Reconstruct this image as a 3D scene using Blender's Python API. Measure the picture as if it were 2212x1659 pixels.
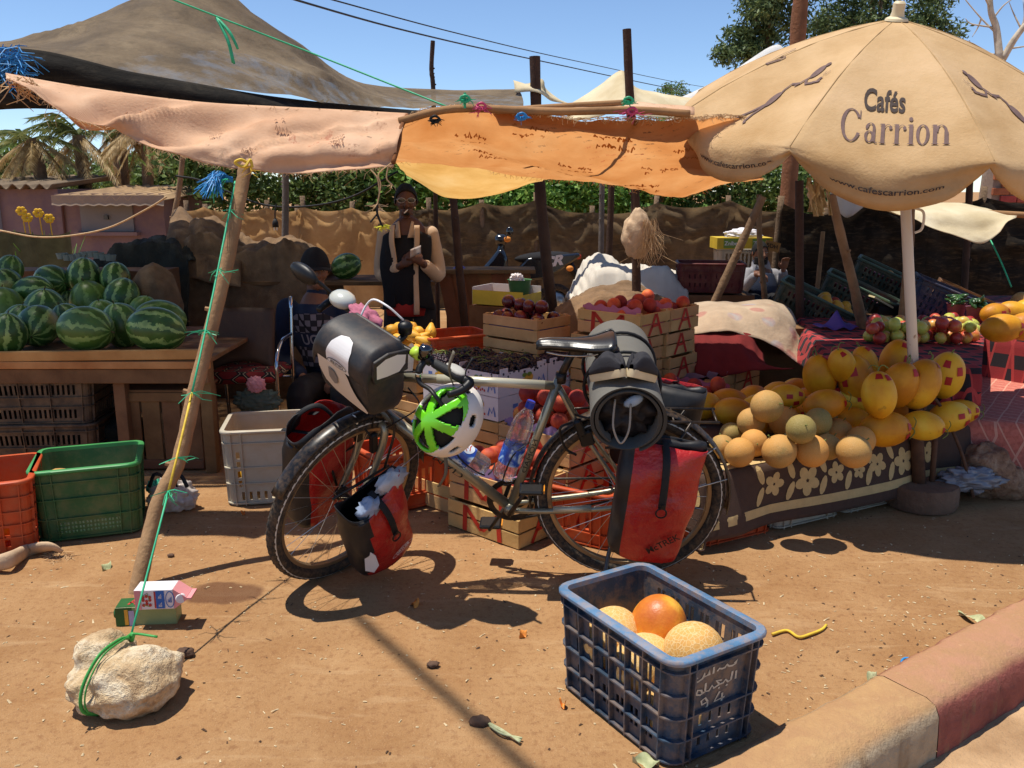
import bpy, bmesh, math, random
from math import sin, cos, pi, radians, sqrt, atan2
from mathutils import Vector, Matrix, noise as mnoise
random.seed(7)
SC = bpy.context.scene
for o in list(bpy.data.objects): bpy.data.objects.remove(o)
COL = SC.collection
V = Vector
PITCH = radians(12.5); CAMH = 1.465; FPX = 1890.0; CX, CY = 1106.0, 829.5
cam = bpy.data.cameras.new('camera'); camo = bpy.data.objects.new('camera', cam); COL.objects.link(camo)
camo.location = (0, 0, CAMH); camo.rotation_euler = (pi/2 - PITCH, 0, 0)
cam.sensor_width = 36.0; cam.sensor_fit = 'HORIZONTAL'; cam.lens = 36.0*FPX/2212.0
cam.clip_start = 0.05; cam.clip_end = 3000
SC.camera = camo
SC.render.resolution_x = 1024; SC.render.resolution_y = 768
SUNV = V((-0.25, 0.03, 1.0)).normalized()          # towards the sun
W = bpy.data.worlds.new('World'); SC.world = W; W.use_nodes = True
nt = W.node_tree
sky = nt.nodes.new('ShaderNodeTexSky'); sky.sky_type = 'NISHITA'; sky.sun_disc = False
sky.sun_elevation = math.asin(SUNV.z); sky.sun_rotation = atan2(SUNV.x, SUNV.y)
sky.air_density = 1.0; sky.dust_density = .1; sky.ozone_density = 4.0; sky.altitude = 2500
nt.links.new(sky.outputs[0], nt.nodes['Background'].inputs[0])
nt.nodes['Background'].inputs[1].default_value = 0.132
sun = bpy.data.lights.new('sun', 'SUN'); suno = bpy.data.objects.new('sun', sun); COL.objects.link(suno)
sun.energy = 4.8; sun.angle = radians(0.55); sun.color = (1.0, 0.94, 0.84)
suno.rotation_euler = (-SUNV).to_track_quat('-Z', 'Y').to_euler()
SC.view_settings.view_transform = 'Standard'; SC.view_settings.look = 'None'
SC.view_settings.exposure = 0.27; SC.view_settings.gamma = 1.0
SC.view_settings.use_curve_mapping = False
def ray(u, v):
    a = (u-CX)/FPX; b = (v-CY)/FPX
    return V((a, cos(PITCH)-b*sin(PITCH), -sin(PITCH)-b*cos(PITCH)))
def G(u, v, z=0.0):
    d = ray(u, v); t = (z-CAMH)/d.z
    return V((t*d.x, t*d.y, z))
def D(u, v, Y):
    d = ray(u, v); t = Y/d.y
    return V((t*d.x, Y, CAMH+t*d.z))
def proj(P):
    y = P[1]; z = P[2]-CAMH
    d = y*cos(PITCH)-z*sin(PITCH)
    return CX+FPX*P[0]/d, CY+FPX*(-z*cos(PITCH)-y*sin(PITCH))/d
def mpp(Y): return Y*1.02/FPX                          # metres per photo pixel at a depth
def gz(x, y):                                         # the market floor falls a little towards the back
    return -0.13*min(1.0, max(0.0, (y-4.3)/3.2))**1.0
def lin(c):
    if isinstance(c, str):
        c = c.lstrip('#'); c = tuple(int(c[i:i+2], 16)/255 for i in (0, 2, 4))
        return tuple((x/12.92 if x <= .04045 else ((x+.055)/1.055)**2.4) for x in c)
    return tuple(c)
MATS = {}
class N:
    def __init__(s, name):
        s.m = bpy.data.materials.new(name); s.m.use_nodes = True
        s.t = s.m.node_tree; s.b = s.t.nodes['Principled BSDF']; s.out = s.t.nodes['Material Output']
        s._tc = None; MATS[name] = s.m
    def n(s, kind, **kw):
        x = s.t.nodes.new('ShaderNode'+kind)
        for k, v in kw.items(): setattr(x, k, v)
        return x
    def l(s, a, b): s.t.links.new(a, b)
    def tc(s, which='Object'):
        if s._tc is None: s._tc = s.n('TexCoord')
        return s._tc.outputs[which]
    def mapped(s, scale=(1, 1, 1), rot=(0, 0, 0), loc=(0, 0, 0), which='Object'):
        m = s.n('Mapping'); s.l(s.tc(which), m.inputs[0])
        m.inputs['Scale'].default_value = scale; m.inputs['Rotation'].default_value = rot; m.inputs['Location'].default_value = loc
        return m.outputs[0]
    def noise(s, scale, detail=4, rough=.6, vec=None, dist=0.0, out=0):
        x = s.n('TexNoise'); x.inputs['Scale'].default_value = scale; x.inputs['Detail'].default_value = detail
        x.inputs['Roughness'].default_value = rough; x.inputs['Distortion'].default_value = dist
        s.l(vec if vec is not None else s.tc(), x.inputs['Vector']); return x.outputs[out]
    def ramp(s, fac, stops, interp='LINEAR'):
        r = s.n('ValToRGB'); r.color_ramp.interpolation = interp
        while len(r.color_ramp.elements) < len(stops): r.color_ramp.elements.new(0.5)
        for e, (p, c) in zip(r.color_ramp.elements, stops):
            e.position = p; c = lin(c) if not isinstance(c, float) else (c, c, c); e.color = (*c[:3], 1)
        s.l(fac, r.inputs[0]); return r.outputs[0]
    def mix(s, f, a, b, blend='MIX'):
        m = s.n('MixRGB', blend_type=blend)
        for i, x in ((0, f), (1, a), (2, b)):
            if isinstance(x, (int, float)): m.inputs[i].default_value = x if i == 0 else (x, x, x, 1)
            elif isinstance(x, (str, tuple)): m.inputs[i].default_value = (*lin(x)[:3], 1)
            else: s.l(x, m.inputs[i])
        return m.outputs[0]
    def math(s, op, a, b=0.0):
        m = s.n('Math', operation=op)
        for i, x in ((0, a), (1, b)):
            if isinstance(x, (int, float)): m.inputs[i].default_value = x
            else: s.l(x, m.inputs[i])
        return m.outputs[0]
    def color(s, x):
        if isinstance(x, (str, tuple)): s.b.inputs['Base Color'].default_value = (*lin(x)[:3], 1)
        else: s.l(x, s.b.inputs['Base Color'])
    def bump(s, h, strength=.3, dist=.01):
        b = s.n('Bump'); b.inputs['Strength'].default_value = strength; b.inputs['Distance'].default_value = dist
        s.l(h, b.inputs['Height']); s.l(b.outputs[0], s.b.inputs['Normal'])
    def set(s, **kw):
        for k, v in kw.items(): s.b.inputs[k.replace('_', ' ')].default_value = v
def shade(c, k): c = lin(c); return tuple(min(1.0, x*k) for x in c)
def M(name, c, rough=.75, var=.25, scale=6., bump=.15, bscale=60., metal=0., spec=.35, c2=None, dust=0., which='Object', bdist=.004, transl=0., tcol=None, coat=0., per_object=0.):
    if name in MATS: return MATS[name]
    q = N(name); q.set(Roughness=rough, Metallic=metal); q.b.inputs['Specular IOR Level'].default_value = spec
    if coat: q.b.inputs['Coat Weight'].default_value = coat
    src = q.tc(which)
    a = shade(c, 1-var); b = lin(c2) if c2 else shade(c, 1+var*.8)
    col = q.ramp(q.noise(scale, 5, .62, src), [(.28, a), (.72, b)])
    if per_object:
        oi = q.n('ObjectInfo'); hs = q.n('HueSaturation'); q.l(col, hs.inputs['Color'])
        q.l(q.math('ADD', q.math('MULTIPLY', oi.outputs['Random'], per_object), 1-per_object/2), hs.inputs['Value'])
        q.l(q.math('ADD', q.math('MULTIPLY', q.math('FRACT', q.math('MULTIPLY', oi.outputs['Random'], 7.31)), per_object*.12), .5-per_object*.06), hs.inputs['Hue'])
        col = hs.outputs[0]
    if dust:
        col = q.mix(q.math('MULTIPLY', q.ramp(q.noise(scale*1.7+3, 6, .7, src), [(.42, 0.0), (.62, 1.0)]), dust), col, '#a98660')
    q.color(col)
    if bump: q.bump(q.noise(bscale, 5, .6, src), bump, bdist)
    if transl:
        tr = q.n('BsdfTranslucent'); mx = q.n('MixShader'); mx.inputs[0].default_value = transl
        if tcol: tr.inputs[0].default_value = (*lin(tcol)[:3], 1)
        else: q.l(col, tr.inputs[0])
        q.l(q.b.outputs[0], mx.inputs[1]); q.l(tr.outputs[0], mx.inputs[2]); q.l(mx.outputs[0], q.out.inputs[0])
    return q.m
def put(o, parent=None):
    COL.objects.link(o)
    if parent: o.parent = parent
    return o
def tag(o, label=None, cat=None, group=None, kind=None):
    if label: o['label'] = label
    if cat: o['category'] = cat
    if group: o['group'] = group
    if kind: o['kind'] = kind
    return o
def thing(name, label, cat, loc=(0, 0, 0), rz=0, group=None, rot=None):
    o = bpy.data.objects.new(name, None); o.empty_display_size = .1; COL.objects.link(o)
    o.location = loc; o.rotation_euler = rot if rot else (0, 0, rz)
    return tag(o, label, cat, group)
def copy_tree(o, parent=None):
    c = o.copy(); COL.objects.link(c); c.parent = parent
    for ch in o.children: copy_tree(ch, c)
    return c
def frame(z, x=None):
    z = V(z).normalized()
    x = V(x) if x is not None else (V((1, 0, 0)) if abs(z.x) < .9 else V((0, 1, 0)))
    y = z.cross(x).normalized(); x = y.cross(z).normalized()
    return Matrix((x, y, z)).transposed()
def catmull(pts, k=6, closed=False):
    pts = [V(p) for p in pts]; n = len(pts)
    if n < 3: return [pts[0].lerp(pts[-1], i/k) for i in range(k+1)]
    out = []
    rng = range(n) if closed else range(n-1)
    for i in rng:
        p1 = pts[i]; p2 = pts[(i+1) % n]
        p0 = pts[i-1] if (i or closed) else p1*2-p2
        p3 = pts[(i+2) % n] if (closed or i+2 < n) else p2*2-p1
        for j in range(k):
            t = j/k
            out.append(.5*((2*p1)+(p2-p0)*t+(2*p0-5*p1+4*p2-p3)*t*t+(3*p1-p0-3*p2+p3)*t**3))
    if not closed: out.append(pts[-1])
    return out
class MB:
    def __init__(s): s.v = []; s.f = []; s.mi = []; s.cur = 0; s.T = None
    def add(s, vs, fs):
        n = len(s.v)
        s.v += [tuple(s.T @ V(p)) if s.T is not None else tuple(p) for p in vs]
        for f in fs: s.f.append(tuple(i+n for i in f)); s.mi.append(s.cur)
        return s
    def box(s, c, size, R=None, bev=0.0):
        x, y, z = (k/2 for k in size); c = V(c); R = R or Matrix.Identity(3)
        if not bev:
            vs = [c+R @ V((a*x, b*y, d*z)) for a in (-1, 1) for b in (-1, 1) for d in (-1, 1)]
            return s.add(vs, [(0, 1, 3, 2), (4, 6, 7, 5), (0, 4, 5, 1), (2, 3, 7, 6), (0, 2, 6, 4), (1, 5, 7, 3)])
        e = min(bev, x*.9, y*.9, z*.9); vs = []; fs = []
        rings = []
        for zz, ins in ((-z, e), (-z+e, 0), (z-e, 0), (z, e)):
            X = x-ins; Y = y-ins; k = e*.7 if ins == 0 else e*.5
            rings.append([(X-k, -Y), (X, -Y+k), (X, Y-k), (X-k, Y), (-X+k, Y), (-X, Y-k), (-X, -Y+k), (-X+k, -Y)])
        for (zz, _), r in zip(((-z, 0), (-z+e, 0), (z-e, 0), (z, 0)), rings):
            vs += [c+R @ V((a, b, zz)) for a, b in r]
        for i in range(3):
            for j in range(8): fs.append((i*8+j, i*8+(j+1) % 8, (i+1)*8+(j+1) % 8, (i+1)*8+j))
        fs.append(tuple(range(7, -1, -1))); fs.append(tuple(range(24, 32)))
        return s.add(vs, fs)
    def tube(s, pts, r, n=8, caps=True, closed=False, flat=1.0, up=None):
        pts = [V(p) for p in pts]; m = len(pts)
        rs = r if isinstance(r, (list, tuple)) else [r]*m
        if len(rs) != m: rs = [rs[min(len(rs)-1, int(i*(len(rs)-1)/(m-1)))]*(1-((i*(len(rs)-1)/(m-1)) % 1)) + rs[min(len(rs)-1, int(i*(len(rs)-1)/(m-1))+1)]*((i*(len(rs)-1)/(m-1)) % 1) for i in range(m)]
        vs = []; fs = []; X = None
        for i, p in enumerate(pts):
            a = pts[(i-1) % m] if (i or closed) else p; b = pts[(i+1) % m] if (i < m-1 or closed) else p
            t = (b-a); t = t.normalized() if t.length > 1e-9 else V((0, 0, 1))
            if X is None: X = frame(t, up).col[0] if up is None else (V(up)-t*V(up).dot(t)).normalized()
            X = (X-t*X.dot(t)); X = X.normalized() if X.length > 1e-6 else frame(t).col[0]
            Y = t.cross(X)
            vs += [p+(X*cos(2*pi*j/n)*flat+Y*sin(2*pi*j/n))*rs[i] for j in range(n)]
        for i in range(m if closed else m-1):
            k = (i+1) % m
            fs += [(i*n+j, i*n+(j+1) % n, k*n+(j+1) % n, k*n+j) for j in range(n)]
        if caps and not closed: fs += [tuple(range(n-1, -1, -1)), tuple(range((m-1)*n, m*n))]
        return s.add(vs, fs)
    def ell(s, c, rad, R=None, nu=16, nv=10, fn=None):
        c = V(c); R = R or Matrix.Identity(3); vs = []; fs = []
        rad = rad if isinstance(rad, (tuple, list, Vector)) else (rad,)*3
        for i in range(nv+1):
            th = pi*i/nv
            for j in range(nu):
                ph = 2*pi*j/nu; d = V((sin(th)*cos(ph), sin(th)*sin(ph), cos(th)))
                k = fn(d) if fn else 1.0
                vs.append(c+R @ V((d.x*rad[0]*k, d.y*rad[1]*k, d.z*rad[2]*k)))
        for i in range(nv):
            for j in range(nu):
                a = i*nu+j; b = i*nu+(j+1) % nu
                if i == 0: fs.append((0, a+nu, b+nu))
                elif i == nv-1: fs.append((a, nv*nu, b))
                else: fs.append((a, a+nu, b+nu, b))
        return s.add(vs, fs)
    def lathe(s, prof, c=(0, 0, 0), R=None, n=24, a0=0, a1=2*pi):
        c = V(c); R = R or Matrix.Identity(3); m = len(prof); vs = []; fs = []; full = abs(a1-a0-2*pi) < 1e-6
        k = n if full else n+1
        for j in range(k):
            a = a0+(a1-a0)*j/n
            vs += [c+R @ V((r*cos(a), r*sin(a), z)) for r, z in prof]
        for j in range(n):
            b = (j+1) % k
            fs += [(j*m+i, b*m+i, b*m+i+1, j*m+i+1) for i in range(m-1)]
        return s.add(vs, fs)
    def grid(s, fn, nu, nv, wrap=False):
        vs = [fn(i/nu, j/nv) for i in range(nu+1) for j in range(nv+1)]
        return s.add(vs, [(i*(nv+1)+j, (i+1)*(nv+1)+j, (i+1)*(nv+1)+j+1, i*(nv+1)+j+1) for i in range(nu) for j in range(nv)])
    def prism(s, poly, h, c=(0, 0, 0), R=None):
        c = V(c); R = R or Matrix.Identity(3); n = len(poly)
        vs = [c+R @ V((x, y, 0)) for x, y in poly]+[c+R @ V((x, y, h)) for x, y in poly]
        return s.add(vs, [tuple(range(n-1, -1, -1)), tuple(range(n, 2*n))]+[(i, (i+1) % n, n+(i+1) % n, n+i) for i in range(n)])
    def build(s, name, mat, parent=None, smooth=False, world=True, solid=0.0, sub=0, bevel=0.0, angle=None):
        me = bpy.data.meshes.new(name)
        vs = s.v
        if parent is not None and world:
            L = V((0, 0, 0)); p = parent
            while p is not None: L += p.location; p = p.parent
            vs = [(a-L.x, b-L.y, c-L.z) for a, b, c in vs]
        me.from_pydata(vs, [], s.f)
        for m in (mat if isinstance(mat, (list, tuple)) else [mat]): me.materials.append(m)
        if max(s.mi, default=0): me.polygons.foreach_set('material_index', s.mi)
        bm = bmesh.new(); bm.from_mesh(me); bmesh.ops.remove_doubles(bm, verts=bm.verts, dist=1e-6)
        bmesh.ops.recalc_face_normals(bm, faces=bm.faces); bm.to_mesh(me); bm.free()
        if smooth:
            me.polygons.foreach_set('use_smooth', [True]*len(me.polygons))
            if angle is not None: me.set_sharp_from_angle(angle=angle)
        o = put(bpy.data.objects.new(name, me), parent)
        if bevel: b = o.modifiers.new('b', 'BEVEL'); b.width = bevel; b.segments = 2; b.limit_method = 'ANGLE'
        if solid: q = o.modifiers.new('s', 'SOLIDIFY'); q.thickness = solid; q.offset = 0
        if sub: q = o.modifiers.new('u', 'SUBSURF'); q.levels = sub; q.render_levels = sub
        return o
def inst(o, parent=None, loc=None, rot=None, name=None):
    c = o.copy(); COL.objects.link(c); c.parent = parent
    if loc is not None: c.location = loc
    if rot is not None: c.rotation_euler = rot
    return c
def fbm(p, s=1.0, o=3):
    p = V(p)*s; r = 0; a = 1
    for _ in range(o): r += a*mnoise.noise(p); p = p*2.03+V((3.1, 1.7, 4.3)); a *= .5
    return r
def text_mesh(body, size=1.0, bold=0.0, shear=0.0):
    cu = bpy.data.curves.new('t', 'FONT'); cu.body = body; cu.size = size; cu.offset = bold; cu.shear = shear; cu.resolution_u = 4
    cu.align_x = 'CENTER'; cu.align_y = 'CENTER'
    ob = bpy.data.objects.new('t', cu); COL.objects.link(ob)
    dg = bpy.context.evaluated_depsgraph_get(); me = bpy.data.meshes.new_from_object(ob.evaluated_get(dg))
    vs = [tuple(v.co[:2]) for v in me.vertices]; fs = [tuple(p.vertices) for p in me.polygons]
    bpy.data.objects.remove(ob); bpy.data.curves.remove(cu); bpy.data.meshes.remove(me)
    return vs, fs
def strokes(lines, w):
    vs = []; fs = []
    for L in lines:
        ww = w
        if isinstance(L[-1], (int, float)): ww = L[-1]; L = L[:-1]
        n0 = len(vs); P = [V((p[0], p[1], 0)) for p in L]; m = len(P)
        for i, p in enumerate(P):
            t = (P[min(i+1, m-1)]-P[max(i-1, 0)]).normalized(); nn = V((-t.y, t.x, 0))*ww/2
            vs += [tuple((p+nn)[:2]), tuple((p-nn)[:2])]
        fs += [(n0+2*i, n0+2*i+1, n0+2*i+3, n0+2*i+2) for i in range(m-1)]
    return vs, fs
def merge2d(*items):
    vs = []; fs = []
    for v, f in items:
        n = len(vs); vs += v; fs += [tuple(i+n for i in q) for q in f]
    return vs, fs
def xf2d(m, sx=1, sy=1, dx=0, dy=0, rot=0):
    c, s_ = cos(rot), sin(rot)
    return [(c*x*sx-s_*y*sy+dx, s_*x*sx+c*y*sy+dy) for x, y in m[0]], m[1]
def decal(name, m2, fn, mat, parent, cut=0.0, world=True):
    bm = bmesh.new(); vv = [bm.verts.new((x, y, 0)) for x, y in m2[0]]
    for f in m2[1]:
        try: bm.faces.new([vv[i] for i in f])
        except ValueError: pass
    if cut:
        bmesh.ops.triangulate(bm, faces=bm.faces)
        for _ in range(4):
            es = [e for e in bm.edges if e.calc_length() > cut]
            if not es: break
            bmesh.ops.subdivide_edges(bm, edges=es, cuts=1)
            bmesh.ops.triangulate(bm, faces=[f for f in bm.faces if len(f.verts) > 3])
    q = MB(); bm.verts.index_update()
    q.add([fn(v.co.x, v.co.y) for v in bm.verts], [tuple(v.index for v in f.verts) for f in bm.faces]); bm.free()
    return q.build(name, mat, parent, world=world)
def ring2(cx, cy, rx, ry, irx, iry, a0=0, a1=2*pi, n=26, tilt=0):
    vs = []; fs = []
    for i in range(n+1):
        a = a0+(a1-a0)*i/n; vs += [(cx+rx*cos(a), cy+ry*sin(a)), (cx+irx*cos(a), cy+iry*sin(a))]
    fs = [(2*i, 2*i+1, 2*i+3, 2*i+2) for i in range(n)]; return vs, fs
def rect2(x0, y0, x1, y1): return [(x0, y0), (x1, y0), (x1, y1), (x0, y1)], [(0, 1, 2, 3)]
# ================================================================== ground, kerb, road
KP = V((0.58, 2.034, 0)); KE = V((.819, .573, 0)).normalized(); KN = V((-KE.y, KE.x, 0))
def ground_mat():
    q = N('dirt'); q.set(Roughness=.95); q.b.inputs['Specular IOR Level'].default_value = .15
    P = q.tc()
    big = q.noise(.55, 5, .62, P); mid = q.noise(3.2, 6, .68, P, .4); fine = q.noise(42, 5, .72, P); grit = q.noise(190, 3, .7, P)
    c = q.ramp(big, [(.30, '#8c6641'), (.52, '#9b744d'), (.74, '#aa8259')])
    c = q.mix(q.ramp(mid, [(.36, .0), (.72, .5)]), c, '#b8946a')
    c = q.mix(q.ramp(fine, [(.32, .55), (.5, .0)]), c, '#7a5236')
    c = q.mix(q.ramp(grit, [(.62, .0), (.72, .5)]), c, '#d0b491')
    c = q.mix(q.ramp(grit, [(.30, .45), (.38, .0)]), c, '#5e4130')
    st = q.noise(2.2, 4, .6, q.mapped((1, 4.5, 1), (0, 0, .35)), .6)
    c = q.mix(q.ramp(st, [(.56, .0), (.72, .32)]), c, '#c6a77f')
    w = G(478, 1283); mp = q.n('Mapping'); q.l(P, mp.inputs[0])
    mp.inputs['Location'].default_value = (-w.x, -w.y, 0)
    nz = q.n('TexNoise'); nz.inputs['Scale'].default_value = 7; q.l(P, nz.inputs['Vector'])
    sep = q.n('SeparateXYZ'); q.l(mp.outputs[0], sep.inputs[0])
    r2 = q.math('ADD', q.math('POWER', q.math('DIVIDE', sep.outputs[0], .165), 2.0), q.math('POWER', q.math('DIVIDE', sep.outputs[1], .10), 2.0))
    r2 = q.math('ADD', r2, q.math('MULTIPLY', q.math('SUBTRACT', nz.outputs[0], .5), 1.5))
    wet = q.ramp(r2, [(.62, 1.0), (.95, .0)])
    c = q.mix(q.math('MULTIPLY', wet, .72), c, '#5a3826')
    q.color(c)
    rr = q.math('SUBTRACT', .95, q.math('MULTIPLY', wet, .45)); q.l(rr, q.b.inputs['Roughness'])
    h = q.math('ADD', q.math('MULTIPLY', fine, .5), q.math('ADD', q.math('MULTIPLY', grit, .35), q.math('MULTIPLY', mid, .7)))
    q.bump(h, .85, .012); return q.m
MDIRT = ground_mat()
def axis(lo, hi, dl, dh, step, grow):
    a = [dl]
    while a[-1] < dh: a.append(a[-1]+step)
    s = step
    while a[-1] < hi: s *= grow; a.append(min(hi, a[-1]+s))
    s = step; b = [dl]
    while b[-1] > lo: s *= grow; b.append(max(lo, b[-1]-s))
    return b[:0:-1]+a
S_ = axis(-700, 700, -3.2, 3.0, .05, 1.22); T_ = axis(0, 1100, 0, 3.4, .05, 1.16)
def gsurf(s, t):
    p = KP+KE*s+KN*t; d = max(0, 1-p.length/14)
    z = gz(p.x, p.y)+d*(.010*fbm((p.x, p.y, 0), 1.1, 2)+.006*fbm((p.x, p.y, 3), 4.5, 3)) * min(1, t*4)
    return (p.x, p.y, z)
b = MB(); nv = len(T_)
b.add([gsurf(s, t) for s in S_ for t in T_], [(i*nv+j, (i+1)*nv+j, (i+1)*nv+j+1, i*nv+j+1) for i in range(len(S_)-1) for j in range(nv-1)])
tag(b.build('ground', MDIRT, smooth=True), kind='structure')
b = MB(); b.add([KP+KE*s+KN*t+V((0, 0, -.14+(.003*fbm((s, t, 0), 3, 3) if t > -3 else 0))) for s in (-700, -20, -3, -1, 0, .5, 1, 1.5, 2, 3, 6, 20, 700) for t in (-.05, -.4, -1, -3, -20, -500)],
    [(i*6+j, (i+1)*6+j, (i+1)*6+j+1, i*6+j+1) for i in range(12) for j in range(5)])
tag(b.build('road', M('road_dust', '#a9835d', .95, .25, 5, .8, 90, c2='#c7a47c', bdist=.012)), kind='structure')
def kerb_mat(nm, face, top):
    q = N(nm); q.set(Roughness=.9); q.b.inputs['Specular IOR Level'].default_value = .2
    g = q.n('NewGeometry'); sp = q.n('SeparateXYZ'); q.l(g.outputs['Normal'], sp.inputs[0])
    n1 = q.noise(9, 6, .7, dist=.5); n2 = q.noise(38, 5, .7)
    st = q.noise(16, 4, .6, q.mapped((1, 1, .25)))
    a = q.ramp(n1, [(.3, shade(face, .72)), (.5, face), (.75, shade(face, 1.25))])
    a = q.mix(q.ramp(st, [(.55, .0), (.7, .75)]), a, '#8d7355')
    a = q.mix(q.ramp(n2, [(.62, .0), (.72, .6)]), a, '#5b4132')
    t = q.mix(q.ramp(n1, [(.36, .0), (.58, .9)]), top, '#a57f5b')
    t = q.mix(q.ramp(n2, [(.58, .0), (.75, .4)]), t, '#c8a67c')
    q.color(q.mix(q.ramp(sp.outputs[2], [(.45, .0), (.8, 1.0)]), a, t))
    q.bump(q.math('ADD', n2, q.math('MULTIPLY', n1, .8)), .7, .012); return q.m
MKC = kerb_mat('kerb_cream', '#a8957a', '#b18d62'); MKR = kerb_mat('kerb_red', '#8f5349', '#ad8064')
kroot = thing('kerb', None, None); tag(kroot, kind='structure')
def kerb(s0, s1, mat, nm):
    b = MB(); prof = [(.012, -.10), (.004, .022), (-.02, .034), (-.10, .038), (-.155, .034), (-.185, .018), (-.200, -.012), (-.206, -.09), (-.203, -.17)]
    n = max(2, int((s1-s0)/.035))
    def f(i, j):
        s = s0+(s1-s0)*i; t, z = prof[round(j*(len(prof)-1))]
        e = fbm((s*3, t*12, z*9), 1, 3)*.010+fbm((s*14, t*40, z*30), 1, 3)*.007-.02*max(0, fbm((s*7, t*9, z*9), 1, 2)-.45)
        if nm == 'r': e += -.010*max(0, fbm((s*9, 1, z*20), 1, 2)) if -.15 > t else 0
        p = KP+KE*s+KN*t; return (p.x, p.y, z+e*(1 if z > 0 else .2)) if z > -.01 else tuple(p+KN*e*.8+V((0, 0, z)))
    b.grid(f, n, len(prof)-1)
    return b.build('kerb_stone', mat, kroot, smooth=True, world=False)
sj = (G(2043, 1527, .03)-KP).dot(KE)
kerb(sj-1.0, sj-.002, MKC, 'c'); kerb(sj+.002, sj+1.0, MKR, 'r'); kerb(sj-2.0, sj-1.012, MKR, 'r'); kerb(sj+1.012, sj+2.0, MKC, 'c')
# ================================================================== foliage
def leaf_mat(nm, dark, mid, light, rough=.55):
    q = N(nm); q.set(Roughness=rough); q.b.inputs['Specular IOR Level'].default_value = .25
    c = q.ramp(q.noise(9, 2, .5), [(.3, dark), (.5, mid), (.72, light)])
    q.color(c); tr = q.n('BsdfTranslucent'); mx = q.n('MixShader'); mx.inputs[0].default_value = .28; q.l(c, tr.inputs[0])
    q.l(q.b.outputs[0], mx.inputs[1]); q.l(tr.outputs[0], mx.inputs[2]); q.l(mx.outputs[0], q.out.inputs[0]); return q.m
LF_HEDGE = leaf_mat('hedge_leaf', '#426628', '#6f9640', '#aac86c')
LF_DARK = leaf_mat('dark_leaf', '#36481f', '#5f763a', '#8fa05c')
LF_EUC = leaf_mat('eucalyptus_leaf', '#33442a', '#55683f', '#8b9a66')
LF_DRY = leaf_mat('dry_frond', '#7d6540', '#a88c5c', '#c9b183')
LF_PALM = leaf_mat('palm_frond', '#3f4c26', '#66703a', '#99945a')
BARK = M('bark', '#77614b', .95, .35, 8, .8, 40, bdist=.02); BARKP = M('pale_bark', '#b6a48c', .9, .3, 5, .5, 30, c2='#d6c9b4')
def leaves(b, c, rad, n, size, rng, clump=.35, aspect=.45, droop=0.0, sub=26):
    c = V(c); cl = []
    for _ in range(sub):
        while 1:
            d = V((rng.uniform(-1, 1), rng.uniform(-1, 1), rng.uniform(-1, 1)))
            if .2 < d.length < 1: break
        cl.append(V((d.x*rad[0], d.y*rad[1], d.z*rad[2])))
    r0 = (rad[0]*rad[1]*rad[2])**(1/3)*clump; vs = []; fs = []
    for i in range(n):
        k = cl[rng.randrange(sub)]
        p = c+k+V((rng.gauss(0, 1), rng.gauss(0, 1), rng.gauss(0, .8)))*r0*.55
        a = V((rng.gauss(0, 1), rng.gauss(0, 1), rng.gauss(-droop, .7))).normalized(); s = size*rng.uniform(.6, 1.3)
        w = a.cross(V((rng.gauss(0, 1), rng.gauss(0, 1), rng.gauss(0, 1)))).normalized()*s*aspect; m = p+a*s*.5
        q = len(vs); vs += [p, m+w*.5, p+a*s, m-w*.5]; fs.append((q, q+1, q+2, q+3))
    b.add(vs, fs)
def limbs(b, base, top, r, rng, n=6, spread=1.0):
    base = V(base); top = V(top); H = (top-base).length
    tr = [base, base.lerp(top, .35)+V((rng.uniform(-.05, .05)*H, 0, 0)), base.lerp(top, .7)+V((rng.uniform(-.04, .04)*H, 0, 0)), top]
    tr = catmull(tr, 4); b.tube(tr, [r*(1-.75*i/(len(tr)-1)) for i in range(len(tr))], 9)
    for i in range(n):
        k = rng.uniform(.4, .9); p = tr[int(k*(len(tr)-1))]; a = rng.uniform(0, 6.28); L = spread*rng.uniform(.6, 1)
        e = p+V((cos(a)*L, sin(a)*L, L*rng.uniform(.5, 1.1))); m = p.lerp(e, .5)+V((0, 0, -.08*L))
        b.tube(catmull([p, m, e], 4), [r*.4, r*.28, r*.18, r*.06], 6)
def shrub(name, label, u, v, Y, rx, rz, mat, n, size, seed, group=None, ry=None, z0=None):
    rng = random.Random(seed); c = D(u, v, Y); g = gz(c.x, Y) if z0 is None else z0
    t = thing(name, label, 'shrub', (c.x, Y, g), group=group)
    b = MB(); leaves(b, c, (rx, ry or rx*.8, rz), n, size, rng, .42); b.build('foliage', mat, t)
    b = MB(); limbs(b, (c.x, Y, g), (c.x, Y, c.z+rz*.3), .05, rng, 6, rx*.7); b.build('stem', BARK, t, smooth=True)
    return t
HG = 'green shrubs behind the cloth fence'
hd = [(470, 385, 14.0, 'broad shrub behind the tan cloth fence, just right of the leaning front pole', LF_DARK), (640, 372, 14.4, 'leafy shrub behind the tan cloth fence, right of the thin bluish post', LF_DARK),
      (770, 380, 14.0, 'leafy shrub behind the tan cloth fence, left of the standing man', LF_DARK), (900, 385, 13.8, 'bright green shrub directly behind the standing man', LF_HEDGE),
      (1035, 410, 13.8, 'low bright shrub under the sagging orange cloth behind the fence', LF_HEDGE), (1180, 395, 13.9, 'bright green shrub behind the dark netting fence above the scooter handlebar', LF_HEDGE),
      (1290, 385, 14.2, 'bright green shrub behind the dark netting fence above the scooter seat', LF_HEDGE), (1420, 400, 14.3, 'shaded shrub behind the dark fence right of the post with the hanging sack', LF_HEDGE),
      (1560, 415, 14.5, 'dark shrub behind the fence left of the thick timber pole', LF_DARK), (1720, 420, 14.6, 'dark shrub behind the fence beneath the left half of the umbrella', LF_DARK)]
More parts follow.
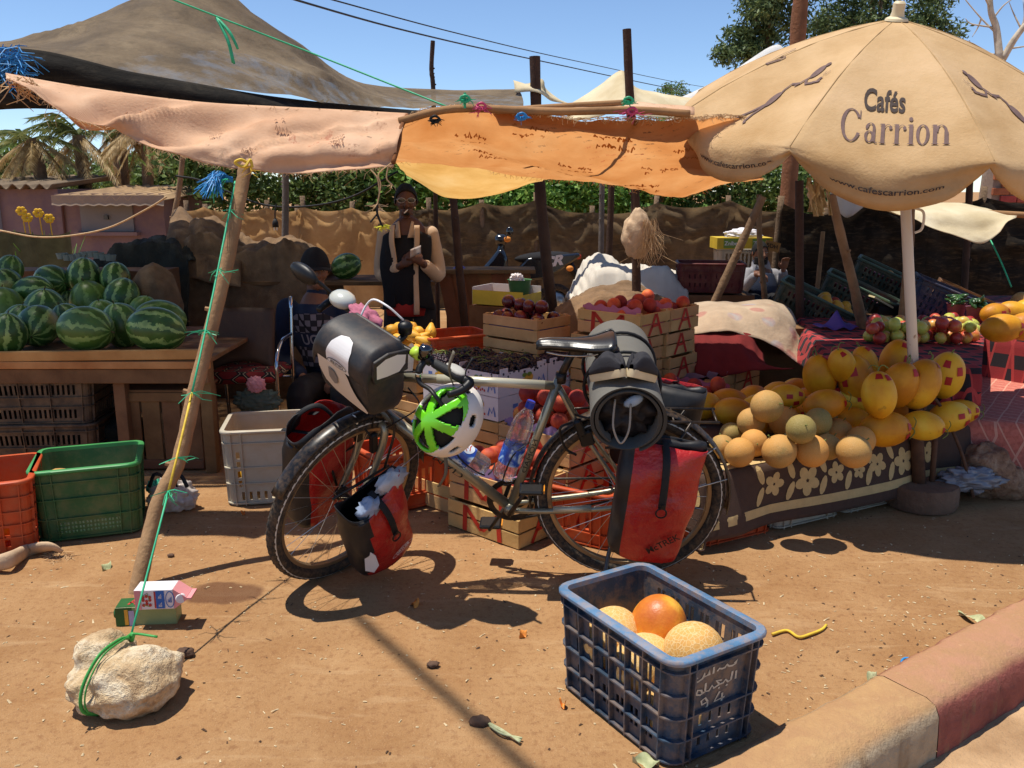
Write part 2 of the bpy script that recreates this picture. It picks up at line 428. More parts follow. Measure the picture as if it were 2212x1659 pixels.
for i, (u, v, Y, lb, m) in enumerate(hd):
    shrub('shrub', lb, u, v, Y, .85, .80, m, 5200, .12, 40+i, HG)
def tree(name, label, base, crown_specs, mat, tr_r, seed, bark=BARK, leaf=.16, cat='tree', sub=26, clump=.35, droop=.4, asp=.32):
    rng = random.Random(seed); base = V(base); t = thing(name, label, cat, base)
    b = MB()
    for c, rad, n in crown_specs: leaves(b, c, rad, n, leaf, rng, clump, asp, droop, sub)
    b.build('crown', mat, t)
    b = MB(); limbs(b, base, V(crown_specs[0][0])+V((0, 0, crown_specs[0][1][2]*.5)), tr_r, rng, 9, crown_specs[0][1][0]*.8)
    for c, rad, n in crown_specs[1:]:
        st = base.lerp(V(crown_specs[0][0]), .7); b.tube(catmull([st, st.lerp(V(c), .5)+V((0, 0, .2)), V(c)], 4), [tr_r*.6, tr_r*.2], 7)
    b.build('trunk', bark, t, smooth=True); return t
c1 = D(1650, 50, 24); c2 = D(1600, 105, 24); c3 = D(1690, -90, 24)
tree('eucalyptus_tree', 'tall dark eucalyptus tree left of the timber pole above the umbrella', (c1.x, 24, -.13), [(c1, (.9, 1.0, 1.3), 6500), (c2, (.55, .7, .7), 2600), (c3, (1.0, 1, 1.4), 4500)], LF_EUC, .2, 3)
c1 = D(1900, 40, 25); c2 = D(1800, 90, 25); c3 = D(2010, 40, 25); c4 = D(1880, -60, 25)
tree('eucalyptus_tree', 'wide eucalyptus tree right of the timber pole behind the umbrella tip', (c1.x, 25, -.13), [(c1, (1.2, 1.2, 1.0), 6500), (c2, (.9, 1.0, .9), 3600), (c3, (.75, .9, .8), 3200), (c4, (1.2, 1, 1.0), 3000)], LF_EUC, .2, 4)
c1 = D(1450, 205, 46)
tree('distant_tree', 'small distant tree top showing above the white tarpaulin', (c1.x, 46, -.13), [(c1, (.7, .7, .7), 1500)], LF_DARK, .15, 5)
rng = random.Random(11); bt = thing('bare_tree', 'bare pale-barked tree with leafless forked branches at right edge', 'tree', (D(2160, 100, 20).x, 20, -.13))
b = MB()
def br(pts, r0, r1): b.tube(catmull([D(u, v, 20+dy) for u, v, dy in pts], 5), [r0, r1], 7)
base = D(2160, 130, 20); b.tube([(base.x, 20, -.13), (base.x+.05, 20, 2.4), base], [.16, .12, .10], 9)
br([(2160, 130, 0), (2152, 60, .1), (2140, 20, .1), (2138, -60, .2)], .085, .05)
br([(2165, 130, 0), (2195, 80, -.1), (2230, 40, -.2), (2300, -20, -.3)], .08, .045)
for pts in ([(2150, 70, .1), (2120, 40, .2), (2090, 5, .3), (2075, -15, .3)], [(2152, 60, .1), (2100, 52, .2), (2085, 40, .2)], [(2145, 40, .1), (2170, 10, 0), (2200, -10, 0)], [(2160, 120, 0), (2110, 108, .2), (2092, 85, .3)],
            [(2200, 75, -.1), (2212, 40, 0), (2210, 0, 0)], [(2180, 105, 0), (2215, 100, .2), (2240, 95, .2)], [(2120, 40, .2), (2112, 60, .3), (2100, 80, .3)], [(2140, 20, .1), (2125, -10, 0), (2118, -30, 0)], [(2205, 60, -.1), (2190, 30, 0), (2180, 5, 0)]): br(pts, .022, .006)
b.build('trunk', BARKP, bt, smooth=True)
# ================================================================== palms, houses, kiosk (left background)
def palm(u, vtop, Y, label, seed, green=18, dry=16, H=None, r=.09, L=1.6):
    rng = random.Random(seed); top = D(u, vtop, Y); t = thing('palm_tree', label, 'palm tree', (top.x, Y, gz(top.x, Y)), group='palms behind the kiosk')
    b = MB(); g = V((top.x+rng.uniform(-.1, .1), Y, gz(top.x, Y))); tr = catmull([g, g.lerp(top, .5)+V((rng.uniform(-.08, .08), 0, 0)), top], 8)
    b.tube(tr, [r*(1.1+.12*(i % 2)) for i in range(len(tr))], 9); b.build('trunk', BARK, t, smooth=False)
    for nm, cnt, mat, dr in (('frond', green, LF_PALM, (.15, .9)), ('dead_frond', dry, LF_DRY, (-.9, -.2))):
        b = MB()
        for i in range(cnt):
            a = rng.uniform(0, 6.28); e = rng.uniform(*dr); l = L*rng.uniform(.7, 1.1)
            d0 = V((cos(a)*cos(e), sin(a)*cos(e), sin(e)))
            pts = [top+d0*l*k+V((0, 0, -.55*l*k*k if e > 0 else -.35*l*k*k)) for k in (0, .2, .4, .6, .8, 1)]
            b.tube(pts, [.016, .01, .004], 4, caps=False)
            for j in range(34):
                k = .12+.86*j/34; p = pts[0].lerp(pts[-1], k)+V((0, 0, (-.55 if e > 0 else -.35)*l*(k*k-k)))
                for sgn in (-1, 1):
                    sd = d0.cross(V((0, 0, 1))).normalized()*sgn
                    w = (sd*.7+d0*.55+V((0, 0, -.5-rng.random()*.5))).normalized()*.30*l*(1-k*.4)
                    nn = w.cross(d0).normalized()*.009
                    n0 = d0*.012; b.add([p-n0, p+n0, p+w], [(0, 1, 2)])
        b.build(nm+'s', mat, t)
palm(170, 292, 15, 'palm with green arching fronds left of the kiosk roof', 1, 10, 8, L=1.2)
palm(70, 300, 14.6, 'palm with hanging dry fronds above the corrugated wall', 2, 5, 14, L=.9)
palm(262, 275, 15.5, 'slender leaning palm behind the kiosk roof', 3, 5, 8, r=.06, L=.8)
palm(318, 262, 15.0, 'shaggy palm with dry skirt behind the right end of the kiosk', 4, 5, 24, r=.08, L=.9)
palm(238, 255, 17.5, 'tall thin palm between the leaning palm and the shaggy one', 5, 5, 8, r=.05, L=.7)
for u, v, Y, rx, rz, n, lb, nm in ((190, 382, 40, 2.2, 1.2, 5200, 'distant green trees rising behind the kiosk roof', 0), (285, 395, 34, 1.2, 1.0, 2600, 'distant low tree right of the brick houses', 1), (50, 380, 24, 1.4, .8, 3000, 'distant tree behind the palms at left edge', 2), (390, 380, 20, .9, 1.1, 3600, 'green tree behind the slanted pole right of the kiosk', 3)):
    c = D(u, v, Y); tree('distant_tree', lb, (c.x, Y, -.13), [(c, (rx, rx*.7, rz), n)], LF_DARK, .14, 60+nm, leaf=.2, asp=.5, droop=0, sub=40)
BRICK = M('far_brick', '#a5695a', .9, .2, .8, .3, 6, c2='#b98572'); BLOCK = M('far_render', '#9d8a83', .9, .12, .6, .2, 4); PANE = M('far_window', '#4d4a52', .4, .1, 1, 0)
def house(label, u0, u1, vt, vb, Y, m, wins, extra=None):
    a = D(u0, vt, Y); c = D(u1, vt, Y); t = thing('brick_house', label, 'house', ((a.x+c.x)/2, Y+2, -.13)); h = a.z+.13
    b = MB(); b.box(((a.x+c.x)/2, Y+2.2, a.z/2-.065), (c.x-a.x, 4.4, h)); b.build('wall', m, t)
    b = MB(); b.box(((a.x+c.x)/2, Y+2.2, a.z+.12), (c.x-a.x+.3, 4.7, .24)); rf = b.build('roof', M('far_parapet', '#b08d7c', .9, .15, 1, 0), t)
    if extra: p = D(extra[0], extra[1], Y); b = MB(); b.box((p.x, Y+1, (p.z+a.z)/2+.15), (1.0, 1.0, max(.3, p.z-a.z))); b.build('stair_hut', BLOCK, rf)
    for u, v in wins: p = D(u, v, Y); b = MB(); b.box((p.x, Y+.0, p.z), (.9, .06, 1.0)); b.build('window', PANE, t)
house('distant brick house with a rooftop hut seen between the palms', 222, 277, 338, 400, 62, BRICK, [(240, 352), (262, 352), (250, 376)], (233, 322))
house('distant grey block house with brick top right of the palms', 281, 315, 352, 400, 58, BLOCK, [(300, 370), (291, 385)], (303, 346))
house('distant pale house at far left edge behind the palms', -60, 20, 345, 410, 40, BLOCK, [(6, 368)])
YK = 12.8
PINK = M('pink_render', '#7c6467', .9, .18, 1.5, .3, 18, c2='#8c7272', dust=.2); SHUT = M('shutter_paint', '#7f7a78', .6, .12, 2, .1, 30); CORR = M('corrugated_sheet', '#a98a68', .7, .25, 3, .2, 20, c2='#c2a178')
p0 = D(118, 430, YK); p1 = D(352, 430, YK); zg = gz(0, YK)
kk = thing('kiosk', 'pink rendered kiosk with closed grey shutter and corrugated awning', 'kiosk', ((p0.x+p1.x)/2, YK+1, zg))
b = MB(); zt = D(0, 418, YK).z; b.box(((p0.x+p1.x)/2, YK+1.0, (zg+zt)/2), (p1.x-p0.x, 2.0, zt-zg)); b.build('wall', PINK, kk)
q0 = D(173, 438, YK); q1 = D(292, 500, YK); b = MB(); b.box(((q0.x+q1.x)/2, YK-.012, (q0.z+q1.z)/2), (q1.x-q0.x, .04, q0.z-q1.z)); sh = b.build('shutter', SHUT, kk)
b = MB(); b.box(((q0.x+q1.x)/2, YK-.06, q1.z-.03), (q1.x-q0.x+.15, .14, .05)); b.build('sill', PINK, kk)
b = MB(); b.box(((q0.x+q1.x)/2, YK-.05, (q0.z+q1.z)/2), (.06, .04, .06)); b.build('padlock', M('steel_dark', '#55524d', .4, .2, 9, 0, metal=.8), sh)
def corrug(b, x0, x1, y0, y1, z0, z1, amp=.035, per=.16):
    n = int((x1-x0)/per*6)
    b.grid(lambda i, j: (x0+(x1-x0)*i, y0+(y1-y0)*j, z0+(z1-z0)*j+amp*sin((x0+(x1-x0)*i)/per*2*pi)), n, 2)
b = MB(); e0 = D(116, 428, YK-.35); e1 = D(358, 436, YK-.35); corrug(b, e0.x, e1.x, YK-.42, YK+2.1, e0.z, e0.z+.16); b.build('roof', CORR, kk, solid=.012)
b = MB(); corrug(b, e0.x, e1.x, YK-.43, YK-.40, e0.z-.10, e0.z-.01, .008); b.box(((e0.x+e1.x)/2, YK-.41, e0.z-.02), (e1.x-e0.x, .02, .12)); b.build('fascia', M('fascia', '#9c8672', .8, .2, 4, .1), kk)
b = MB(); x = D(138, 470, YK).x; b.tube([(x, YK-.03, zg), (x+.01, YK-.03, zt)], .02, 6); b.build('drain_pipe', M('rust_pipe', '#5c3a30', .8, .3, 9, .2), kk)
YW = 13.4; a = D(-80, 420, YW); c = D(125, 420, YW)
lw = thing('shed', 'mauve shed wall with corrugated sheet roof left of the kiosk', 'shed', ((a.x+c.x)/2, YW+1, zg)); zt = D(0, 408, YW).z
b = MB(); b.box(((a.x+c.x)/2, YW+1, (zg+zt)/2), (c.x-a.x, 2, zt-zg)); b.build('wall', PINK, lw)
b = MB(); corrug(b, a.x-.1, c.x+.05, YW-.2, YW+2.1, zt+.03, zt+.2, .04, .2); b.build('roof', M('old_sheet', '#7d6b56', .8, .35, 3, .3, 20), lw, solid=.012)
b = MB(); d0 = D(18, 470, YW); b.box((d0.x-.55, YW-.05, (zg+zt)/2-.02), (.9, .08, zt-zg-.06)); b.build('door', M('pale_door', '#a9aeb4', .6, .12, 2, .1), lw)
FB = thing('flower_bed', 'clump of strappy green plants with yellow flowers at left edge', 'plants', (D(70, 540, 9.5).x, 9.5, gz(0, 9.5)))
rng = random.Random(5); b = MB(); LFS = leaf_mat('strap_leaf', '#2f4f18', '#54812a', '#93b84c')
for i in range(150):
    p = D(rng.uniform(-20, 145), 540, 9.5+rng.uniform(-.3, .4)); p.z = gz(0, 9.5)+.02; h = rng.uniform(.85, 1.42); a = rng.uniform(0, 6.28); ln = rng.uniform(.05, .35)
    dx = V((cos(a), sin(a), 0)); w = V((-sin(a), cos(a), 0))*rng.uniform(.02, .05); pr = []
    for k in (0, .35, .7, 1): c_ = p+dx*ln*k*k+V((0, 0, h*(k-.18*k**3))); pr += [c_-w*(1-k*.95)*(.6+k), c_+w*(1-k*.95)*(.6+k)]
    b.add(pr, [(0, 1, 3, 2), (2, 3, 5, 4), (4, 5, 7, 6)])
b.build('foliage', LFS, FB)
YEL = M('yellow_petal', '#e8b320', .5, .2, 20, 0)
for u, v in ((47, 456), (84, 460), (107, 472), (60, 470)):
    p = D(u, v, 9.3); b = MB()
    for k in range(6): a = k*1.05; b.ell(p+V((cos(a)*.035, -.01, sin(a)*.03)), (.028, .012, .022), nu=7, nv=5)
    b.tube([p, p+V((0, .05, -.5))], .006, 5); b.build('flower', YEL, FB)
b = MB(); fl = [D(u, v, 9.0) for u, v in ((-30, 505), (25, 500), (75, 506), (120, 508), (150, 500))]
b.grid(lambda i, j: (lambda p: (p.x, p.y+.03*sin(9*i), p.z*(1-j)+gz(0, 9)*j))(catmull(fl, 6)[round(i*24)]), 24, 6)
NET = M('green_net', '#57543a', .9, .3, 8, .3, 60, transl=.45)
nf = b.build('net_fence', NET, None); tag(nf, 'low olive netting stretched in front of the flowering plants', 'net')
# ================================================================== cloth fence
def fence_cloth(pts, Y, mat, label, seed, zb=None, name='cloth_fence', fold=.05, postw=.04, post_mat=BARK):
    rng = random.Random(seed); P = [D(u, v, Y) for u, v in pts]; t = thing(name, label, 'fence', (sum(p.x for p in P)/len(P), Y, gz(0, Y)))
    for a, c in zip(P, P[1:]):
        L = (c-a).length; n = max(6, int(L/.05)); sag = L*.085
        def f(i, j):
            x = a.x+(c.x-a.x)*i; zt = a.z+(c.z-a.z)*i-sag*4*i*(1-i); g = gz(0, Y)+.02
            z = zt*(1-j)+g*j
            pin = min(i, 1-i); fl = fold*(sin((z*(9+3*sin(seed)))+7*fbm((x*1.1, z*1.6, seed), 1, 2))*.5+1.2*fbm((x*1.5, z*5, seed), 1, 3))
            rad_ = fold*.8*sin(10*atan2(zt-z+.02, pin*L+.03)+seed)*min(1, pin*6)*max(0, 1-j*.8)
            return (x, Y-.02+fl+rad_, z)
        b = MB(); b.grid(f, n, 30); b.build('cloth_panel', mat, t, smooth=True)
    for k, p in enumerate(P):
        b = MB(); top = p+V((0, .05, rng.uniform(.03, .14))); bot = V((p.x+rng.uniform(-.05, .05), Y+.06, gz(0, Y)))
        b.tube(catmull([bot, bot.lerp(top, .5)+V((rng.uniform(-.02, .02), 0, 0)), top], 4), [postw, postw*.85], 8); b.build('post', post_mat, t, smooth=True)
    return t
def cloth_mat(nm, c, lo, hi, scale=9, transl=.15, stripes=None, rough=.9, holes=None):
    q = N(nm); q.set(Roughness=rough); q.b.inputs['Specular IOR Level'].default_value = .15
    a = q.ramp(q.noise(2.2, 5, .65, dist=.4), [(.3, lo), (.52, c), (.75, hi)])
    wv = q.noise(60, 3, .6, q.mapped((1, 1, 6))); a = q.mix(q.ramp(wv, [(.4, .25), (.6, .0)]), a, lo)
    if stripes: a = q.mix(q.math('MULTIPLY', q.ramp(q.noise(scale, 5, .7, q.mapped((.7, .7, 3.2)), .8), [(.5, .0), (.66, 1.0)]), stripes[1]), a, stripes[0])
    q.color(a); q.bump(q.math('ADD', q.math('MULTIPLY', wv, .3), q.noise(14, 4, .6)), .35, .02)
    tr = q.n('BsdfTranslucent'); mx = q.n('MixShader'); mx.inputs[0].default_value = transl; q.l(a, tr.inputs[0])
    q.l(q.b.outputs[0], mx.inputs[1]); q.l(tr.outputs[0], mx.inputs[2]); q.l(mx.outputs[0], q.out.inputs[0])
    if holes:
        tp = q.n('BsdfTransparent'); m2 = q.n('MixShader'); q.l(q.ramp(q.noise(8, 4, .6), [(.44, holes[0]), (.66, holes[1])]), m2.inputs[0]); q.l(mx.outputs[0], m2.inputs[1]); q.l(tp.outputs[0], m2.inputs[2]); q.l(m2.outputs[0], q.out.inputs[0])
    return q.m
TANC = cloth_mat('tan_cloth', '#cda673', '#b48c5e', '#dfbb8a', transl=.62); DNET = cloth_mat('dark_netting', '#6d5c46', '#453a30', '#917b5c', transl=.45, stripes=('#8a6f4c', .55)); BNET = cloth_mat('black_netting', '#2b251f', '#1b1815', '#3d342a', stripes=('#5b4a36', .5))
fence_cloth([(400, 455), (440, 447), (517, 455), (575, 448), (640, 455), (652, 446), (760, 448), (820, 455), (872, 452)], 12.0, TANC, 'tan sackcloth fence hung between short posts behind the two men', 2, fold=.035)
fence_cloth([(872, 450), (925, 449), (1040, 437), (1158, 432), (1280, 458), (1420, 438), (1575, 432), (1700, 455)], 11.9, DNET, 'dark brown netting fence sagging between posts behind the scooter', 5, fold=.06)
fence_cloth([(1690, 440), (1790, 462), (1900, 425), (2010, 432), (2130, 425), (2300, 425)], 9.4, BNET, 'black netting screen behind the right-hand fruit stalls', 9, fold=.05)
# ================================================================== posts
POLE = M('old_pole', '#7d5f45', .9, .35, 7, .7, 40, c2='#9a7c5c', bdist=.01); POLED = M('dark_pole', '#4a3428', .9, .35, 7, .7, 40, bdist=.01); POLEG = M('grey_pole', '#6f665f', .9, .3, 7, .7, 40, bdist=.01)
def pole(label, pts, Y0, r, mat=POLE, Y1=None, name='wooden_post', ground=True, knots=3, seed=0, group='rough wooden stall posts', cap=True):
    rng = random.Random(seed+len(label)); n = len(pts); Y1 = Y0 if Y1 is None else Y1
    P = [D(u, v, Y1+(Y0-Y1)*i/max(1, n-1)) for i, (u, v) in enumerate(pts)]
    if ground:
        d = (P[-1]-P[-2]); g = gz(P[-1].x, P[-1].y)
        if P[-1].z > g: k = (P[-1].z-g+.015)/max(.05, -d.z); k = min(k, 6); P.append(P[-1]+d*k); P[-1].z = g-.015
    C = catmull(P, 7); rr = r if isinstance(r, (list, tuple)) else (r*.92, r*1.05)
    b = MB(); R = []
    for i in range(len(C)):
        k = i/(len(C)-1); R.append((rr[0]*(1-k)+rr[1]*k)*(1+.10*fbm((i*.7, seed, 0), 1, 2)))
    b.tube(C, R, 11); o = None
    for _ in range(knots):
        i = rng.randrange(2, len(C)-2); a = rng.uniform(0, 6.28); dd = V((cos(a), sin(a)*.5-.4, .2)).normalized(); b.tube([C[i], C[i]+dd*R[i]*1.5], [R[i]*.45, R[i]*.3], 7)
    o = b.build(name, mat, smooth=True, angle=radians(50)); tag(o, label, 'post', group); return o, C
pole('thin bluish post behind the man in the black cap', [(617, 355), (617, 430), (616, 530)], 8.2, .032, POLEG, seed=1)
pole('dark leaning post between the standing man and the slatted board', [(967, 350), (980, 440), (990, 560), (1000, 660)], 6.6, .030, POLED, seed=2)
pole('stout dark post in front of the scooter', [(1155, 122), (1160, 300), (1168, 430), (1180, 560), (1190, 650)], 7.4, .048, POLED, seed=3)
pole('thin knotty post right of the scooter tail', [(1302, 300), (1300, 440), (1298, 560)], 9.6, .030, POLEG, seed=4)
pole('thin dark post just left of the hanging sack', [(1321, 300), (1320, 430), (1313, 600)], 8.6, .032, POLED, seed=5)
pole('tall dark post carrying the hanging sack, top sticking out above the awning', [(1354, 63), (1360, 200), (1372, 420), (1375, 640)], 5.9, .030, POLED, seed=6)
pole('thin knotty stick sticking up behind the dark tarpaulin', [(935, 88), (932, 150), (936, 200), (940, 400)], 8.4, .022, POLED, seed=7, knots=5)
pole('slanting pale stick propped beside the dark red crate', [(1648, 425), (1600, 530), (1545, 650)], 6.3, .030, POLE, seed=8, knots=2)
pole('thin crooked stick in front of the seated trader on the right', [(1640, 420), (1641, 520), (1648, 600), (1652, 640)], 8.0, .026, POLE, seed=9)
pole('straight dark post in front of the tilted green crates', [(1727, 390), (1727, 560), (1729, 730)], 6.0, .030, POLED, seed=10, knots=1)
pole('leaning pale post right of the tilted green crates', [(1795, 420), (1822, 530), (1845, 620), (1882, 770)], 5.5, .030, POLE, seed=11)
pole('short stub post tied beside the leaning pale post', [(1843, 608), (1858, 690), (1882, 775)], 5.6, .030, POLE, seed=12, knots=1)
pole('grey knotted post just right of the white umbrella pole', [(1967, 420), (1962, 560), (1950, 690), (1935, 800)], 5.4, .030, POLE, seed=13)
pole('dark post beneath the right side of the umbrella', [(2095, 390), (2090, 500), (2083, 620)], 7.6, .030, POLED, seed=14)
pole('pale short stick leaning against the black netting', [(1778, 500), (1773, 550), (1768, 600)], 8.6, .022, POLE, seed=15, knots=1)
pole('slanted thin pole right of the kiosk', [(398, 300), (388, 400), (372, 490)], 10.5, .032, POLE, seed=16)
pole('thick timber pole rising behind the umbrella', [(1736, -60), (1725, 60), (1712, 300), (1700, 450), (1690, 540)], 10.6, (.085, .105), M('timber_pole', '#8a5a3c', .9, .3, 4, .6, 30, bdist=.02), seed=17, name='utility_pole', knots=2, group=None)
fp, FPC = pole('bent front pole at left holding the corner of the peach awning', [(530, 362), (515, 440), (492, 560), (455, 715), (420, 850), (388, 990), (345, 1080), (318, 1180), (296, 1278)], 3.016, (.026, .031), M('front_pole', '#94714f', .9, .28, 6, .6, 40, c2='#ad8a63', bdist=.01), Y1=3.60, seed=18, knots=4, group=None)
# ================================================================== power lines
WIRE = M('black_wire', '#1f2022', .6, .1, 5, 0)
for lb, pts, r in (('lower of two black power lines across the sky', [(560, -30), (650, 3), (900, 72), (1160, 130), (1500, 200)], .016), ('upper thinner power line across the sky', [(600, -35), (720, 0), (1000, 75), (1250, 133), (1510, 186)], .011)):
    b = MB(); Ys = [11, 13, 18, 26, 44]; P = [D(u, v, y) for (u, v), y in zip(pts, Ys)]; P = [P[0]+(P[0]-P[1])*2.0]+P+[P[-1]+(P[-1]-P[-2])*1.2+V((0, 0, .4))]
    b.tube(catmull(P, 6), r, 6); tag(b.build('power_line', WIRE, smooth=True), lb, 'cable')
# ================================================================== tarpaulins and awnings
def patch_pts(ctrl, ku, kv):
    rows = [catmull([D(*p) if not isinstance(p, Vector) else p for p in r], ku) for r in ctrl]
    cols = list(zip(*rows)); return [catmull(list(c), kv) for c in cols]      # [i along row][j across rows]
def cloth(name, ctrl, ku, kv, mat, label, cat, wr=None, solid=.003, parent=None, group=None, fray=0, seed=0):
    g = patch_pts(ctrl, ku, kv); n = len(g); m = len(g[0]); b = MB(); vs = []
    for i in range(n):
        for j in range(m):
            p = g[i][j]; a = g[min(i+1, n-1)][j]-g[max(i-1, 0)][j]; c = g[i][min(j+1, m-1)]-g[i][max(j-1, 0)]
            nn = a.cross(c); nn = nn.normalized() if nn.length > 1e-9 else V((0, 0, 1))
            vs.append(p+nn*(wr(p, i/(n-1), j/(m-1)) if wr else 0))
    b.add(vs, [(i*m+j, (i+1)*m+j, (i+1)*m+j+1, i*m+j+1) for i in range(n-1) for j in range(m-1)])
    o = b.build(name, mat, parent, smooth=True, solid=solid)
    if label: tag(o, label, cat, group)
    return o, [[vs[i*m+j] for j in range(m)] for i in range(n)]
def sack_mat(nm, c, lo, hi, tr, tcol, prints=True, rot=.15):
    q = N(nm); q.set(Roughness=.8); q.b.inputs['Specular IOR Level'].default_value = .25
    a = q.ramp(q.noise(3, 5, .6), [(.3, lo), (.55, c), (.75, hi)])
    w1 = q.n('TexWave'); w1.inputs['Scale'].default_value = 95; w1.inputs['Distortion'].default_value = 1.5; q.l(q.tc(), w1.inputs[0])
    mask = None
    if prints:
        bk = q.n('TexBrick'); bk.inputs['Scale'].default_value = 1; bk.offset = .4
        bk.inputs['Brick Width'].default_value = .085; bk.inputs['Row Height'].default_value = .05; bk.inputs['Mortar Size'].default_value = .019; bk.inputs['Bias'].default_value = -.3
        q.l(q.mapped((1, 1, 1), (.4, 0, rot)), bk.inputs['Vector'])
        bk.inputs['Color1'].default_value = (1, 1, 1, 1); bk.inputs['Color2'].default_value = (0, 0, 0, 1); bk.inputs['Mortar'].default_value = (0, 0, 0, 1)
        gate = q.ramp(q.noise(2.6, 2, .5), [(.58, .0), (.63, 1.0)]); worn = q.ramp(q.noise(42, 3, .8, q.mapped((1, .5, 1))), [(.48, .0), (.6, 1.0)])
        mask = q.math('MULTIPLY', q.math('MULTIPLY', bk.outputs[0], gate), q.math('MULTIPLY', worn, .8)); a = q.mix(mask, a, '#5d4638')
        g2 = q.math('MULTIPLY', q.math('MULTIPLY', bk.outputs[0], q.ramp(q.noise(2.6, 2, .5, q.mapped((1, 1, 1), loc=(5, 3, 1))), [(.62, .0), (.66, .5)])), worn); a = q.mix(g2, a, '#b04a32')
    q.color(a); q.bump(q.math('ADD', q.math('MULTIPLY', w1.outputs[0], .3), q.math('ADD', q.noise(24, 4, .6), q.noise(90, 3, .6))), .4, .008)
    t = q.n('BsdfTranslucent'); mx = q.n('MixShader'); mx.inputs[0].default_value = tr
    q.l(q.mix(1.0, a, tcol, 'MULTIPLY') if tcol else a, t.inputs[0])
    q.l(q.b.outputs[0], mx.inputs[1]); q.l(t.outputs[0], mx.inputs[2]); q.l(mx.outputs[0], q.out.inputs[0]); return q.m
PEACH = sack_mat('peach_sack', '#e2b894', '#cf9f7a', '#ecc9a8', .25, None)
ORANGE = sack_mat('orange_sack', '#d4955a', '#c07c42', '#dfa86e', .62, None, rot=.5)
ORANGE2 = sack_mat('yellow_sack', '#e6b56a', '#d09a50', '#efc684', .6, None, prints=False)
CREAM = sack_mat('cream_sheet', '#e2d2ae', '#cdb98f', '#efe3c6', .2, None, prints=False); WHITE = sack_mat('white_sheet', '#e6e4e0', '#cfccc8', '#f4f2ef', .25, None, prints=False)
NETT = cloth_mat('shade_net', '#7d6d58', '#5b5044', '#94836a', transl=.2, stripes=('#4a4238', .35), holes=(.0, .14)); NETB = cloth_mat('shade_net_dark', '#24211d', '#171513', '#363029', transl=.05, stripes=('#4a4338', .35))
dt = thing('tarpaulin', 'big dusty dark shade-net tarpaulin pitched to a peak over the watermelon stall', 'tarpaulin', D(400, 200, 5.5))
TY = (4.3, 4.3, 4.35, 4.8, 6.3, 6.6)
us = (-260, 40, 300, 600, 850, 1130)
cloth('canopy', [[(u, v, y) for u, v, y in zip(us, (130, 106, 158, 208, 236, 238), TY)], [(u, v, y+.6) for u, v, y in zip((-260, 46, 330, 600, 850, 1130), (100, 100, 60, 128, 212, 218), TY)],
    [(u, v, y+1.3) for u, v, y in zip((-260, 52, 405, 640, 800, 1120), (85, 96, -22, 88, 186, 192), TY)], [(u, v, y+2.7) for u, v, y in zip((-260, 60, 420, 640, 800, 1110), (190, 190, 110, 150, 205, 205), TY)]], 12, 12, NETT, None, None,
    lambda p, i, j: .022*fbm((p.x*1.2, p.z*5+p.y*2, 1), 1, 3)+.03*max(0, sin(p.x*2.2+p.z*14+3*fbm((p.x, p.y, 0), .8, 2)))**6, parent=dt, solid=0)
cloth('front_flap', [[(u, v, y-.015) for u, v, y in zip(us, (128, 104, 156, 206, 234, 236), TY)], [(u, v, y-.04) for u, v, y in zip(us, (190, 150, 195, 232, 247, 246), TY)], [(u, v, y-.04) for u, v, y in zip(us, (262, 235, 250, 258, 262, 258), TY)]], 12, 6, NETB, None, None,
    lambda p, i, j: .02*fbm((p.x*1.0, p.z*7, 1), 1, 3)+.012*sin(p.z*40+p.x*6), parent=dt)
aw = thing('awning', 'patched peach sackcloth flap hanging at the front left with faded stamps', 'awning', D(500, 290, 3.75))
def wpeach(p, i, j):
    e = min(1, j*3)*min(1, (1-j)*4+.25)
    q = p.z*1.7-p.x*.6+.35*fbm((p.x, p.z, 0), 1.1, 2); return e*(.07*(abs(sin(6.5*q))**.6-.5)+.03*sin(19*q)+.03*fbm((p.x*3, p.z*6, 0), 1, 3)+.014*fbm((p.x*10, p.z*16, 0), 1, 3))
pc, PG = cloth('sack_cloth', [[(u, v, 3.92) for u, v in zip((12, 130, 300, 450, 600, 750, 880), (158, 180, 205, 222, 230, 238, 245))], [(u, v, 3.80) for u, v in zip((14, 140, 300, 450, 600, 740, 870), (161, 205, 245, 262, 268, 280, 268))],
    [(u, v, 3.66) for u, v in zip((15, 150, 300, 450, 600, 735, 860), (164, 225, 278, 305, 325, 325, 310))], [(u, v, 3.62) for u, v in zip((16, 160, 300, 445, 600, 730, 848), (168, 246, 304, 352, 371, 364, 356))]], 16, 10, PEACH, None, None, wpeach, parent=aw)
ow = thing('awning', 'sunlit orange sackcloth awning sagging over the middle of the stall', 'awning', D(1150, 320, 4.3))
def worange(p, i, j): return .03*fbm((p.x*1.5, p.y*2.5, 0), 1, 3)+.010*fbm((p.x*9, p.y*9, 2), 1, 3)+.016*sin(9*(p.x*.7-p.y)+3*fbm((p.x, p.y, 1), 1, 2))-.05*sin(pi*i)*sin(pi*j)
oc, OG = cloth('sack_cloth', [[(u, v, 3.86) for u, v in zip((868, 985, 1130, 1260, 1400, 1520, 1610), (262, 236, 245, 250, 252, 255, 262))], [(u, v, 4.3) for u, v in zip((860, 990, 1140, 1270, 1420, 1530, 1620), (300, 296, 310, 325, 335, 330, 325))],
    [(u, v, 4.75) for u, v in zip((852, 995, 1150, 1290, 1440, 1545, 1640), (330, 332, 350, 372, 385, 375, 365))], [(u, v, 5.2) for u, v in zip((845, 1000, 1160, 1300, 1450, 1560, 1650), (352, 352, 383, 402, 418, 402, 390))]], 14, 10, ORANGE, None, None, worange, parent=ow, solid=0)
SEAM = M('dark_seam', '#7a4a26', .9, .2, 9, 0)
b = MB()
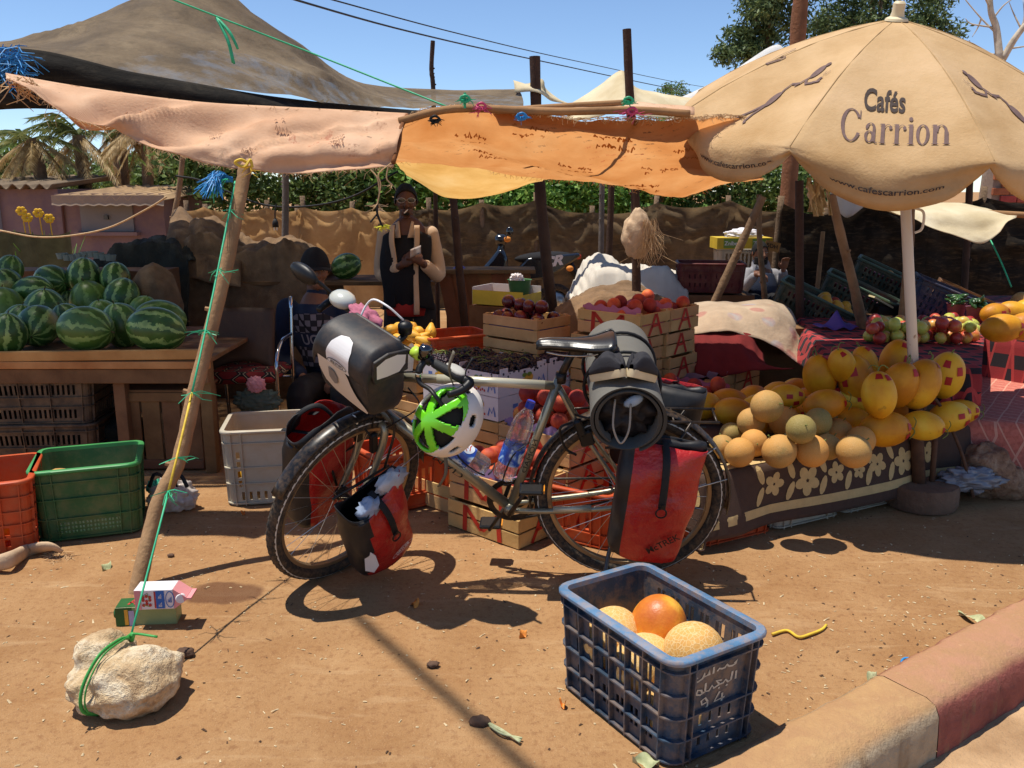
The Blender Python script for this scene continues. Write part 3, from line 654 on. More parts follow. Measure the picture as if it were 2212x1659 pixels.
for pts in ([(1375, 256, 3.86), (1330, 300, 4.25), (1260, 345, 4.6), (1130, 352, 4.9)],):
    P = catmull([D(*p)-V((0, .0, .012)) for p in pts], 8); b.tube(P, .010, 6)
b.build('seam', SEAM, ow, smooth=True)
b = MB(); P = catmull([D(850, 352, 3.64), D(862, 310, 3.7), D(866, 280, 3.80), D(880, 250, 3.9)], 6); b.tube([p+V((0, -.012, 0)) for p in P], .010, 6); b.build('seam', SEAM, ow, smooth=True)
STICK = M('awning_stick', '#96704a', .9, .3, 6, .6, 40)
b = MB(); b.tube(catmull([D(862, 262, 3.84), D(985, 235, 3.82), D(1200, 241, 3.82), D(1368, 238, 3.84), D(1490, 246, 3.84)], 6), .016, 8); b.build('edge_stick', STICK, ow, smooth=True)
b = MB(); b.tube(catmull([D(1070, 240, 3.9), D(1200, 231, 3.95), D(1350, 222, 4.0)], 6), .014, 8); b.build('edge_stick', STICK, ow, smooth=True)
cloth('sack_cloth', [[(u, v, 3.86) for u, v in ((1060, 243), (1200, 245), (1360, 244), (1500, 250))], [(u, v, 4.05) for u, v in ((1070, 234), (1200, 230), (1360, 222), (1500, 228))]], 8, 3, PEACH, None, None, lambda p, i, j: .012*fbm((p.x*5, p.y*5, 0), 1, 2), parent=ow)
cloth('inner_awning', [[(u, v, 5.25) for u, v in zip((850, 940, 1020, 1110, 1185), (345, 345, 348, 360, 384))], [(u, v, 5.7) for u, v in zip((865, 940, 1015, 1100, 1175), (365, 392, 400, 396, 388))], [(u, v, 6.2) for u, v in zip((880, 945, 1010, 1090, 1165), (380, 420, 430, 416, 393))]], 8, 8, ORANGE2,
    'sagging yellow-orange inner cloth above the standing man', 'awning', lambda p, i, j: .012*fbm((p.x*4, p.y*4, 0), 1, 3), solid=0)
cloth('cream_tarpaulin', [[D(u, v, y) for u, v, y in ((1110, 178, 7.6), (1165, 172, 7.5), (1185, 190, 7.5), (1230, 220, 7.6))], [D(u, v, y) for u, v, y in ((1112, 195, 7.4), (1160, 205, 7.35), (1190, 222, 7.4), (1235, 235, 7.4))]], 6, 5, CREAM, 'folded cream cloth draped by the stout dark post top', 'cloth', lambda p, i, j: .03*sin(p.z*40+p.x*18), seed=1)
cloth('cream_tarpaulin', [[D(u, v, y) for u, v, y in ((1225, 228, 7.5), (1290, 190, 7.3), (1342, 150, 7.2), (1375, 188, 7.2), (1440, 205, 7.3), (1510, 215, 7.5))], [D(u, v, y) for u, v, y in ((1225, 262, 6.9), (1290, 252, 6.8), (1345, 236, 6.7), (1380, 250, 6.7), (1440, 255, 6.8), (1510, 262, 7.0))]], 8, 6, CREAM, 'pointed cream sheet rising behind the awning', 'cloth', lambda p, i, j: .012*fbm((p.x*4, p.z*6, 0), 1, 3))
cloth('white_tarpaulin', [[D(u, v, y) for u, v, y in ((1440, 225, 8.5), (1550, 172, 8.4), (1665, 100, 8.3), (1700, 112, 8.4), (1760, 160, 8.6))], [D(u, v, y) for u, v, y in ((1440, 270, 8.3), (1550, 262, 8.2), (1665, 240, 8.1), (1720, 240, 8.2), (1780, 250, 8.3))]], 8, 6, WHITE, 'white tarpaulin peak showing left of the umbrella', 'tarpaulin', lambda p, i, j: .02*fbm((p.x*2, p.z*3, 0), 1, 3))
cloth('white_tarpaulin', [[D(u, v, y) for u, v, y in ((1790, 380, 7.2), (1860, 400, 7.0), (1890, 425, 7.0))], [D(u, v, y) for u, v, y in ((1795, 440, 7.3), (1830, 470, 7.1), (1885, 432, 7.0))]], 8, 6, WHITE, 'torn white plastic sheet hanging under the umbrella', 'tarpaulin', lambda p, i, j: .03*fbm((p.x*4, p.z*5, 0), 1, 3))
cloth('cream_awning', [[D(u, v, 6.4) for u, v in ((1888, 440), (1960, 436), (2050, 438), (2120, 448), (2198, 462))], [D(u, v, 6.1) for u, v in ((1890, 447), (1960, 452), (2050, 460), (2120, 466), (2195, 468))], [D(u, v, 6.0) for u, v in ((1905, 452), (1970, 470), (2050, 490), (2115, 500), (2190, 472))], [D(u, v, 5.95) for u, v in ((1930, 458), (1985, 478), (2060, 508), (2125, 526), (2180, 478))]], 8, 6, CREAM,
      'ragged cream sheet sagging under the right side of the umbrella', 'awning', lambda p, i, j: .02*fbm((p.x*3, p.z*7, 0), 1, 3))
b = MB(); b.tube(catmull([D(1888, 443, 6.42), D(2050, 455, 6.35), D(2240, 466, 6.3)], 5), .022, 7); tag(b.build('wooden_rail', STICK, smooth=True), 'pale wooden rail carrying the ragged cream sheet', 'rail')
# ================================================================== frayed threads and strings
def twine(name, pts, r, mat, label, cat='string', parent=None, k=8):
    b = MB(); b.tube(catmull([D(*p) if not isinstance(p, Vector) else p for p in pts], k), r, 5)
    o = b.build(name, mat, parent, smooth=True)
    if label: tag(o, label, cat)
    return o
GRN = M('green_twine', '#2fae7c', .5, .2, 30, .2, 90, spec=.5); GRN2 = M('leaf_green_twine', '#3f9a48', .5, .2, 30, .2, 90); YLW = M('yellow_twine', '#d8b53a', .6, .2, 30, .2, 90); BLU = M('blue_twine', '#2f86c4', .5, .2, 30, .2, 90); PNK = M('pink_twine', '#c64a70', .5, .2, 30, .2, 90); BEI = M('beige_twine', '#c9a77c', .8, .2, 30, .2, 90); BLK = M('black_cord', '#1c1b1b', .7, .2, 30, .1); TAN = M('tan_rope', '#b3884f', .8, .2, 30, .2)
def tuft(b, P, n, L, rng, down=.7, r=.0016, spread=1.0):
    for _ in range(n):
        d = V((rng.gauss(0, spread), rng.gauss(0, .5*spread), -abs(rng.gauss(down, .4)))).normalized(); l = L*rng.uniform(.4, 1.1)
        m = P+d*l*.5+V((rng.gauss(0, .15), rng.gauss(0, .1), rng.gauss(0, .1)))*l
        b.tube([P, m, P+d*l+V((rng.gauss(0, .2), 0, 0))*l], [r, r, r*.6], 3, caps=False)
rng = random.Random(21)
ss = thing('tether_string', 'green and yellow string running from the front pole down to the big rock', 'string', D(400, 900, 3.2))
PT = D(508, 392, 3.56); KNOT = V((-1.135, 2.385, .172))
sp = [PT.lerp(KNOT, k/14)+V((0, 0, -.06*sin(pi*k/14))) for k in range(15)]
b = MB(); b.tube(sp[:8], .004, 6); b.tube(sp[10:], .0035, 6); b.build('green_string', GRN, ss, smooth=True)
b = MB(); b.tube(sp[7:11], .0045, 6); b.build('yellow_string', YLW, ss, smooth=True)
b = MB()
for k, n in ((1, 6), (3, 8), (5, 14), (7, 6), (9, 6), (10, 8)): tuft(b, sp[k], n, .07, rng, .1, .0018)
tag(b.build('loose_ends', GRN, ss), kind='stuff')
tb = thing('string_tuft', 'frayed bundle of blue and green twine tied to the top of the front pole', 'string', D(480, 395, 3.5))
b = MB()
for _ in range(150):
    a = D(498+rng.uniform(-6, 6), 388+rng.uniform(-6, 6), 3.55); e = D(455+rng.gauss(0, 16), 400+rng.gauss(8, 12), 3.5+rng.gauss(0, .03)); m = D(470+rng.gauss(0, 6), 380+rng.gauss(0, 4), 3.5); b.tube(catmull([a, m, e], 3), .0017, 3, caps=False)
b.build('blue_strands', BLU, tb)
b = MB()
for _ in range(40):
    a = D(498, 390, 3.55); e = D(460+rng.gauss(0, 10), 414+rng.gauss(0, 10), 3.5); b.tube(catmull([a, D(468+rng.gauss(0, 8), 388, 3.49), e], 3), .0018, 3, caps=False)
b.build('green_strands', GRN, tb)
b = MB(); b.tube(catmull([D(536, 352, 3.50), D(520, 345, 3.48), D(508, 352, 3.48), D(528, 360, 3.48), D(540, 345, 3.5), D(545, 362, 3.5)], 5), .006, 5); tuft(b, D(541, 358, 3.5), 8, .05, rng); b.build('yellow_knot', YLW, tb)
lk = thing('guy_string', 'long green string slanting down across the dark tarpaulin', 'string', D(600, 100, 4.2)); b = MB(); GS = [D(330, -18, 4.0), D(480, 40, 4.05), D(700, 125, 4.08), D(985, 238, 3.9)]
b.tube(catmull(GS, 8), .004, 5); b.build('string', GRN, lk, smooth=True)
b = MB(); a = D(468, 38, 4.05)
for e in ((514, 106), (506, 138), (512, 100), (503, 136)): b.tube(catmull([a, D((468+e[0])/2+6, (38+e[1])/2, 4.02), D(*e, 4.02)], 4), [.007, .005], 4)
b.build('hanging_end', GRN, lk, smooth=True)
def on_grid(GR, a0, b0, sx, sy, off):
    n_, m_ = len(GR)-1, len(GR[0])-1
    def f(x, y):
        i = min(n_-.01, max(0, (a0+x*sx)*n_)); j = min(m_-.01, max(0, (b0-y*sy)*m_)); a, c = int(i), int(j); p, q = i-a, j-c
        P = V(GR[a][c]).lerp(V(GR[a+1][c]), p).lerp(V(GR[a][c+1]).lerp(V(GR[a+1][c+1]), p), q); return P+V(off)
    return f
def tag_stuff(*a): return tag(decal(*a), kind='stuff')
STP = M('faded_stamp', '#ab8468', .9, .3, 60, 0, transl=.25); STO = M('orange_stamp', '#b3763c', .9, .3, 60, 0, transl=.62)
def smear(n, seed):
    r = random.Random(seed); return merge2d(*[strokes([[(x, y+r.uniform(0, .5)), (x+.2, y+r.uniform(.3, .9)), (x+r.uniform(.2, .5), y+r.uniform(0, .8)), (x+.5, y+.4)]], r.uniform(.14, .28)) for y in (0, 1.1) for x in [k*.7+r.uniform(0, .3) for k in range(n)] if r.random() < .85])
for k, (a, c, w, h_) in enumerate(((.26, .62, .012, .10), (.33, .40, .010, .09), (.50, .55, .008, .07), (.66, .45, .012, .11), (.80, .60, .010, .08), (.58, .78, .008, .06))): tag_stuff('stamp', smear(6, k), on_grid(PG, a, c, w, h_, (0, -.010, .008)), STP, aw, .3)
for k, (a, c, w, h_) in enumerate(((.16, .3, .016, .05), (.3, .2, .02, .05), (.42, .45, .018, .05), (.52, .25, .02, .06), (.62, .5, .02, .05), (.72, .3, .018, .06), (.82, .55, .02, .05), (.35, .65, .02, .05), (.55, .72, .02, .06), (.2, .6, .016, .05))): tag_stuff('stamp', smear(7, 20+k), on_grid(OG, a, c, w, h_, (0, 0, -.006)), STO, ow, .3)
fr = MB()
for i in range(0, len(PG)):
    for _ in range(2):
        P = V(PG[i][-1])
        if rng.random() < .8: tuft(fr, P, 2, .024 if rng.random() < .95 else .10, rng, .9, .0009)
        if rng.random() < .5: tuft(fr, V(PG[i][0]), 2, .03, rng, -.6, .0013)
tag(fr.build('frayed_threads', BEI, aw), kind='stuff')
fr = MB()
for i in range(len(OG)):
    for _ in range(4): tuft(fr, V(OG[i][0])+V((rng.uniform(-.03, .03), 0, .01)), 2, .035, rng, .2, .0013)
    tuft(fr, V(OG[i][-1]), 2, .03, rng, .8, .0012)
tag(fr.build('frayed_threads', BEI, ow), kind='stuff')
hs = thing('dangling_string', 'beige and white strings dangling in front of the standing man', 'string', D(815, 420, 3.6)); b = MB()
for pts in ([(845, 352, 3.6), (818, 375, 3.6), (822, 400, 3.6), (815, 440, 3.6)], [(800, 366, 3.6), (815, 385, 3.6), (820, 420, 3.6)], [(838, 360, 3.6), (835, 385, 3.6), (848, 400, 3.6)]): b.tube(catmull([D(*p) for p in pts], 6), .003, 5)
tuft(b, D(815, 440, 3.6), 10, .06, rng); tuft(b, D(845, 398, 3.6), 8, .04, rng); b.build('strings', BEI, hs)
b = MB(); b.tube(catmull([D(815, 440, 3.6), D(815, 462, 3.6), D(826, 490, 3.6)], 5), .005, 5); b.tube(catmull([D(815, 462, 3.6), D(800, 480, 3.6)], 4), .004, 5); b.build('dark_ends', BLK, hs)
b = MB(); tuft(b, D(827, 488, 3.6), 40, .035, rng, .2, .002); b.build('yellow_tuft', M('lemon_tuft', '#d9cf3a', .6, .1, 9, 0), hs)
for (u, v), m, nm, lb in (((1005, 214), GRN, 'g', 'green twine knot standing up on the awning edge'), ((1040, 230), PNK, 'p', 'pink twine tied on the awning edge beside the green knot'), ((1127, 252), BLU, 'b', 'blue twine knot hanging from the awning stick'), ((1365, 240), PNK, 'q', 'pink frayed twine tied round the tall dark post'), ((1357, 218), GRN, 'r', 'green and yellow twine wrapped round the tall dark post'), ((940, 258), BLK, 's', 'black cord knot at the left end of the awning stick')):
    b = MB(); c = D(u, v, 3.78); tuft(b, c, 26, .06 if nm in 'qp' else .04, rng, .3, .0022, 1.3)
    for k in range(4): b.tube(catmull([c+V((.02*cos(a+k), -.012, .014*sin(a+k))) for a in (0, 1.5, 3, 4.5, 6)], 4), .0045, 5)
    if nm == 'g': b.tube([D(1004, 234, 3.78), D(1004, 200, 3.78)], .006, 5)
    tag(b.build('twine_knot', m), lb, 'twine')
b = MB(); c = D(18, 130, 4.1)
for _ in range(90): tuft(b, D(rng.uniform(-5, 45), rng.uniform(95, 160), 4.05), 1, .12, rng, .5, .0025)
tag(b.build('twine_knot', BLU), 'blue twine tangle at the top left corner of the dark tarpaulin', 'twine')
b = MB()
for _ in range(40): tuft(b, D(rng.uniform(15, 75), rng.uniform(165, 200), 3.7), 1, .10, rng, .8, .0022)
tag(b.build('twine_knot', BEI), 'frayed straw-coloured ties at the left end of the peach flap', 'twine')
twine('electric_flex', [(380, 380, 8.6), (440, 392, 8.6), (560, 440, 8.6), (660, 446, 8.6), (760, 425, 8.6), (860, 370, 8.6)], .010, BLK, 'black electric flex strung between posts in front of the tan fence', 'cable')
pl = thing('hanging_plug', 'black electric plug hanging on its flex before the tan fence', 'plug', D(595, 480, 8.55)); b = MB(); b.tube(catmull([D(597, 440, 8.56), D(594, 460, 8.55), D(595, 478, 8.55)], 4), .007, 5); b.build('flex', BLK, pl)
b = MB(); c = D(595, 484, 8.55); b.tube([c+V((0, 0, .05)), c+V((0, 0, .02)), c+V((0, 0, -.03))], [.012, .028, .032], 8); b.build('plug_body', BLK, pl, smooth=True)
b = MB(); [b.tube([c+V((s*.012, 0, -.03)), c+V((s*.012, 0, -.06))], .004, 5) for s in (-1, 1)]; b.build('pins', M('pin_steel', '#bbbbbb', .3, .1, 9, 0, metal=1), pl)
twine('slack_rope', [(0, 498, 8.8), (80, 512, 8.8), (160, 508, 8.8), (240, 490, 8.8), (320, 450, 8.8), (360, 425, 8.8)], .009, BEI, 'slack pale rope strung in front of the kiosk', 'rope')
twine('green_string', [(2130, 500, 6.5), (2160, 560, 6.3), (2185, 620, 6.2)], .006, GRN, 'thin green string slanting down at the right edge', 'string')
# ================================================================== umbrella
UC = V((1.6891, 4.2050, 1.8132)); UR = .94; UN = V((.004, -.2698, 1)).normalized(); UX = V((0, 1, 0)).cross(UN).normalized(); UY = UN.cross(UX); UPHI = -3.0622; UH = .398
UCL = sack_mat('umbrella_cloth', '#d6b384', '#c09a69', '#e2c094', .22, '#e0b878', prints=False)
um = thing('umbrella', 'large faded tan market umbrella printed with coffee advertising', 'umbrella', (1.93, 3.9, 0))
def usurf(s, w):
    k = s % 1; a = UPHI+s*pi/4; pan = sin(pi*k)
    flat = cos(pi/8)/cos((k-.5)*pi/4)
    if w <= 1:
        r = w*(1-(1-flat)*(.9 if w > .2 else .9*w/.2)); z = UH*(1-w)**1.0*(1+.55*w)-.045*pan*sin(pi*w*.9)*w
        z += .010*fbm((s*1.3, w*3, 5), 1.2, 3)*w
        P = UC+(UX*cos(a)+UY*sin(a))*r*UR+UN*z
    else:
        e = (w-1); r = 1-(1-flat)*.9; r += .055*sin(min(1, e*2.2)*pi*.6)*pan-.02*e*e
        drop = (.155*pan**.72+.03)*e
        P = UC+(UX*cos(a)+UY*sin(a))*(r+.016*fbm((s*3, w*3, 1), 1, 2))*UR+UN*(-.045*pan*sin(pi*.9)*1-drop*.10)-V((0, 0, drop*.92))
        P += (UX*cos(a)+UY*sin(a))*.02*sin(s*22)*e*(1-pan)
    return P
b = MB(); NS = 24
vs = []; ws = [0.02, .12, .24, .36, .48, .60, .70, .80, .88, .95, 1.0, 1.1, 1.25, 1.4, 1.6, 1.8, 2.0]
for i in range(8*NS):
    for w in ws: vs.append(usurf(i/NS, w))
m = len(ws); b.add(vs, [(i*m+j, ((i+1) % (8*NS))*m+j, ((i+1) % (8*NS))*m+j+1, i*m+j+1) for i in range(8*NS) for j in range(m-1)])
can = b.build('canopy', UCL, um, smooth=True, solid=.003)
b = MB()
for k in range(8): b.tube([usurf(k, w)+UN*.002 for w in (.03, .2, .4, .6, .8, 1.0)], .0028, 4)
b.build('seam', M('umbrella_seam', '#a98a60', .9, .15, 9, 0), can)
RIBM = M('white_rib', '#d8d2c8', .5, .1, 9, 0)
for k in range(8):
    b = MB(); b.tube([UC+UN*(UH-.03)]+[usurf(k, w)-UN*.012 for w in (.3, .6, .98)], .006, 5); b.build('rib', RIBM, um, smooth=True)
hub = UC+UN*UH; FR = frame(UN)
b = MB(); b.lathe([(0, .075), (.018, .074), (.026, .065), (.026, .03), (.030, .012), (.046, .004), (.05, -.006), (0.0, -.008)], hub, FR, 16); b.build('finial', M('cream_plastic', '#d9c9a4', .5, .12, 9, .05), um, smooth=True, angle=radians(40))
PB = V((1.935, 3.93, .02)); PM = PB.lerp(hub, .42)
def pole_mat():
    q = N('rusty_white_pole'); q.set(Roughness=.5); sp = q.n('SeparateXYZ'); q.l(q.tc(), sp.inputs[0])
    nz = q.noise(14, 5, .7, q.mapped((1, 1, .6))); f = q.math('ADD', q.math('MULTIPLY', q.math('SUBTRACT', nz, .5), 2.4), q.math('SUBTRACT', 1.05, sp.outputs[2]))
    q.color(q.mix(q.ramp(f, [(.45, .0), (.6, .85)]), '#d6cbbb', '#7c563c')); q.bump(nz, .2, .003); return q.m
b = MB(); b.tube([PB.lerp(hub, k) for k in (.235, .5, .99)], .0235, 14); b.build('pole', pole_mat(), um, smooth=True)
RUST = M('rusty_steel', '#4e3526', .8, .35, 12, .4, 60, c2='#6b4a34')
b = MB(); b.tube([PB, PB.lerp(hub, .26)], .030, 14); b.tube([PB+V((.06, .02, 0)), PB+V((.05, .03, .42))], .014, 8); b.tube(catmull([PB.lerp(hub, .2)+V((.03, 0, 0)), PB.lerp(hub, .21)+V((.10, .02, .03)), PB+V((.17, .02, .26)), PB+V((.24, -.02, .03))], 6), .008, 6); sk = b.build('socket', RUST, um, smooth=True)
b = MB(); b.tube(catmull([PB.lerp(hub, .17)+V((.035*cos(a), .035*sin(a), .01*a)) for a in (0, 1.5, 3, 4.5, 6, 7.5, 9)], 4), .006, 5); b.build('wire_tie', RUST, sk)
CONC = M('dirty_concrete', '#6e5240', .95, .3, 7, .7, 50, c2='#836550', bdist=.012)
b = MB(); b.lathe([(0, .115), (.12, .118), (.158, .112), (.167, .095), (.168, .03), (.160, .005), (.12, 0.0), (0, 0)], (1.945, 3.955, .0), None, 32); b.build('base', CONC, um, smooth=True, angle=radians(35))
b = MB(); hk = PB.lerp(hub, .60); b.tube(catmull([hk+V((.02, -.02, .06)), hk+V((.06, -.03, .04)), hk+V((.06, -.03, -.03)), hk+V((.03, -.03, -.05))], 5), .006, 6); b.build('catch', RIBM, um)
INK = M('umbrella_ink', '#6b5550', .85, .25, 40, .1); INKD = M('umbrella_ink_dark', '#3f342f', .85, .3, 40, .1)
def carrion():
    h = 1.0; T = .23; it = []; x = 0
    it += [ring2(.62, .78, .62, .86, .40, .80, .55, 2*pi-.50), rect2(1.10, 1.18, 1.16, 1.62)]; x = 1.42                  # C
    def stem(x0, hh=h): return [rect2(x0, 0, x0+T, hh), rect2(x0-.08, 0, x0+T+.08, .035)]
    it += [ring2(x+.30, .28, .30, .29, .13, .24), rect2(x+.48, .05, x+.66, .72), ring2(x+.36, .70, .30, .30, .12, .26, 0, pi*.95), rect2(x+.62, .0, x+.78, .05), rect2(x+.06, .66, x+.20, .82)]; x += .98   # a
    for _ in range(2): it += stem(x)+[rect2(x-.08, .94, x+.02, .975), ring2(x+.42, .62, .25, .36, .20, .33, .5, pi), ring2(x+.56, .80, .10, .10, 0, 0)]; x += .82    # r r
    it += stem(x)+[rect2(x-.08, .94, x+.02, .975), ring2(x+.10, 1.32, .12, .12, 0, 0)]; x += .42                            # i
    it += [ring2(x+.36, .49, .38, .51, .19, .46)]; x += .92                                                            # o
    it += stem(x)+[rect2(x-.08, .94, x+.02, .975), ring2(x+.46, .60, .35, .39, .17, .36, 0, pi)]+stem(x+.62, .62); x += .95
    vs, fs = merge2d(*it); return [(a-x/2, c) for a, c in vs], fs
def on_panel(s0, w0, sx, sy, off=.006, tilt=0.0):
    ct, st_ = cos(tilt), sin(tilt)
    def f(x, y):
        x, y = x*ct-y*st_, x*st_+y*ct
        w = w0-y*sy; r = max(.15, min(w, 1.0)); s = s0+x*sx/r
        e = 1e-3; P = usurf(s, w); nn = (usurf(s+e, w)-P).cross(usurf(s, w+e)-P).normalized()
        if nn.dot(V((0, -1, .6))) < 0: nn = -nn
        return P+nn*off
    return f
m1 = xf2d(carrion(), .070, .060); t1 = xf2d(text_mesh('Cafés', .2, .004), .40, .52, -.035, .134)
decal('lettering', m1, on_panel(1.52, .93, 1.27, 1.75), INK, can, .04)
decal('lettering', t1, on_panel(1.50, .93, 1.27, 1.75), INKD, can, .04)
for sp_, ww, sc in ((1.50, 1.62, .050), (.62, 1.62, .050)):
    decal('lettering', text_mesh('www.cafescarrion.com', sc, .0008), on_panel(sp_, ww, 1.22, 3.2, .008), INKD, can, .03)
def waiter(flip=1):
    it = [ring2(.10, .62, .065, .095, 0, 0), ring2(.13, .73, .035, .03, 0, 0), strokes([[(.08, .54), (.02, .44), (-.02, .40)], [(.02, .44), (-.10, .42), (-.12, .34), (-.10, .28)], [(.06, .50), (.14, .44), (.26, .46)], [(.22, .46), (.34, .48)]], .030), ring2(-.12, .20, .060, .105, 0, 0),
          strokes([[(-.13, .14), (-.24, .02), (-.34, -.08), (-.40, -.10)], [(-.12, .12), (-.18, -.02), (-.17, -.12), (-.13, -.15)]], .036), rect2(.27, .49, .32, .54), strokes([[(.27, .57), (.26, .62)], [(.31, .57), (.32, .63)]], .008)]
    vs, fs = merge2d(*it); return [(x*flip, y) for x, y in vs], fs
decal('emblem', xf2d(waiter(), .32, .50), on_panel(.60, .86, 1.27, 1.0), INK, can, .04)
decal('emblem', xf2d(waiter(-1), .32, .50), on_panel(2.42, .87, 1.27, 1.0), INK, can, .04)
decal('lettering', xf2d(carrion(), .05, .085), on_panel(-.30, .60, 1.27, 1.0), INK, can, .05)
sn, _ = cloth('shade_net', [[V((x, y, 2.02+.10*sin(x*2+y))) for x in ((1.5, 1.7, 1.95, 2.2, 2.4) if y < 6.8 else (1.5, 2.2, 3.0, 3.8, 4.6))] for y in (5.15, 5.9, 6.6, 7.0, 8.9)], 8, 8, NETB, 'black shade net roof over the right-hand fruit stall', 'tarpaulin', lambda p, i, j: .03*fbm((p.x*2, p.y*2, 0), 1, 3))  # out-of-view net added to keep sun off the right-hand stall
b = MB(); rng = random.Random(3)
for i in range(14):
    u = 1740+rng.uniform(0, 55); v0 = 385+rng.uniform(-10, 20); l = rng.uniform(30, 75); y = 4.75+rng.uniform(-.2, .2); w = rng.uniform(4, 12)
    P = [D(u+rng.uniform(-6, 6), v0+l*k, y) for k in (0, .3, .6, 1)]; b.grid(lambda i_, j: (lambda p: (p.x+(j-.5)*w*mpp(y), p.y+.02*sin(j*6+i_*5), p.z))(P[min(3, round(i_*3))]), 3, 3)
tag(b.build('torn_cloth', CREAM, smooth=True, solid=.002), 'torn beige cloth shreds hanging under the umbrella beside the leaning post', 'cloth')
# ================================================================== touring bicycle and its luggage
LEAN = radians(11.5); BYAW = radians(-3.0)
BROOT = V((.440, 3.175, .003)); BROT = (-LEAN, 0, pi+BYAW)
BM = Matrix.Translation(BROOT) @ Matrix.Rotation(BROT[2], 4, 'Z') @ Matrix.Rotation(BROT[0], 4, 'X')
def bthing(name, label, cat, base):
    base = V(base); t = thing(name, label, cat, BM @ base, rot=BROT);
    OFF[t.name] = Matrix.Translation(-base); return t
OFF = {}
HT = V((.872, 0, .865)); HB = V((.925, 0, .68)); FA = V((1.075, 0, .355)); RA = V((0, 0, .355)); BB = V((.445, 0, .295)); SCL = V((.275, 0, .80))
STEER = radians(53); SAX = (HT-HB).normalized()
ST = Matrix.Translation(HB) @ Matrix.Rotation(STEER, 4, SAX) @ Matrix.Translation(-HB)
def nb(t, steer=False):
    b = MB(); b.T = OFF[t.name] @ (ST if steer else Matrix.Identity(4)); return b
bike = bthing('bicycle', 'loaded olive-grey touring bicycle parked on its kickstand in front of the stall', 'bicycle', (0, 0, 0))
FRM = M('frame_paint', '#8b8674', .32, .08, 6, .03, 200, metal=.55, spec=.5, c2='#a19b86'); BLKM = M('black_alloy', '#1b1b1d', .4, .2, 14, .05, 120, metal=.3, dust=.12); RUB = M('tyre_rubber', '#2b2a28', .85, .25, 30, .3, 120, dust=.22); RIMM = M('rim_alloy', '#9b8567', .4, .15, 10, .05, metal=.6, dust=.3); STEEL = M('bare_steel', '#b8b6b0', .28, .1, 10, 0, metal=.95); CHAIN = M('oily_steel', '#4c4741', .45, .2, 30, .3, 200, metal=.8); BPL = M('black_plastic', '#141415', .45, .15, 12, .1, 80); GRIP = M('grip_rubber', '#262729', .7, .15, 20, .3, 150)
YAX = frame((0, 1, 0), (1, 0, 0))
def wheel(nm, c, steer, seed):
    b = nb(bike, steer); b.lathe([(.018, -.05), (.03, -.045), (.03, -.03), (.016, -.02), (.016, .02), (.03, .03), (.03, .045), (.018, .05)], c, YAX, 18); h = b.build(nm, BLKM, bike, smooth=True, world=False, angle=radians(40))
    b = nb(bike, steer); R0 = .328; r = .0265
    b.lathe([(R0+r*cos(a)*1.02, r*sin(a)) for a in [radians(x) for x in range(-150, 151, 20)]], c, YAX, 72); b.build('tyre', RUB, h, smooth=True, world=False)
    b = nb(bike, steer)
    n = 66
    for i in range(n):
        for s in (-1, 1):
            vs = []
            for da, th in ((0, .12), (.035, .75), (.075, 1.15), (.105, 1.12), (.062, .70), (.028, .12)):
                a = 2*pi*i/n+da+(.048 if s > 0 else 0); th *= s
                for rr in (r*.99, r*1.075): vs.append(c+YAX @ V(((R0+rr*cos(th))*cos(a), (R0+rr*cos(th))*sin(a), rr*sin(th))))
            f = [(1, 3, 9, 11), (3, 5, 7, 9)]+[(2*k, 2*((k+1) % 6), 2*((k+1) % 6)+1, 2*k+1) for k in range(6)]; b.add(vs, f)
    tag(b.build('tread', RUB, h, world=False), kind='stuff')
    b = nb(bike, steer); b.lathe([(.308, -.012), (.316, -.0135), (.316, .0135), (.308, .012), (.292, .010), (.288, 0), (.292, -.010), (.308, -.012)], c, YAX, 64); b.build('rim', RIMM, h, smooth=True, world=False, angle=radians(40))
    b = nb(bike, steer); b.lathe([(.342, r*.90), (.3395, r*.97), (.3375, r*.99)], c, YAX, 64); b.lathe([(.342, -r*.90), (.3395, -r*.97), (.3375, -r*.99)], c, YAX, 64); b.build('reflective_stripe', M('reflective_band', '#b9b9b4', .35, .08, 10, 0, spec=.8), h, smooth=True, world=False)
    b = nb(bike, steer)
    for i in range(32):
        a = 2*pi*i/32; s = 1 if i % 2 else -1; a2 = a+(.9 if (i//2) % 2 else -.9)
        b.tube([c+YAX @ V((.290*cos(a), .290*sin(a), 0)), c+YAX @ V((.028*cos(a2), .028*sin(a2), .036*s))], .0011, 4, caps=False)
    tag(b.build('spokes', STEEL, h, world=False), kind='stuff'); return h
wheel('rear_wheel', RA, False, 1); FWH = wheel('front_wheel', FA, True, 2)
def tb_(nm, segs, mat=FRM, steer=False, t=bike, par=None, n=12, smooth=True, k=0):
    b = nb(t, steer)
    for s_ in segs: pts, r = s_; b.tube(catmull(pts, k) if k else pts, r, n)
    return b.build(nm, mat, par or t, smooth=smooth, world=False)
fr_ = tb_('frame', [([HB+V((-.012, 0, .02)), BB], .0195), ([HT+V((.010, 0, -.035)), SCL+V((.004, 0, .0))], .0165), ([BB, SCL+V((-.012, 0, .035))], .0160), ([HB, HT], .020), ([BB+V((0, -.034, 0)), BB+V((0, .034, 0))], .021)])
stays = []
for s in (-1, 1):
    stays += [([BB+V((-.01, s*.025, 0)), V((.30, s*.042, .305)), V((.10, s*.058, .33)), V((.0, s*.066, .355))], (.0105, .011, .0095, .008)), ([SCL+V((-.012, s*.015, -.01)), V((.17, s*.035, .62)), V((.0, s*.066, .37))], (.0085, .0085, .0075))]
tb_('stays', stays, k=5)
tb_('dropout', [([V((.02, s*.066, .37)), V((-.012, s*.066, .338))], .013) for s in (-1, 1)], BLKM)
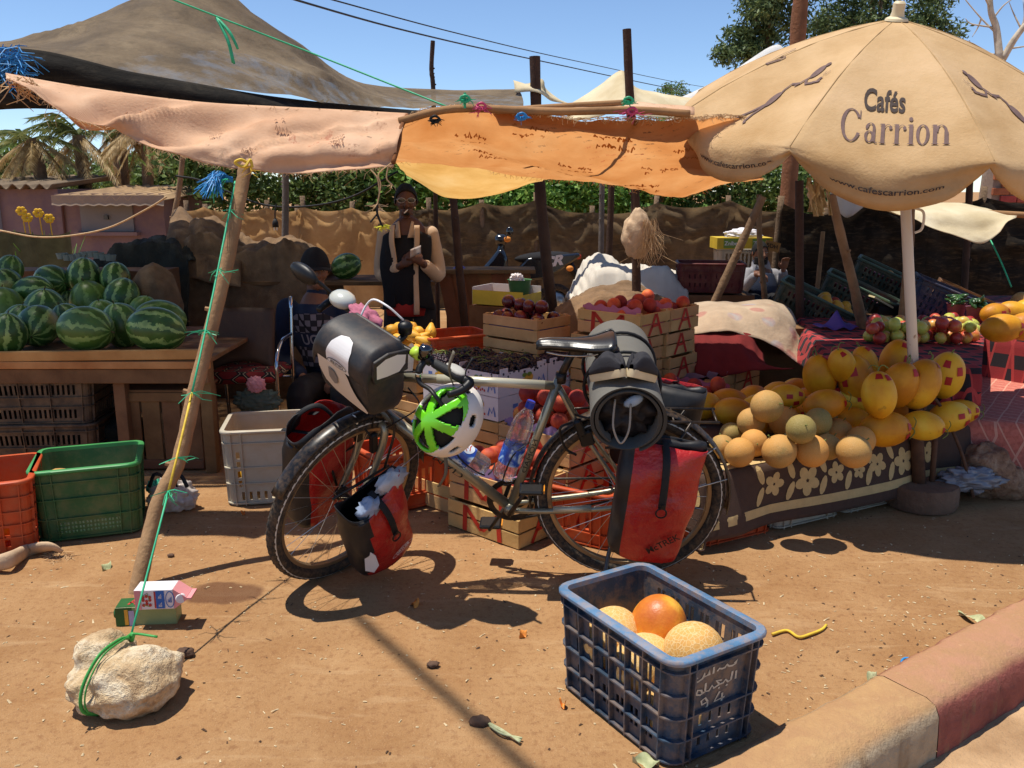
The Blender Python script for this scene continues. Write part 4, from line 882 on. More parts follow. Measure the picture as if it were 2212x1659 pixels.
fk = [([HB+V((.005, 0, -.03)), HB+V((.008, -.05, -.05)) if s < 0 else HB+V((.008, .05, -.05)), V((.985, s*.055, .49)), V((1.035, s*.052, .41)), FA+V((0, s*.052, 0))], (.014, .015, .0125, .009)) for s in (-1, 1)]
tb_('fork', fk, steer=True, k=5)
tb_('headset', [([HB-SAX*.014, HB+SAX*.008], .0235), ([HT-SAX*.006, HT+SAX*.018], .0235)], BLKM)
STM = HT+SAX*.10; BARC = STM+V((.035, 0, .035))
tb_('stem', [([HT, STM+SAX*.01], .0155), ([STM, BARC], .017)], BLKM, steer=True)
barp = [V((BARC.x-.055, .325, BARC.z-.028)), V((BARC.x-.03, .20, BARC.z-.012)), V((BARC.x, .07, BARC.z)), BARC, V((BARC.x, -.07, BARC.z)), V((BARC.x-.03, -.20, BARC.z-.012)), V((BARC.x-.055, -.325, BARC.z-.028))]
hb_ = tb_('handlebar', [(barp, .0125)], BLKM, steer=True, k=5)
for s in (1, -1):
    e = V((BARC.x-.055, s*.325, BARC.z-.028)); d = (e-V((BARC.x-.03, s*.20, BARC.z-.012))).normalized()
    b = nb(bike, True); b.tube([e-d*.125, e-d*.115, e-d*.03, e], (.0155, .0165, .0175, .0175), 14); g_ = b.build('grip', GRIP, bike, smooth=True, world=False)
    b = nb(bike, True); b.ell(e-d*.045+V((-.012, 0, .012)), (.022, .045, .009), nu=12, nv=8); b.build('grip_pad', M('grip_grey', '#a9a79f', .6, .1, 20, .1), g_, smooth=True, world=False)
    b = nb(bike, True); b.tube(catmull([e+d*.0, e+d*.022+V((.0, 0, .0)), e+V((.04, s*.025, -.01)), e+V((.085, s*.012, -.012))], 5), (.018, .017, .014, .012), 10); b.build('bar_end', BPL, g_, smooth=True, world=False)
    c = e-d*.150; b = nb(bike, True); b.tube([c-d*.014, c+d*.014], .019, 12); b.tube(catmull([c+V((.01, 0, 0)), c+V((.035, 0, -.018)), c+V((.05, s*.01, -.03))], 4), (.010, .013, .012), 8)
    b.tube(catmull([c+V((.05, s*.008, -.03)), c+V((.062, s*.03, -.05)), c+V((.055, s*.07, -.058)), c+V((.060, s*.105, -.066)), c+V((.055, s*.135, -.09)), c+V((.046, s*.145, -.105))], 5), (.008, .007, .006, .006), 8, flat=1.3); b.build('brake_lever', BPL, bike, smooth=True, world=False)
    b = nb(bike, True); b.lathe([(.004, -.009), (.012, -.009), (.012, .009), (.004, .009)], c+V((.052, s*.012, -.034)), None, 14); b.build('lever_pivot', STEEL, bike, smooth=True, world=False, angle=.6)
b = nb(bike, True); e = V((BARC.x-.055, -.325, BARC.z-.028)); b.tube(catmull([e, e+V((.03, -.05, .05)), e+V((.05, -.075, .075))], 4), .008, 8); mr = b.build('mirror_arm', BPL, bike, smooth=True, world=False)
b = nb(bike, True); b.ell(e+V((.066, -.115, .088)), (.026, .075, .036), nu=16, nv=10); b.build('mirror_head', BPL, mr, smooth=True, world=False)
b = nb(bike, True); b.ell(e+V((.02, .045, .035)), (.045, .055, .03), nu=14, nv=8); b.build('lamp_glass', M('lamp_glass', '#b9bab0', .2, .1, 9, 0, spec=.8), mr, smooth=True, world=False)
b = nb(bike, True); c = V((BARC.x-.014, .135, BARC.z-.004)); b.tube([c-V((.004, .016, 0)), c+V((-.004, .016, 0))], .0205, 16); b.build('green_spacer', M('lime_plastic', '#b5d84a', .4, .08, 9, 0), hb_, smooth=True, world=False)
b = nb(bike, True); c = V((BARC.x-.022, .17, BARC.z+.026)); b.lathe([(0, .02), (.016, .018), (.023, .006), (.024, -.012), (.018, -.03), (0, -.032)], c, None, 18); b.build('bell', M('bell_black', '#0e0e10', .15, .05, 9, 0, spec=.8, coat=.8), hb_, smooth=True, world=False)
b = nb(bike, True); c = V((BARC.x-.045, .045, BARC.z+.045)); b.lathe([(0, .022), (.018, .02), (.026, .008), (.024, -.02), (0, -.03)], c, None, 18); b.tube([c-V((0, 0, .03)), V((BARC.x, .05, BARC.z))], .012, 8); b.build('lamp_switch', BPL, hb_, smooth=True, world=False)
b = nb(bike, True); b.tube(catmull([c+V((0, -.01, .025)), c+V((.03, -.06, .07)), c+V((.03, -.14, .055)), c+V((.07, -.15, .0)), c+V((.09, -.13, -.04))], 6), .004, 6); b.build('white_cable', M('white_plastic', '#e6e4e2', .4, .05, 9, 0), hb_, smooth=True, world=False)
b = nb(bike, True); c = V((BARC.x-.02, -.135, BARC.z+.012)); b.ell(c, (.035, .075, .028), nu=24, nv=14, fn=lambda d: 1+.18*sin(d.y*14+d.z*5)+.1*sin(d.x*9)); b.build('pink_cloth', M('pink_rag', '#b0677a', .9, .25, 25, .5, 60), hb_, smooth=True, world=False)
for pts in ([(BARC.x+.02, .19, BARC.z-.03), (BARC.x+.10, .12, BARC.z-.05), (BARC.x+.09, .05, BARC.z-.20), (HB.x+.05, .03, HB.z-.02)], [(BARC.x+.02, -.19, BARC.z-.03), (BARC.x+.12, -.10, BARC.z-.05), (BARC.x+.11, -.02, BARC.z-.22), (HB.x+.06, -.03, HB.z-.05)]):
    b = nb(bike, True); b.tube(catmull([V(p) for p in pts], 6), .0028, 6); b.build('cable', BPL, bike, smooth=True, world=False)
tb_('cable', [([V((.80, .03, .80)), V((.76, .055, .74)), V((.85, .035, .665)), V((.90, .025, .63))], .0028)], BPL, k=6)
def fender(c, a0, a1, steer, nm):
    b = nb(bike, steer); n = 30; w = .030
    def f(i, j):
        a = a0+(a1-a0)*i; th = (j-.5)*2.2; R = .370+.006-.012*(1-cos(th))*1.6
        return c+V((R*cos(a), w*sin(th)*1.05, R*sin(a)))
    b.grid(f, n, 8); b.build(nm, M('fender_black', '#1a1a1b', .35, .2, 30, .05, dust=.18), bike, smooth=True, world=False, solid=.0015)
fender(RA, radians(-8), radians(190), False, 'rear_fender'); fender(FA, radians(35), radians(185), True, 'front_fender')
tb_('fender_stay', [([V((-.012, s*.07, .355)), V((-.35, s*.034, .45))], .0025) for s in (-1, 1)]+[([V((-.012, s*.07, .355)), V((-.30, s*.034, .58))], .0025) for s in (-1, 1)], STEEL, n=6)
tb_('fender_stay', [([FA+V((0, s*.055, 0)), FA+V((-.365, s*.034, .06))], .0025) for s in (-1, 1)], STEEL, steer=True, n=6)
b = nb(bike); b.lathe([(.070, -.052), (.092, -.052), (.092, -.048), (.070, -.048), (.070, -.052)], BB, YAX, 44)
for k in range(5): a = k*2*pi/5; b.box(BB+YAX @ V((.042*cos(a), .042*sin(a), -.05)), (.07, .006, .016), Matrix.Rotation(-a, 3, 'Y'))
b.build('chainring', BLKM, bike, world=False)
for s, a in ((1, radians(62)), (-1, radians(242))):
    dd = V((-.50*s, 0, .866*s))
    b = nb(bike); b.tube([BB+V((0, s*.058, 0)), BB+V((0, s*.068, 0))+dd*.17], (.015, .011), 8, flat=.6); cr = b.build('crank', BLKM, bike, smooth=True, world=False)
    P = BB+V((0, s*.112, 0))+dd*.17; b = nb(bike); b.box(P, (.085, .075, .018), None, .006); b.tube([P-V((0, s*.05, 0)), P], .007, 6); pd = b.build('pedal', BPL, bike, world=False)
    b = nb(bike); b.box(P+V((-.046, 0, 0)), (.004, .05, .012)); b.build('reflector', M('amber_reflector', '#d98a2a', .2, .1, 9, 0, spec=.8), pd, world=False)
SPR = .045
ch = [V((BB.x-.091*.1, -.05, BB.z+.091)), V((.02, -.05, .355+SPR))]; cl_ = [V((BB.x-.01, -.05, BB.z-.091)), V((.02, -.05, .355-SPR))]
tb_('chain', [(ch, .0048), (cl_, .0048)], CHAIN, n=6)
b = nb(bike); b.lathe([(.012, -.055), (SPR, -.052), (SPR, -.047), (.012, -.044)], RA, YAX, 24); b.build('sprocket', CHAIN, bike, world=False)
tb_('seatpost', [([SCL+V((-.012, 0, .03)), V((.212, 0, .945))], .0138), ([SCL+V((-.014, 0, .015)), SCL+V((-.018, 0, .05))], .020)], BLKM)
def sad(i, j):
    x = .345-.275*i; w = .020+.012*min(1, i*3)+.062*max(0, (i-.42)/.58)**1.3*(1 if i < .93 else 1-(i-.93)*5); a = pi*(1.22*j-.11)
    top = .975+.010*(i-.5)**2*4-.008*max(0, 1-i*6)+.012*max(0, i-.7)*3; y = w*cos(a)*(1.0 if sin(a) > 0 else .97)
    z = top+(.030 if True else 0)*(max(-.9, sin(a))**1 if sin(a) < 0 else abs(sin(a))**.7-1)*1.0-.012*max(0, .3-i)
    if i > .97 or i < .02: z = top-.03+(z-top+.03)*.65; y *= .8
    return V((x, y, z))
b = nb(bike); b.grid(sad, 26, 22); sd_ = b.build('saddle', M('saddle_leather', '#1c1b1c', .33, .12, 14, .12, 160, spec=.6), bike, smooth=True, world=False, solid=.004)
tb_('saddle_rail', [([V((.31, s*.018, .935)), V((.25, s*.022, .925)), V((.16, s*.022, .925)), V((.10, s*.032, .945))], .0035) for s in (-1, 1)], STEEL, par=sd_, n=6, k=4)
b = nb(bike); b.box((.205, 0, .935), (.05, .05, .03), None, .008); b.build('seat_clamp', BLKM, bike, world=False)
b = nb(bike); b.ell((.10, 0, .925), (.05, .045, .022), nu=14, nv=8); b.build('saddle_pouch', BPL, bike, smooth=True, world=False)
rk = [([V((.13, s*.055, .69)), V((-.30, s*.055, .69))], .0055) for s in (-1, 1)]+[([V((x, -.055, .69)), V((x, .055, .69))], .0045) for x in (.12, .0, -.14, -.29)]
rk += [([V((-.01, s*.078, .345)), V((x, s*.062, .69))], .005) for s in (-1, 1) for x in (.03, -.20)]+[([V((.13, s*.055, .69)), V((.215, s*.022, .70))], .0045) for s in (-1, 1)]+[([V((.10, s*.085, .60)), V((-.28, s*.085, .60))], .005) for s in (-1, 1)]
tb_('rear_rack', rk, BLKM, n=8)
lr = [([FA+V((0, s*.062, .02)), FA+V((.01, s*.085, .12))], .0055) for s in (-1, 1)]+[([FA+V((.13, s*.085, .14)), FA+V((-.13, s*.085, .14))], .0055) for s in (-1, 1)]+[(catmull([FA+V((-.11, .085, .14)), FA+V((-.17, .07, .30)), FA+V((-.14, 0, .388)), FA+V((-.17, -.07, .30)), FA+V((-.11, -.085, .14))], 5), .005)]
tb_('front_rack', lr, BLKM, steer=True, n=8)
b = nb(bike); b.box((.165, .045, .615), (.05, .02, .06), Matrix.Rotation(.3, 3, 'Y'), .006); b.box((.19, .05, .66), (.03, .03, .07), Matrix.Rotation(.35, 3, 'Y'), .008); b.tube(catmull([V((.215, .045, .68)), V((.26, .06, .66)), V((.24, .055, .58)), V((.20, .05, .55))], 5), .005, 6); b.build('rear_brake', BPL, bike, world=False)
b = nb(bike, True); c = V((.98, 0, .60)); [b.box(c+V((.0, s*.042, 0)), (.03, .022, .09), None, .006) for s in (-1, 1)]; b.tube(catmull([c+V((.02, .045, .05)), c+V((.03, 0, .085)), c+V((.02, -.045, .05))], 5), .005, 6); b.build('front_brake', BPL, bike, world=False)
kst = [V((.02, .070, .335)), V((.045, .085, .27)), V((.075, .12, .17)), V((.10, .20, .035))]
foot = BM.inverted() @ V(((BM @ kst[-1]).x, (BM @ kst[-1]).y, .004)); kst[-1] = foot
tb_('kickstand', [(kst, (.011, .010, .008, .009))], M('stand_alloy', '#4b4d50', .4, .15, 9, .05, metal=.6), k=5, n=10)
b = nb(bike); b.box((.02, .072, .32), (.05, .022, .075), None, .008); b.build('kickstand_mount', BLKM, bike, world=False)
def cage(base, ax, side):
    X = V((0, 1, 0)); ax = ax.normalized(); o = ax.cross(X).normalized()
    return [(catmull([base+X*.045, base+X*.046+ax*.12, base+o*.043+ax*.17, base-X*.046+ax*.12, base-X*.045, base+o*.04-ax*.012], 5, True), .003)]
DTD = (HB-BB).normalized(); STD = (SCL-BB).normalized(); DTN = V((-DTD.z, 0, DTD.x)); STN = V((STD.z, 0, -STD.x))
B1 = BB+STD*.115+STN*.064; B2 = BB+DTD*.17+DTN*.070
b = nb(bike)
for base, ax in ((B1, STD), (B2, DTD)):
    for pts, r in cage(base, ax, 1): b.tube(pts[:-0 or None], r, 6)
tag(b.build('bottle_cage', BPL, bike, smooth=True, world=False))
LET = M('frame_lettering', '#24231f', .5, .05, 9, 0)
def along(p0, ax, r, off=0):
    n_ = ax.cross(V((0, 1, 0))).normalized()
    return lambda x, y: p0+ax*x+V((0, 1, 0))*(r*cos(y/r))+n_*(r*sin(y/r)*1)
for body, p0, ax, r, sz in (('NOMAD', BB+STD*.24, STD*-1, .0172, .026), ('NOMAD', BB+DTD*.34, DTD*-1, .0208, .042)):
    off = OFF[bike.name]; f_ = along(p0, ax, r); decal('frame_lettering', text_mesh(body, sz), lambda x, y, f_=f_: f_(x*1.5, y), LET, fr_, .01, world=False)
for sl_ in (([V((.70, 0, .8215)), V((.315, 0, .8020))], .0172), ([V((.28, .043, .312)), V((.14, .056, .331))], .0115)): tb_('frame_sleeve', [sl_], M('clear_sleeve', '#c3bea6', .3, .05, 9, 0, metal=.3))
b = nb(bike, True); c = HB+V((.075, 0, .03)); b.tube([c-V((.03, 0, 0)), c+V((.03, 0, 0))], (.016, .024), 14); hl = b.build('headlight', BPL, bike, smooth=True, world=False, angle=.8)
b = nb(bike, True); b.ell(c+V((.031, 0, 0)), (.008, .021, .021), nu=14, nv=8); b.build('lens', M('lens', '#dcdcd6', .1, .05, 9, 0, spec=.9), hl, smooth=True, world=False)
RED = M('red_pannier', '#a81618', .36, .14, 7, .55, 11, spec=.5, dust=.08, bdist=.03); RPB = M('black_pannier', '#1d1e21', .5, .2, 9, .12, 40, dust=.03); STRAP = M('strap_webbing', '#17181a', .7, .12, 30, .2, 200); REFL = M('reflector_patch', '#c9cbd0', .45, .05, 9, 0, spec=.6)
def pannier(label, c, w, h, d, side, steer, open_top, seed, tilt=0.0, cat='pannier', allred=False):
    c = V(c); t = bthing('pannier', label, cat, c-V((0, 0, h/2)))
    R = Matrix.Rotation(tilt, 3, 'Y')
    def body(i, j, red):
        z = -h/2+h*j; k = 1-.10*(1-j)-(.04 if j < .05 else 0)
        a = 2*pi*i; ca, sa = cos(a), sin(a); n_ = 3.2
        x = w/2*k*math.copysign(abs(ca)**(2/n_), ca); y = d/2*(.82+.18*(1-j)+.16*sin(pi*j))*math.copysign(abs(sa)**(2/n_), sa)
        e = fbm((x*8, y*8+seed, z*7), 1, 3)*.020+.012*sin(z*34+x*16+seed)*max(0, j-.35)*(1.6 if not steer else 1)
        if j > .8: y *= 1-(j-.8)*(2.2 if not open_top else .6)
        z2 = z+(.03*cos(a*2+seed) if open_top and j > .9 else 0)
        if j < .12: z2 = z+(x*x)*(-.0)
        return c+R @ V((x*(1+e*2), y+e*side, z2+.012*x/w*0))
    b = nb(t, steer); NU = 40; NV = 20
    vs = [body(i/NU, j/NV, 0) for i in range(NU) for j in range(NV+1)]; mi = []
    b.add(vs, [(i*(NV+1)+j, ((i+1) % NU)*(NV+1)+j, ((i+1) % NU)*(NV+1)+j+1, i*(NV+1)+j+1) for i in range(NU) for j in range(NV)])
    for i in range(NU):
        for j in range(NV):
            a = 2*pi*(i+.5)/NU; x = cos(a); lim = .42 if steer else .60
            skew = (.75*(j/NV)-.18) if steer else 0
            red = (side*sin(a) > .15 and x < lim-skew*.0+(.0 if not steer else .35-(j/NV)*.6)) if True else 0
            red = red or (allred and x < .55 and j < NV-3)
            mi.append(0 if red else 1)
    b.mi = mi
    n0 = len(b.v); b.cur = 1
    b.add([c+R @ V((0, 0, -h/2-.004))]+[body(i/NU, 0, 0) for i in range(NU)], [(0, 1+i, 1+(i+1) % NU) for i in range(NU)])
    o = b.build('bag', [RED, RPB], t, smooth=True, world=False, solid=.003)
    if not open_top:
        b = nb(t, steer); b.tube([c+R @ V((x, .0+.012*sin(x*20+seed), h/2-.012+.012*sin(x*14+seed))) for x in [w*(k/10-.5)*.98 for k in range(11)]], [.020+.006*sin(k*1.7) for k in range(11)], 10, flat=.8); b.build('rolled_top', RPB, t, smooth=True, world=False)
    yo = side*(d/2+.012); b = nb(t, steer)
    sp_ = [V((.0, side*.01, h/2+.01)), V((-.005, yo*.8, h/2-.03)), V((-.01, yo+side*.010, h*.25)), V((-.015, yo+side*.014, h*.04))]
    b.tube(catmull([c+R @ p for p in sp_], 5), .013, 8, flat=.16, up=(0, 1, .2)); st_ = b.build('strap', STRAP, t, smooth=True, world=False)
    b = nb(t, steer); e = c+R @ (sp_[-1]+V((0, side*.004, -.012))); b.tube([e+V((.018*cos(a), 0, .018*sin(a)-.004)) for a in [k*pi/8 for k in range(16)]], .003, 6, closed=True); b.build('ring', BPL, st_, world=False)
    b = nb(t, steer); b.lathe([(0, .004), (.009, .003), (.009, 0), (0, 0)], c+R @ (sp_[-1]+V((0, side*.008, .012))), frame((0, side, 0)), 14); b.build('stud', BPL, st_, world=False)
    return t, c, R
LBLW = M('bag_print_light', '#d9d4cf', .5, .1, 20, 0); LBLD = M('bag_print_dark', '#2a1a1a', .5, .1, 20, 0)
def bag_print(t, c, R, side, d, m2, x0, z0, mat, steer, rot=0.0, push=.010):
    T = OFF[t.name] @ (ST if steer else Matrix.Identity(4))
    cr, sr = cos(rot), sin(rot)
    def f(x, y):
        x, y = x*cr-y*sr, x*sr+y*cr
        return T @ (c+R @ V((x0-side*x, side*(d/2+push), z0+y)))
    return decal('print', m2, f, mat, t, world=False)
p1, c1, R1 = pannier('red and black rear pannier with rolled top on the near side of the bicycle', (-.070, .165, .455), .285, .43, .17, 1, False, False, 3, tilt=radians(-7))
bag_print(p1, c1, R1, 1, .17, text_mesh('McTREK', .035, .0006), -.045, -.125, LBLD, False, radians(38), .024)
p2, c2, R2 = pannier('red and black rear pannier on the far side behind the grey mat', (-.135, -.16, .49), .235, .50, .15, -1, False, False, 5, tilt=radians(-8))
p3, c3, R3 = pannier('small open red and black front pannier hanging low beside the front wheel', (1.075, .155, .335), .265, .36, .15, 1, True, True, 7, tilt=radians(9))
lg = merge2d(xf2d(text_mesh('ORTLIEB', .017, .0003), 1, 1), ring2(0, .0, .052, .012, .050, .010))
bag_print(p3, c3, R3, 1, .15, lg, -.035, -.10, LBLW, True, radians(12), .024)
b = nb(p3, True); b.T = OFF[p3.name] @ ST
b.prism([(-.02, -.055), (.012, -.06), (.03, -.02), (.018, .03), (-.004, .05), (-.022, .03)], .002, c3+R3 @ V((.10, .083, -.05)), frame((.75, .65, 0), (-.65, .75, 0))); b.build('reflector', REFL, p3, world=False)
b = nb(p3, True); b.ell(c3+R3 @ V((-.09, .02, .175)), (.07, .03, .045), nu=18, nv=12, fn=lambda d: 1+.25*sin(d.x*9+d.z*7)*sin(d.y*8+2)); b.build('plastic_bag', M('clear_bag', '#c9ced6', .25, .15, 20, .4, 40, spec=.7, transl=.3), p3, smooth=True, world=False)
b = nb(p3, True); b.ell(c3+R3 @ V((.03, .035, .15)), (.05, .03, .04), nu=18, nv=12, fn=lambda d: 1+.22*sin(d.x*8+d.z*9)); b.build('plastic_bag', M('blue_bag', '#8f9db4', .3, .15, 20, .4, 40, spec=.7), p3, smooth=True, world=False)
p4, c4, R4 = pannier('red and black front pannier on the far side with gaping top and handle', (1.085, -.155, .43), .29, .44, .15, -1, True, True, 9, tilt=radians(-4), allred=True)
b = nb(p4, True); b.tube(catmull([c4+V((.09, -.05, .17)), c4+V((.05, -.03, .25)), c4+V((-.02, .0, .27)), c4+V((-.08, .03, .18))], 6), .010, 8, flat=.3); b.build('carry_handle', STRAP, p4, smooth=True, world=False)
b = nb(p4, True); b.tube(catmull([c4+V((-.10, .08, .13)), c4+V((.0, .07, .185)), c4+V((.09, -.08, .17))], 6), .014, 8, flat=.2); b.build('strap', STRAP, p4, smooth=True, world=False)
hbg = bthing('handlebar_bag', 'black handlebar bag with pale grey reflective panels on the bicycle', 'bag', ST @ V((BARC.x+.12, 0, BARC.z-.23)))
HBW = .262; hx = BARC.x+.03; hz = BARC.z+.012
def hprof(k=1.0, lid=0):
    return [(x*.82, z*.84) for x, z in [(0, -.235), (.0, .035), (.03, .058), (.10, .068), (.16, .058), (.205, .02), (.214, -.03), (.212, -.10), (.188, -.215), (.12, -.25)]]
def hb_body(i, j):
    pr = hprof(); n_ = len(pr); P = catmull([V((x, z, 0)) for x, z in pr], 4, True); q = P[round(j*len(P)) % len(P)]
    e = abs(i-.5)*2; k = 1-.22*max(0, (e-.86)/.14)**1.6
    cx_, cz_ = .10, -.09; return V((hx+cx_+(q.x-cx_)*k, (i-.5)*HBW, hz+cz_+(q.y-cz_)*k))
b = nb(hbg, True); nn_ = 40; b.grid(hb_body, 24, nn_)
for ii in (0, 1): b.add([hb_body(ii, j/nn_) for j in range(nn_)], [tuple(range(nn_))])
bagb = b.build('bag', M('black_bag_fabric', '#26272a', .55, .12, 8, .12, 120, dust=.08), hbg, smooth=True, world=False, angle=radians(50))
b = nb(hbg, True)
lidp = [(x*.83, z*.84+.002) for x, z in [(0, .038), (.03, .062), (.10, .073), (.165, .062), (.212, .02), (.220, -.028), (.214, -.06)]]
def lidf(i, j):
    P = catmull([V((x, z, 0)) for x, z in lidp], 5); q = P[round(j*(len(P)-1))]; e = abs(i-.5)*2; k = max(0, (e-.80)/.20)
    return V((hx+.10+(q.x-.10)*(1-.05*k), (i-.5)*(HBW+.02), hz+q.y-.050*k**2.2))
b.grid(lidf, 30, 30); lid = b.build('lid', MATS['black_bag_fabric'], hbg, smooth=True, world=False, solid=.004)
HBT = OFF[hbg.name] @ ST
def on_lid_s(x, y):
    i = .5+x/(HBW+.02); P0 = catmull([V((a, c_, 0)) for a, c_ in lidp], 5); jj = max(0, min(1, 1-y))*(len(P0)-1); a = int(jj); q = P0[a].lerp(P0[min(a+1, len(P0)-1)], jj-a)
    e = abs(i-.5)*2; k = max(0, (e-.80)/.20); P = V((hx+.10+(q.x-.10)*(1-.05*k), (i-.5)*(HBW+.02), hz+q.y-.05*k**2.2))
    return HBT @ (P+V((.6, 0, .5))*.006)
arch = [(-.055, .0), (.055, .0), (.058, .25), (.05, .40), (.03, .50), (0, .53), (-.03, .50), (-.05, .40), (-.058, .25)]
PGR = M('pale_panel', '#cbbba7', .5, .07, 9, .05, spec=.4); PGW = M('silver_panel', '#dedbd8', .3, .05, 9, .04, spec=.6)
decal('silver_panel', (arch, [tuple(range(9))]), on_lid_s, PGW, lid, .02, world=False)
decal('logo', xf2d(merge2d(xf2d(text_mesh('ORTLIEB', .017, .0003), -1, 6.0), ring2(0, 0, .050, .085, .047, .070)), 1, 1, 0, .12), lambda x, y: on_lid_s(x, y)+HBT.to_3x3() @ V((.003, 0, .002)), BPL, lid, .02, world=False)
def on_front(x, y):
    P0 = V((.1770, 0, -.036)); P1 = V((.158, 0, -.176)); k = y/.17; q = P0.lerp(P1, k); return HBT @ (V((hx+q.x+.005+.006*sin(pi*min(1, max(0, k))), x, hz+q.z)))
cres = [(x*.88, y) for x, y in [(-.125, .0), (-.05, .0), (.03, .0), (.055, .03), (.07, .06), (.10, .105), (.135, .135), (.148, .155), (.14, .168), (.10, .17), (.04, .165), (-.04, .15), (-.09, .12), (-.12, .06)]]
decal('pale_panel', (cres, [tuple(range(len(cres)))]), on_front, PGR, bagb, .02, world=False)
decal('reflector', ([(-.05, .03), (-.02, .035), (-.003, .06), (-.005, .09), (-.025, .105), (-.048, .08)], [tuple(range(6))]), lambda x, y: on_front(x, y)+HBT.to_3x3() @ V((.004, 0, .002)), M('grey_reflector', '#7d746c', .5, .05, 9, 0), bagb, .02, world=False)
sp2 = [(x*.85, y*.85) for x, y in [(.015, .03), (.06, .05), (.12, .055), (.165, .04), (.165, -.02), (.11, -.03), (.05, -.035), (.02, -.01)]]
decal('silver_panel', ([(x, z) for x, z in sp2], [tuple(range(8))]), lambda x, y: HBT @ V((hx+x, HBW/2+.0155, hz+y-.012)), PGW, bagb, 0, world=False)
b = nb(hbg, True); b.prism([(x*.86, z*.86) for x, z in [(.0, .045), (.10, .07), (.17, .06), (.185, .0), (.17, -.045), (.0, -.05)]], .012, V((hx, HBW/2+.002, hz-.012)), Matrix(((1, 0, 0), (0, 0, 1), (0, 1, 0))).transposed()); b.build('lid_flap', MATS['black_bag_fabric'], lid, world=False, bevel=.004)
MATG = M('foam_mat', '#66635c', .85, .08, 20, .25, 180); MATE = M('foam_edge', '#3d3b36', .9, .1, 30, .2, 180); STUFF = M('dark_stuff_bag', '#221d1e', .6, .3, 12, .4, 30)
MC = V((.045, 0, .815)); mt = bthing('sleeping_mat', 'rolled grey foam mat strapped across the rear rack', 'mat', (MC.x, 0, .69)); RO = .128
b = nb(mt); turns = 1.85; npt = 90; th = .009
prof_o = []; prof_i = []
for k in range(npt+1):
    a = -1.0+k/npt*turns*2*pi; r = RO-.028*(1-k/npt)
    prof_o.append((r*cos(a), r*sin(a))); prof_i.append(((r-th)*cos(a), (r-th)*sin(a)))
ys = (-.33, .30)
rows = []
for y in [ys[0]+(ys[1]-ys[0])*k/10 for k in range(11)]:
    bul = 1+.025*sin(pi*(y-ys[0])/(ys[1]-ys[0])*2)-.03*math.exp(-((y-.03)/.02)**2)
    rows.append([V((MC.x+x*bul*1.02, y, MC.z+z*bul*(.96 if z > 0 else .94))) for x, z in prof_o])
rows2 = [[V((MC.x+x, r[0].y, MC.z+z)) for (x, z) in prof_i] for r in rows]
m = npt+1; vo = [p for r in rows for p in r]; vi = [p for r in rows2 for p in r]
b.add(vo, [(i*m+j, (i+1)*m+j, (i+1)*m+j+1, i*m+j+1) for i in range(10) for j in range(npt)]); b.add(vi, [(i*m+j, (i+1)*m+j, (i+1)*m+j+1, i*m+j+1) for i in range(10) for j in range(npt)])
mtb = b.build('mat_roll', MATG, mt, smooth=True, world=False)
for r, q in ((rows[0], rows2[0]), (rows[-1], rows2[-1])): b = nb(mt); b.add(r+q, [(k, k+1, m+k+1, m+k) for k in range(npt)]); b.build('mat_edge', MATE, mt, world=False)
b = nb(mt); b.ell((MC.x, -.01, MC.z-.006), (RO-.026, .285, RO-.026), frame((0, 1, 0), (1, 0, 0)) @ Matrix(((1, 0, 0), (0, 0, 1), (0, 1, 0))), nu=40, nv=36, fn=lambda d: min(1/max(.001, abs(d.y)), 1/max(.001, sqrt(d.x*d.x+d.z*d.z)))*(.90+.13*fbm((d.x*3, d.y*3, d.z*3), 1.5, 4))); b.build('stuff_sack', STUFF, mt, smooth=True, world=False)
b = nb(mt); b.ell((MC.x-.02, .26, MC.z+.05), (.035, .012, .018), Matrix.Rotation(.5, 3, 'Y'), 12, 8); b.build('label_tag', M('blue_tag', '#8ca3bd', .4, .1, 9, 0), mt, smooth=True, world=False)
b = nb(mt); b.tube(catmull([V((MC.x+.04, .27, MC.z+.06)), V((MC.x+.045, .305, MC.z-.02)), V((MC.x+.02, .315, MC.z-.075)), V((MC.x-.005, .31, MC.z-.03)), V((MC.x-.01, .28, MC.z+.05))], 6), .0035, 6); b.build('draw_cord', M('grey_cord', '#8f897f', .7, .1, 30, .2), mt, smooth=True, world=False)
b = nb(mt)
for y in (.03, -.16): b.tube([V((MC.x+(RO*1.04)*cos(a), y+.01*sin(a*2), MC.z+(RO*1.0)*sin(a))) for a in [k*pi/16 for k in range(33)]], .006, 6)
b.build('elastic_cord', STRAP, mt, smooth=True, world=False)
CANV = M('black_canvas', '#26252a', .8, .15, 25, .3, 160); SOLE = M('cream_sole', '#c9b894', .6, .12, 12, .1, 60)
